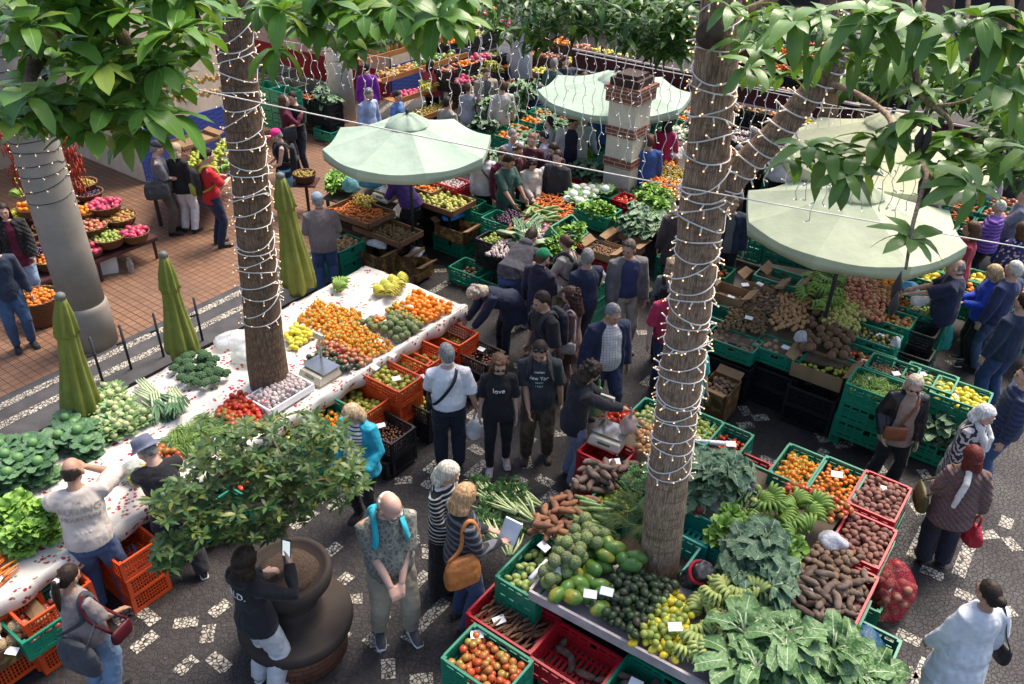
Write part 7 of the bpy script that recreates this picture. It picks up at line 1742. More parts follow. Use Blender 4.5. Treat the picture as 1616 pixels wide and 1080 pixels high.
q3('kale_bunch',14,'dark leafy bunch heaped beside the pale column',[(485,200),(490,160),(515,165),(512,205)],.5,mound=.3)
crates_out()
flush()
def J(k):return cloth(k)
NAVY=(.018,.024,.055);BLK=(.014,.014,.016);JEAN=(.05,.085,.17);DJEAN=(.025,.035,.075);LJEAN=(.16,.24,.36);KHA=(.30,.25,.18);WHT=(.66,.66,.67);GREY=(.16,.16,.165)
BH=(.03,.018,.012);BRH=(.10,.05,.028);GH=(.24,.232,.225);WH=(.66,.62,.54);BLH=(.48,.33,.17);RH_=(.13,.02,.015)
TW=M('print_white',(.75,.75,.75),.7)
P_=person
P_('check','bald man with white goatee in a grey leaf print polo and khaki trousers, hands clasped',px=(632,797),h=1.93,yaw=-68,fat=.06,hd=(22,30,0),hl=(-.02,.25,.86),hr=(.05,.26,.87),top=dict(m=cloth((.20,.20,.17),'leaf',(.11,.11,.095),s=1.2),slv=.52,collar=1,hem=.81,slw=.01),bot=dict(m=cloth(KHA),w=.008),shoe=((.06,.06,.07),(.6,.6,.6)),hair=('bald',WH),sk=(.60,.36,.28),face=1,glasses='clear',beard=(.6,.58,.55),near=3,curl=30,palm={-1:(0,-.4,-1),1:(0,-.4,-1)},fl=(-.13,.03),fr=(.13,-.05))
backpack('check','turquoise backpack on the bald man in the leaf print polo',(.015,.36,.46),w=.26,h=.38,d=.11)
P_('phone','woman with long black hair in a black hoodie holding up a phone',px=(398,884),h=1.74,yaw=55,sex='f',hd=(10,5,0),hr=(.16,.30,1.42),hl=(-.18,.26,1.12),top=dict(m=cloth((.016,.016,.018)),hood=1,hem=.84,gr=.024,text=[('ALD.',.09,0,1.30,1,TW)]),bot=dict(m=cloth((.50,.50,.53)),w=.02),shoe=((.3,.3,.3),WHT),hair=('bob',BH),near=3,elbow=(.9,-.2,-.8))
P_('beige','man in a beige T-shirt with faded back print leaning on the cherry cloth',px=(118,752),h=1.80,yaw=112,lean=14,hd=(-12,8,0),fat=.035,hr=(.10,.26,1.50),hl=(-.26,.50,1.02),elbow=(.8,-.1,-.8),top=dict(m=cloth((.50,.44,.40)),slv=.55,slw=.015,gr=.022,hem=.86,text=[('THE',.045,0,1.36,1,M('faded_print',(.30,.26,.23),.8)),('ROLLING',.085,0,1.27,1,M('faded_print',(.3,.26,.23),.8)),('MOUNTAIN',.06,0,1.20,1,M('faded_print',(.3,.26,.23),.8)),('* * * *',.05,0,1.06,1,TW)]),bot=dict(m=cloth((.055,.10,.21)),w=.014),shoe=((.02,.02,.02),WHT),hair=('bald',BH),sk=TAN,near=3,fl=(-.12,.0),fr=(.16,-.02))
P_('bucket','man in a grey blue bucket hat and black sweater reaching over the cherry cloth',px=(228,718),h=1.70,yaw=128,lean=16,hd=(35,18,0),hl=(-.10,.50,1.08),hr=(.12,.52,1.06),top=dict(m=cloth((.02,.02,.024)),n='sweater',gr=.022),jacket=None,bot=dict(m=cloth((.022,.022,.028)),w=.02),shoe=((.03,.03,.035),WHT),hair=('short',GH),hat=('bucket',(.13,.14,.20)),near=3,fl=(-.14,.08),fr=(.12,-.18))
P_('bottomleft','woman with a black ponytail tied in white, grey top and a big dark shoulder bag',px=(122,922),h=1.56,yaw=70,sex='f',hd=(0,15,0),fat=.03,hr=(.20,.26,.98),hl=(-.20,.22,.92),top=dict(m=cloth((.27,.22,.21)),slv=.5,gr=.02),bot=dict(m=cloth(LJEAN),w=.02),hair=('pony',BH),sk=TAN,near=3)
shoulderbag('bottomleft','big dark canvas shoulder bag of the woman with the ponytail',(.05,.05,.06),sd=1,z=.86,size=(.44,.40,.14),strapw=.05,mat=cloth((.05,.052,.062)),shape='hobo',cat='bag',x=.12,y=-.22)
shoulderbag('bottomleft','small burgundy handbag held by the woman with the ponytail',(.10,.008,.015),sd=1,z=.92,size=(.24,.16,.08),x=.34,y=.10)
sc_=PEOPLE['bottomleft'];k=MB();k.rings([[sc_['H']((.03*math.cos(t)*1.0,-.148+.014*math.cos(u_)+(.014*math.sin(t)),.03+.03*math.sin(t)*1.0)) for t in [2*PI*i/12 for i in range(12)]] for u_ in (0,1.5,3)]);k.obj('scrunchie',M('white_cloth',(.7,.68,.66),.8),sc_['root'])
P_('turq','blonde woman in a bright turquoise jacket over a striped top beside the shrub',px=(553,655),h=1.66,yaw=-110,sex='f',hd=(-15,25,0),hl=(-.20,.22,.98),hr=(.22,.20,.90),top=dict(m=cloth(WHT,'stripes',(.03,.03,.06),s=1.4)),jacket=dict(m=cloth((.015,.30,.42),rough=.5),hem=.76,gap=.6,gr=.025),bot=dict(m=cloth(BLK)),hair=('bob',(.50,.36,.22)),near=2)
P_('white','grey haired man in a white short sleeved shirt with a black cross strap',px=(704,548),h=1.76,yaw=98,hd=(20,5,0),fat=.04,hr=(.30,.05,.84),hl=(-.20,.26,.92),top=dict(m=cloth((.70,.68,.72)),slv=.55,collar=1,hem=.86,gr=.014,slw=.004),bot=dict(m=cloth((.018,.02,.035)),w=.014),shoe=((.02,.02,.02),None),hair=('short',(.24,.23,.23)),near=2)
shoulderbag('white','black cross body bag on the man in the white shirt',(.015,.015,.018),sd=-1,z=.96,size=(.20,.20,.06),cross=True,strapw=.035,cat='bag',x=-.22,y=.05)
plastic_bag(hand('white',1),'white plastic carrier bag in the hand of the man in the white shirt',size=(.24,.2,.26))
P_('love','woman with long brown hair and sunglasses in a black T-shirt reading love',px=(790,565),h=1.66,yaw=-88,sex='f',hd=(8,14,0),hl=(-.22,.04,.80),hr=(.22,.02,.82),top=dict(m=cloth(BLK),slv=.5,hem=.82,gr=.02,text=[('love',.085,.0,1.27,0,TW)]),bot=dict(m=cloth(BLK),gr=.006),shoe=((.55,.42,.42),(.75,.72,.72)),hair=('curly',(.12,.06,.035)),face=1,glasses='on',near=2,fl=(-.10,-.08),fr=(.10,.10))
P_('ny','man with sunglasses on his head in a charcoal New York T-shirt and brown cargo trousers',px=(852,541),h=1.76,yaw=-92,hd=(-6,22,0),fat=.03,hl=(-.26,.02,.84),hr=(.10,.24,.84),top=dict(m=cloth((.032,.034,.04)),slv=.5,hem=.82,gr=.022,text=[('New York',.062,0,1.26,0,TW),('NINETEEN',.024,0,1.345,0,TW),('THE CITY',.022,0,1.215,0,TW),('1 9 8 5',.03,0,1.165,0,TW)]),bot=dict(m=cloth((.11,.075,.045),'leaf',(.07,.05,.03),s=.5),w=.014),shoe=((.06,.04,.03),None),hair=('short',BH),sk=TAN,face=1,glasses='up',near=2,fl=(-.13,-.02),fr=(.12,.04))
backpack('ny','black backpack on the man in the New York T-shirt',(.02,.02,.024),w=.30,h=.42)
P_('hoodie','young man with curly black hair in a black hoodie reaching to the second scale',px=(945,568),h=1.74,yaw=12,lean=8,hd=(0,28,0),hr=(.08,.50,1.08),hl=(-.06,.44,1.06),top=dict(m=cloth((.018,.018,.024)),hood=1,gr=.026,hem=.82),bot=dict(m=cloth((.17,.19,.26)),w=.018),shoe=((.05,.04,.04),None),hair=('shag',BH),sk=TAN,face=1,glasses='clear',near=2,palm={1:(0,0,-1),-1:(0,0,-1)})
P_('plaid','grey haired man in an open navy jacket over a white plaid shirt',px=(968,476),h=1.78,yaw=-72,hd=(12,14,0),fat=.04,hr=(.32,.02,.86),hl=(-.26,.04,.82),top=dict(m=cloth((.58,.54,.52),'plaid',(.16,.14,.2),s=1.3),hem=.84),jacket=dict(m=cloth(NAVY),hem=.78,gap=.62,gr=.026),bot=dict(m=cloth(DJEAN),w=.012),shoe=((.05,.04,.04),None),hair=('short',(.20,.20,.20)),sk=TAN,face=1,near=2,fl=(-.10,.16),fr=(.10,-.14))
P_('darktee','dark haired man in a black T-shirt with a black backpack looking left',px=(850,460),h=1.80,yaw=-150,hd=(0,12,0),hl=(-.22,.18,.94),top=dict(m=cloth(BLK),slv=.55,gr=.022),bot=dict(m=cloth(BLK)),hair=('short',BH),sk=TAN,face=1,near=2)
backpack('darktee','dark backpack on the man in the plain black T-shirt',(.018,.02,.028),w=.32,h=.46,d=.16)
P_('curlw','woman with dark curly hair in a brown jacket with a white handbag',px=(895,450),h=1.68,yaw=168,sex='f',hd=(0,10,0),hr=(.16,.26,1.0),top=dict(m=cloth((.13,.065,.06)),n='jacket',hem=.66,gr=.03),bot=dict(m=cloth((.10,.05,.045)),w=.02),hair=('curly',(.06,.025,.018)),near=2)
shoulderbag('curlw','small white handbag of the woman in the brown jacket',(.60,.54,.50),sd=-1,z=.96,size=(.24,.17,.08),x=-.27)
P_('navygrey','grey haired man in a navy sweater seen from behind',px=(922,388),h=1.74,yaw=118,hd=(-30,6,0),fat=.03,hr=(.24,.22,.90),top=dict(m=cloth(NAVY),gr=.024),bot=dict(m=cloth((.05,.055,.075))),hair=('short',GH),sk=TAN,near=2)
P_('greyhood','man in an open grey hooded jacket with sunglasses on his head',px=(987,372),h=1.82,yaw=-78,hd=(-42,6,0),hl=(-.25,.06,.82),hr=(.24,.08,.80),top=dict(m=cloth((.035,.045,.11)),hem=.86),jacket=dict(m=cloth((.15,.14,.14)),hem=.80,gap=.66,gr=.024),bot=dict(m=cloth((.36,.34,.27))),shoe=((.1,.09,.08),None),hair=('short',(.13,.10,.08)),sk=TAN,face=1,glasses='up',near=2)
P_('greencap','person in a green cap and dark navy hoodie facing away',px=(852,392),h=1.70,yaw=52,hd=(-8,10,0),hr=(.10,.30,1.04),top=dict(m=cloth((.022,.02,.04)),hood=1,gr=.024),bot=dict(m=cloth(DJEAN)),shoe=((.5,.5,.5),WHT),hair=('short',BRH),hat=('cap',(.012,.16,.065)),near=2)
P_('bunw','woman with a dark ponytail in a cream jacket beside the green cap',px=(884,368),h=1.66,yaw=150,sex='f',hd=(-10,12,0),hl=(-.12,.34,1.02),top=dict(m=cloth((.46,.40,.34)),n='jacket',hem=.78,gr=.026),bot=dict(m=cloth(KHA)),hair=('bun',BRH),near=2)
backpack('bunw','black backpack on the woman in the cream jacket',(.015,.015,.02),w=.28,h=.38)
P_('bend','stout man in a dark hooded sweater bending over the centre stall',pos=(G(812,512).x,G(812,512).y),h=1.80,yaw=62,lean=62,hd=(0,-15,0),fat=.06,hl=(-.10,.62,.72),hr=(.16,.66,.74),top=dict(m=cloth((.045,.043,.055)),hood=1,gr=.024,hem=.92),bot=dict(m=cloth((.04,.07,.16)),w=.018),shoe=((.3,.3,.32),WHT),hair=('short',BH),near=2,fl=(-.17,.0),fr=(.16,.04))
P_('oldw','old woman with light curled hair in a navy coat bending over the orange crate',pos=(G(792,560).x,G(792,560).y),h=1.60,yaw=205,lean=62,sex='f',hd=(0,10,0),fat=.05,hl=(-.10,.55,.60),hr=(.10,.62,.55),top=dict(m=cloth((.018,.022,.045)),n='coat',hem=.62,gr=.035),bot=dict(m=cloth((.02,.02,.03))),shoe=((.02,.02,.02),None),hair=('shag',(.52,.42,.32)),near=2)
plastic_bag(hand('oldw',-1)+Vector((0,0,.08)),'thin clear bag held by the bending old woman',(.66,.66,.68),size=(.2,.16,.26),a=.6)
P_('greenpolo','dark haired man in a dark green polo behind the centre stall',px=(795,246),h=1.78,yaw=-42,hd=(5,28,0),hr=(.16,.36,.92),hl=(-.12,.34,.96),top=dict(m=cloth((.035,.085,.07)),slv=.55,collar=1),bot=dict(m=cloth((.03,.05,.05))),hair=('short',BH),sk=TAN,near=2)
P_('whitecard','woman in a white knitted cardigan with a black cross strap',px=(752,238),h=1.68,yaw=-85,sex='f',hd=(0,20,0),top=dict(m=cloth((.55,.52,.58)),gr=.022),bot=dict(m=cloth(BLK)),hair=('bob',BRH),near=2)
shoulderbag('whitecard','thin black cross body bag on the woman in the white cardigan',(.02,.02,.025),sd=-1,z=.95,size=(.2,.16,.06),cross=True,x=-.24,y=.04)
P_('burg','person in a burgundy sweater behind the green polo',px=(782,235),h=1.72,yaw=-40,hd=(0,10,0),top=dict(m=cloth((.10,.012,.035))),bot=dict(m=cloth(BLK)),hair=('short',BRH),near=1)
P_('seller','seller in a purple sweater leaning over her trays beneath the mint umbrella',pos=(G(640,400).x,G(640,400).y),h=1.68,yaw=140,lean=36,sex='f',hd=(0,18,0),fat=.05,hl=(-.16,.46,.96),hr=(.22,.36,.84),top=dict(m=cloth((.065,.028,.16)),gr=.03,hem=.88),bot=dict(m=cloth(BLK),w=.02),shoe=(BLK,None),hair=('bun',BH),near=2)
P_('greycap','man in a grey flat cap, brown checked shirt and jeans seen from behind',px=(490,318),h=1.74,yaw=105,hd=(10,14,0),fat=.04,hl=(-.16,.26,1.02),hr=(.18,.26,1.0),top=dict(m=cloth((.22,.17,.165),'vstripes',(.17,.13,.13)),collar=1,gr=.03,hem=.80),bot=dict(m=cloth((.045,.08,.17)),w=.012),shoe=((.04,.04,.04),None),hair=('short',GH),hat=('cap',(.28,.33,.40)),near=2)
P_('red','man in a red T-shirt and dark jeans holding a camera in the arcade',px=(317,266),h=1.78,yaw=35,hd=(-5,14,0),hr=(.08,.30,1.18),hl=(-.10,.30,1.16),top=dict(m=cloth((.50,.018,.025)),slv=.5),bot=dict(m=cloth((.02,.028,.06))),shoe=((.03,.03,.03),None),hair=('short',BH),near=2,elbow=(.9,-.3,-.6))
backpack('red','black and yellow backpack on the man in the red T-shirt',(.02,.02,.02),(.30,.30,.03),w=.28,h=.42)
P_('blackw','blonde woman in a black top and white trousers seen from behind',px=(266,260),h=1.66,yaw=75,sex='f',hd=(0,8,0),top=dict(m=cloth(BLK),gr=.024),bot=dict(m=cloth((.62,.62,.64)),w=.006),shoe=(BLK,None),hair=('bob',(.40,.30,.19)),near=2)
P_('hatman','man in a dark cap and patterned grey shirt with a large shoulder bag',px=(238,258),h=1.72,yaw=20,hd=(10,12,0),fat=.04,hr=(.08,.30,1.06),hl=(-.10,.28,1.04),top=dict(m=cloth((.10,.10,.115),'leaf',(.16,.16,.18),s=1.6),slv=.55),bot=dict(m=cloth((.10,.08,.065))),shoe=(BLK,None),hair=('short',GH),hat=('cap',(.03,.03,.035)),near=2)
shoulderbag('hatman','large dark grey shoulder bag of the man in the dark cap',(.05,.055,.055),sd=1,z=.95,size=(.42,.34,.16),cross=True,strapw=.05,shape='hobo',mat=cloth((.05,.055,.055)),cat='bag',x=.22,y=-.10)
P_('pinkcap','person in a bright pink cap and black tank top with a backpack',px=(420,232),h=1.68,yaw=195,sex='f',hd=(0,20,0),hl=(-.12,.28,1.02),hr=(.14,.30,.98),top=dict(m=cloth(BLK),slv=0),bot=dict(m=cloth((.20,.30,.42))),shoe=(GREY,None),hair=('short',GH),hat=('cap',(.75,.03,.20)),near=2)
backpack('pinkcap','black backpack on the person in the pink cap',(.015,.015,.018),w=.3,h=.42);k=MB();i_=PEOPLE['pinkcap']
k.rings([[i_['bend']((.195*math.cos(t)*(1+.05*math.sin(5*t)),.14*math.sin(t),z)) for t in [2*PI*i/20 for i in range(20)]] for z in (.62,.8,.98)]);k.obj('tied_shirt',cloth((.12,.30,.42)),i_['root'])
P_('burgw','long haired woman in a burgundy top with a dark bag in the arcade',px=(432,176),h=1.70,yaw=20,sex='f',hd=(-10,-4,0),hr=(.10,.30,1.36),top=dict(m=cloth((.10,.012,.03))),bot=dict(m=cloth((.02,.02,.035))),shoe=(BLK,None),hair=('long',(.10,.05,.035)),near=1)
shoulderbag('burgw','dark shoulder bag of the woman in burgundy',(.02,.02,.03),sd=1,z=1.0,size=(.30,.26,.12),cross=True,strapw=.04)
P_('blackpal','man in a black T-shirt beside the woman in burgundy',px=(445,170),h=1.74,yaw=-110,hd=(0,10,0),hl=(-.05,.28,1.10),top=dict(m=cloth(BLK),slv=.5),bot=dict(m=cloth((.02,.02,.03))),shoe=(BLK,None),hair=('short',BH),face=1,near=1)
P_('blueshirt','grey haired man in a light blue shirt behind the pale column',px=(568,160),h=1.74,yaw=-40,hd=(0,20,0),top=dict(m=cloth((.30,.36,.52)),collar=1),bot=dict(m=cloth(GREY)),hair=('short',GH),near=1)
P_('purpw','person in bright purple half hidden by the pale column',px=(560,118),h=1.70,yaw=100,sex='f',top=dict(m=cloth((.17,.02,.26)),n='coat',hem=.6,gr=.03),bot=dict(m=cloth(BLK)),hair=('short',BH),near=0)
P_('greybag','woman in a grey sweater with a dark handbag facing the pineapple stand',px=(722,134),h=1.64,yaw=70,sex='f',hd=(10,0,0),hr=(.0,.26,1.4),top=dict(m=cloth((.30,.30,.33))),bot=dict(m=cloth((.28,.36,.48))),hair=('short',BRH),near=1)
shoulderbag('greybag','dark handbag of the woman in the grey sweater',(.05,.045,.045),sd=1,z=1.0,size=(.30,.20,.12))
P_('beigej','man in a beige field jacket beside the banana stall',px=(750,110),h=1.76,yaw=-70,hd=(0,14,0),hr=(.1,.25,1.0),top=dict(m=cloth((.10,.10,.10))),jacket=dict(m=cloth((.26,.22,.17)),hem=.66,gr=.03,gap=.3),bot=dict(m=cloth((.10,.12,.18))),hair=('short',BRH),near=1)
P_('navyback','person in navy with a white strap at the top of the pineapple stand',px=(707,62),h=1.74,yaw=100,top=dict(m=cloth((.025,.03,.06))),bot=dict(m=cloth((.05,.09,.2))),hair=('bun',BH),near=0)
P_('bluepack','dark haired person with a blue top before the pineapple stand',px=(612,152),h=1.62,yaw=-30,sex='f',hd=(0,10,0),top=dict(m=cloth((.10,.20,.42))),bot=dict(m=cloth(BLK)),hair=('bun',BH),near=1)
P_('vest','person in a navy quilted vest with rust sleeves',px=(828,112),h=1.68,yaw=100,sex='f',top=dict(m=cloth((.25,.07,.05)),gr=.01),jacket=dict(m=cloth((.03,.04,.11),'puffer'),slv=0,hem=.8,gr=.03,gap=.1,n='vest'),bot=dict(m=cloth((.03,.03,.07))),hair=('short',BRH),near=1)
P_('greensw','grey haired man in a green cardigan by the apple stall',px=(856,90),h=1.76,yaw=50,top=dict(m=cloth((.05,.11,.085)),gr=.03),bot=dict(m=cloth((.05,.06,.07))),hair=('short',GH),near=1)
P_('darkj','dark haired man in a navy jacket beside the green cardigan',px=(874,86),h=1.76,yaw=-60,top=dict(m=cloth((.02,.025,.05)),gr=.03),bot=dict(m=cloth((.03,.04,.08))),hair=('short',BH),near=1)
P_('bw','man in a black and white jacket walking before the radish stall',px=(893,180),h=1.76,yaw=-90,hd=(35,20,0),fat=.02,top=dict(m=cloth((.02,.02,.04))),jacket=dict(m=cloth((.46,.42,.40)),hem=.72,gap=.7,gr=.03),bot=dict(m=cloth((.03,.04,.08))),hair=('short',BH),sk=TAN,near=1)
P_('wshirt','person in a pale blue shirt and jeans bending behind the black and white jacket',px=(912,172),h=1.70,yaw=60,lean=25,top=dict(m=cloth((.42,.48,.62)),gr=.03),bot=dict(m=cloth((.045,.09,.22))),hair=('short',BH),near=1)
P_('w1','dark haired person in a white blouse at the radish stall',px=(852,182),h=1.64,yaw=160,sex='f',top=dict(m=cloth((.50,.50,.58))),bot=dict(m=cloth((.25,.30,.4))),hair=('short',BH),near=1)
P_('w2','woman with short dark hair in white with a strap bag',px=(842,205),h=1.60,yaw=170,sex='f',hd=(0,15,0),top=dict(m=cloth((.52,.50,.55))),bot=dict(m=cloth((.10,.12,.2))),hair=('short',(.02,.02,.03)),near=1)
P_('b1','man in a burgundy jumper bending toward the greens',px=(806,228),h=1.70,yaw=-50,lean=15,top=dict(m=cloth((.09,.018,.03))),bot=dict(m=cloth(BLK)),hair=('short',BRH),sk=TAN,near=1)
P_('b2','bald headed person in dark burgundy with a pale scarf',px=(826,210),h=1.70,yaw=-110,top=dict(m=cloth((.07,.015,.025))),bot=dict(m=cloth(BLK)),hair=('short',(.25,.10,.07)),near=1)
P_('plum','woman with dark hair in a plum padded jacket holding white flowers',px=(858,225),h=1.64,yaw=-140,sex='f',hd=(0,25,0),hl=(-.14,.30,1.02),hr=(.14,.30,1.0),top=dict(m=cloth((.055,.025,.05)),n='jacket',gr=.035),bot=dict(m=cloth(BLK)),hair=('bob',BH),near=1)
plastic_bag(hand('plum',-1)+Vector((0,0,.12)),'white plastic wrapped flowers held by the woman in plum',(.62,.66,.68),size=(.26,.22,.2),a=.8,hang=False,handles=False)
P_('cream','dark haired woman in a cream cardigan looking down at the carrots',px=(830,252),h=1.60,yaw=-72,sex='f',hd=(0,32,0),hl=(-.06,.28,1.02),hr=(.06,.30,1.0),top=dict(m=cloth((.58,.50,.44)),gr=.026),bot=dict(m=cloth(BLK)),hair=('shag',BH),near=2)
P_('t1','dark haired person in a brown coat left of the forked trunk',px=(1066,302),h=1.70,yaw=95,top=dict(m=cloth((.065,.045,.05)),n='coat',hem=.6,gr=.035),bot=dict(m=cloth(BLK)),hair=('short',BH),near=1)
P_('t2','grey haired man in a dark jacket right of the forked trunk',px=(1149,296),h=1.74,yaw=-95,top=dict(m=cloth((.13,.13,.13))),jacket=dict(m=cloth((.02,.03,.06)),gap=.4,gr=.03),bot=dict(m=cloth(BLK)),hair=('short',(.22,.18,.15)),face=1,near=1)
P_('t3','man in a black checked jacket at the dim stall beyond the forked trunk',px=(1176,186),h=1.74,yaw=80,top=dict(m=cloth((.03,.028,.03)),gr=.035),bot=dict(m=cloth(BLK)),hair=('short',GH),near=1)
P_('t4','person with blond curls and a grey green top left of the forked trunk',px=(1058,398),h=1.66,yaw=70,sex='f',top=dict(m=cloth((.14,.17,.16))),bot=dict(m=cloth(BLK)),hair=('curly',(.36,.26,.17)),near=1)
backpack('t4','black backpack on the person with blond curls',(.015,.015,.015),w=.24,h=.34)
P_('t5','person in a pink and black shirt half hidden by the forked trunk',px=(1062,432),h=1.74,yaw=-80,fat=.05,top=dict(m=cloth((.42,.03,.08)),slv=.55),bot=dict(m=cloth(DJEAN)),hair=('short',GH),near=1)
plastic_bag(hand('t5',-1),'pale plastic bag held beside the forked trunk',(.4,.5,.5),size=(.22,.18,.32))
P_('t6','person in a turquoise shirt emerging right of the forked trunk',px=(1103,520),h=1.66,yaw=-60,sex='f',top=dict(m=cloth((.05,.36,.34)),slv=.5),bot=dict(m=cloth(BLK)),hair=('bob',BH),near=1)
P_('polo','man in a navy polo and dark jeans reaching over the right stall',px=(1500,378),h=1.80,yaw=150,hd=(10,22,0),fat=.05,hl=(-.10,.46,1.10),hr=(.16,.42,1.08),top=dict(m=cloth((.022,.026,.06)),slv=.55,collar=1,gr=.028,hem=.80),bot=dict(m=cloth((.02,.028,.055)),w=.016),shoe=((.03,.03,.04),None),hair=('bald',GH),sk=PALE,near=2)
P_('bluesw','blonde woman in a royal blue sweater and black trousers at the lemon stall',px=(1563,387),h=1.63,yaw=170,sex='f',hd=(0,18,0),fat=.02,hl=(-.10,.34,1.10),hr=(.08,.34,1.08),top=dict(m=cloth((.022,.06,.42)),gr=.028),bot=dict(m=cloth(BLK),gr=.012),shoe=((.02,.02,.02),WHT),hair=('bob',(.50,.36,.20)),near=2)
shoulderbag('bluesw','grey leather shopper bag of the woman in the royal blue sweater',(.13,.11,.11),sd=1,z=.98,size=(.38,.26,.12),x=.24,y=-.02)
P_('purplej','white haired woman in a shiny purple padded jacket',px=(1571,285),h=1.62,yaw=140,sex='f',fat=.03,hl=(-.1,.35,1.1),top=dict(m=cloth((.20,.08,.42),'puffer',rough=.4),n='jacket',gr=.04),bot=dict(m=cloth(BLK)),hair=('short',WH),near=1)
P_('greyr','person in a grey T-shirt at the right edge of the court',px=(1612,262),h=1.76,yaw=150,fat=.04,hl=(-.2,.4,1.1),top=dict(m=cloth((.16,.17,.20)),slv=.5),bot=dict(m=cloth((.03,.06,.2))),hair=('short',GH),near=1)
P_('pinkr','person in a pink shirt far back on the right',px=(1592,212),h=1.70,yaw=90,top=dict(m=cloth((.48,.18,.26))),bot=dict(m=cloth((.08,.16,.30))),hair=('short',WH),near=1)
backpack('pinkr','black backpack on the person in the pink shirt',(.02,.02,.03),w=.26,h=.4)
P_('floral','woman in a navy dress with pale flowers at the right edge',px=(1609,318),h=1.66,yaw=100,sex='f',fat=.03,top=dict(m=cloth((.022,.025,.10),'floral',(.45,.35,.45)),n='dress',hem=.55,gr=.03),bot=dict(m=cloth(BLK)),hair=('bob',BRH),near=1)
P_('edge1','person in a navy jacket and jeans cut by the right edge',px=(1618,430),h=1.78,yaw=110,top=dict(m=cloth((.02,.03,.06)),gr=.03),bot=dict(m=cloth((.03,.055,.13)),w=.014),shoe=((.04,.05,.08),WHT),hair=('short',BH),near=1)
P_('edge2','person in a navy puffer jacket behind the white haired woman',px=(1628,545),h=1.72,yaw=160,fat=.04,top=dict(m=cloth((.022,.035,.09),'puffer',rough=.5),n='jacket',gr=.04),bot=dict(m=cloth((.05,.10,.2))),shoe=(GREY,None),hair=('short',BRH),near=1)
P_('leather','blonde woman in sunglasses, black leather jacket and beige blouse with a brown bag',px=(1450,570),h=1.67,yaw=-98,sex='f',hd=(-8,18,0),fat=.02,hl=(-.20,.12,.84),hr=(.20,.14,.92),top=dict(m=cloth((.27,.19,.15)),collar=1,hem=.76),jacket=dict(m=lmat('black_leather',(.014,.014,.018),.3),hem=.84,gap=.75,gr=.024),bot=dict(m=cloth(BLK),gr=.012,flare=.03),shoe=((.4,.4,.42),WHT),hair=('bob',(.46,.38,.30)),face=1,glasses='on',near=2,fl=(-.12,.0),fr=(.10,-.1))
shoulderbag('leather','brown leather cross body bag of the woman in the black leather jacket',(.19,.06,.025),sd=1,z=1.0,size=(.26,.18,.08),cross=True,x=.10,y=.20,strapw=.025)
P_('zebra','white haired woman in a zebra patterned coat with a white scarf',px=(1568,612),h=1.62,yaw=-55,sex='f',hd=(0,18,0),fat=.04,top=dict(m=cloth((.03,.025,.03),'zebra',(.45,.42,.42)),n='coat',hem=.6,gr=.04),bot=dict(m=cloth((.03,.03,.04))),shoe=(WHT,WHT),hair=('bob',(.72,.70,.68)),face=1,near=2)
i_=PEOPLE['zebra'];k=MB();k.tube([i_['bend'](p) for p in ((-.06,.16,1.12),(-.075,.15,1.3),(-.07,.06,1.46),(0,-.07,1.50),(.07,.06,1.46),(.05,.15,1.32),(.03,.17,1.05))],[.045,.05,.04,.045,.04,.05,.045],10);o=k.obj('scarf',cloth((.62,.60,.58)),i_['root']);remesh(o,.012,2,.012,.05)
P_('brownq','red haired woman in a brown quilted coat carrying a red bag',px=(1546,674),h=1.60,yaw=78,sex='f',hd=(8,10,0),fat=.05,hl=(-.16,.22,.98),hr=(.30,.04,.84),top=dict(m=cloth((.145,.085,.08),'quilt'),n='coat',hem=.70,gr=.042,slw=.012,flare=.04),bot=dict(m=cloth((.02,.02,.032)),w=.03),shoe=(BLK,None),hair=('bob',RH_),near=2)
i_=PEOPLE['brownq'];k=MB();k.tube([i_['bend'](p) for p in ((-.06,.03,1.49),(-.03,-.09,1.49),(-.05,-.19,1.38),(-.08,-.20,1.20),(-.09,-.20,1.05))],[.03,.035,.035,.035,.025],10);o=k.obj('scarf',cloth((.62,.60,.56)),i_['root']);remesh(o,.012,2,.012,.05)
shoulderbag('brownq','shiny black and gold handbag of the woman in the quilted coat',(.08,.065,.02),sd=-1,z=.92,size=(.34,.26,.12),x=-.33,y=.05)
plastic_bag(hand('brownq',1),'bright red carrier bag of the woman in the quilted coat',(.50,.015,.035),size=(.24,.14,.26),a=.95)
plastic_bag(hand('zebra',1)+Vector((0,0,.1)),'bright blue plastic bag of the white haired woman',(.05,.30,.60),size=(.18,.14,.26),a=.9)
P_('whitej','woman with a black bun in a white long jacket and white trousers',px=(1582,888),h=1.70,yaw=98,sex='f',hd=(10,6,0),fat=.03,hr=(.30,.06,.86),hl=(-.22,.14,.88),top=dict(m=cloth((.60,.62,.66)),n='jacket',hem=.58,gr=.034,flare=.05,slw=.008),bot=dict(m=cloth((.64,.63,.60)),w=.02),shoe=(WHT,WHT),hair=('bun',BH),sk=TAN,near=3)
shoulderbag('whitej','black handbag held by the woman in the white jacket',(.02,.016,.02),sd=1,z=.84,size=(.28,.20,.10),x=.36,y=.04)
P_('stripew','woman with a white bob in a black and white striped top and long black skirt',px=(722,737),h=1.72,yaw=-25,sex='f',hd=(10,22,0),fat=.02,hr=(.10,.26,1.0),hl=(-.2,.12,.90),top=dict(m=cloth((.02,.02,.022),'stripes',(.62,.60,.58),s=1.3),slv=.8,gr=.022),bot=dict(m=cloth(BLK),k='skirt',hem=.12,flare=.05,n='skirt'),shoe=(BLK,None),hair=('bob',(.66,.60,.50)),near=3)
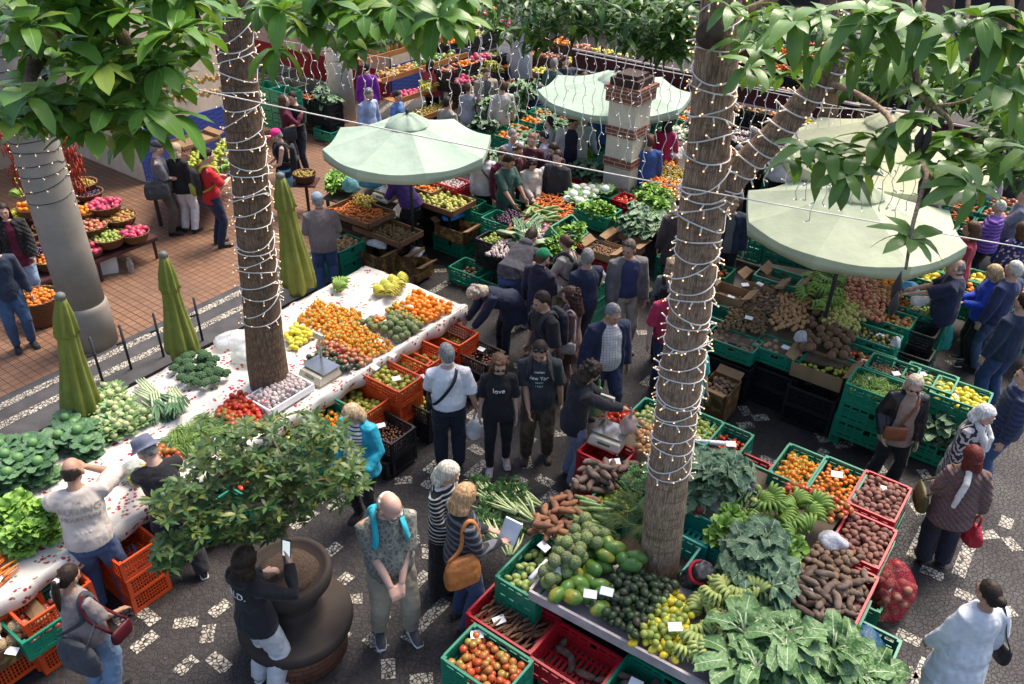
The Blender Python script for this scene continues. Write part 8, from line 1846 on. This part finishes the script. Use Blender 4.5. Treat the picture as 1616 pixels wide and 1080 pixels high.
P_('tanbag','blonde woman in a black and grey striped sweater with glasses on her head',px=(747,768),h=1.80,yaw=28,sex='f',hd=(10,14,0),fat=.02,hr=(.12,.30,1.04),hl=(-.08,.28,1.02),top=dict(m=cloth((.025,.025,.03),'stripes',(.13,.13,.15),s=.8),gr=.024,hem=.84),bot=dict(m=cloth((.035,.055,.12))),shoe=((.05,.04,.04),None),hair=('bob',(.50,.30,.15)),near=3,glasses='up')
shoulderbag('tanbag','tan leather shoulder bag of the blonde woman in the striped sweater',(.42,.15,.04),sd=1,z=.98,size=(.34,.32,.14),shape='hobo',x=.22,y=-.10,strapw=.035,cat='handbag')
P_('left1','person in a black quilted jacket, burgundy top and flared jeans at the left edge',px=(-2,368),h=1.70,yaw=-60,sex='f',hl=(-.2,.2,.9),top=dict(m=cloth((.09,.01,.03)),hem=.74),jacket=dict(m=cloth(BLK,'quilt'),hem=.88,gap=.3,gr=.03),bot=dict(m=cloth((.22,.32,.46)),flare=.05),shoe=((.03,.03,.04),WHT),hair=('long',BH),near=2)
P_('left2','person in dark jeans and black shoes cut by the left edge',px=(-20,425),h=1.72,yaw=-50,top=dict(m=cloth((.03,.04,.07))),bot=dict(m=cloth((.05,.09,.18))),shoe=(BLK,None),hair=('short',BH),near=1)
for k,(x,y,c_,c2,hc,yw,sx,lb) in enumerate([(660,100,(.35,.05,.06),BLK,BH,60,'f','person in red browsing the lower pineapple shelves'),(775,128,(.45,.42,.38),JEAN,BRH,110,'m','person in cream beside the lavender column'),(795,205,(.30,.34,.42),DJEAN,GH,-60,'m','person in grey blue at the leafy greens crates'),(935,150,(.02,.10,.30),JEAN,BH,80,'m','person in bright blue behind the second mint umbrella'),
  (1012,205,(.03,.08,.26),(.04,.08,.22),BRH,100,'m','person in blue denim right of the brick pillar'),(1040,175,(.40,.02,.10),BLK,BH,70,'f','person in raspberry red behind the brick pillar stall'),(905,110,(.20,.02,.07),BLK,BRH,60,'f','person in wine red behind the mint umbrella top'),(1155,215,(.30,.28,.26),DJEAN,GH,120,'m','person in beige beyond the fork of the trunk'),
  (1232,190,(.50,.50,.52),BLK,BH,90,'f','person in white beneath the sloping bough'),(1100,385,(.02,.025,.05),DJEAN,BH,100,'m','person in navy close behind the forked trunk'),(1560,225,(.40,.40,.42),JEAN,WH,60,'f','person in light grey far back at the right'),(1530,320,(.30,.03,.05),BLK,BRH,150,'f','person in dark red right of the pale green umbrella'),
  (1470,265,(.05,.05,.06),BLK,BH,140,'m','person in black behind the pale green umbrella'),(1600,380,(.03,.04,.10),(.05,.08,.15),WH,120,'m','white haired person in navy at the right edge'),(690,158,(.26,.24,.20),BLK,BH,50,'m','person in olive before the lowest pineapple shelf'),(868,235,(.03,.03,.035),BLK,BH,-120,'m','person in black behind the woman in plum'),
  (1290,170,(.10,.14,.30),BLK,BRH,80,'m','person in slate blue beyond the icicle lights under the bough'),(985,120,(.28,.20,.12),BLK,GH,100,'m','person in tan above the second mint umbrella')]):
 P_('x%d' % k,lb,px=(x,y),h=rr(1.62,1.8),yaw=yw,sex=sx,top=dict(m=cloth(c_),gr=.024),bot=dict(m=cloth(c2)),hair=('bob' if sx=='f' else 'short',hc),near=1)
p=hand('phone',1);g=MB();g.box((0,0,0),(.075,.010,.155));o=g.obj('phone',M('phone_black',(.02,.02,.025),.2),loc=p+Vector((.0,.0,.05)),rot=(-.25,.0,-.3),smooth=False);tag(o,'phone held up by the woman in the black hoodie','phone');g=MB();g.box((0,-.0065,0),(.066,.002,.14));g.obj('screen',emis('phone_screen',(.45,.5,.5),.5),o,smooth=False)
p=(hand('red',1)+hand('red',-1))/2;g=MB();g.box((0,0,0),(.14,.07,.09));g.tube([(0,.03,0),(0,.12,0)],.035,14);tag(g.obj('camera_body',M('camera_black',(.02,.02,.02),.4),loc=p+Vector((0,0,.03)),rot=(0,0,-.9),smooth=False),'black camera held by the man in the red T-shirt','camera')
p=hand('tanbag',1);g=MB();g.box((0,0,0),(.16,.03,.22));g.k=1;g.box((0,.017,0),(.15,.004,.2));tag(g.obj('booklet',[M('book_white',(.6,.64,.72),.6),M('book_blue',(.04,.12,.4),.5)],loc=p+Vector((.03,.04,.06)),rot=(-.4,.2,-.4),smooth=False),'white and blue booklet in the hands of the blonde woman in stripes','booklet')
p=hand('hoodie',-1);plastic_bag(G(950,600,1.25)+Vector((0,.1,.0)),'green tinted bag of leaves held by the young man in the black hoodie',(.20,.36,.12),size=(.24,.16,.36),a=.9)
plastic_bag(hand('bucket',1)+Vector((0,0,.1)),'clear plastic bag held by the man in the bucket hat',(.45,.5,.48),size=(.22,.18,.2),a=.6)
plastic_bag(G(238,935,.10),'blue plastic bag under the table beside the bucket hat man',(.03,.22,.34),size=(.26,.2,.34),a=.85,hang=False)
plastic_bag(G(955,405-10,1.0) if 0 else hand('bluesw',-1)+Vector((0,0,-.2)),'teal plastic bag hanging beside the royal blue sweater',(.03,.38,.34),size=(.22,.16,.42),a=.9)
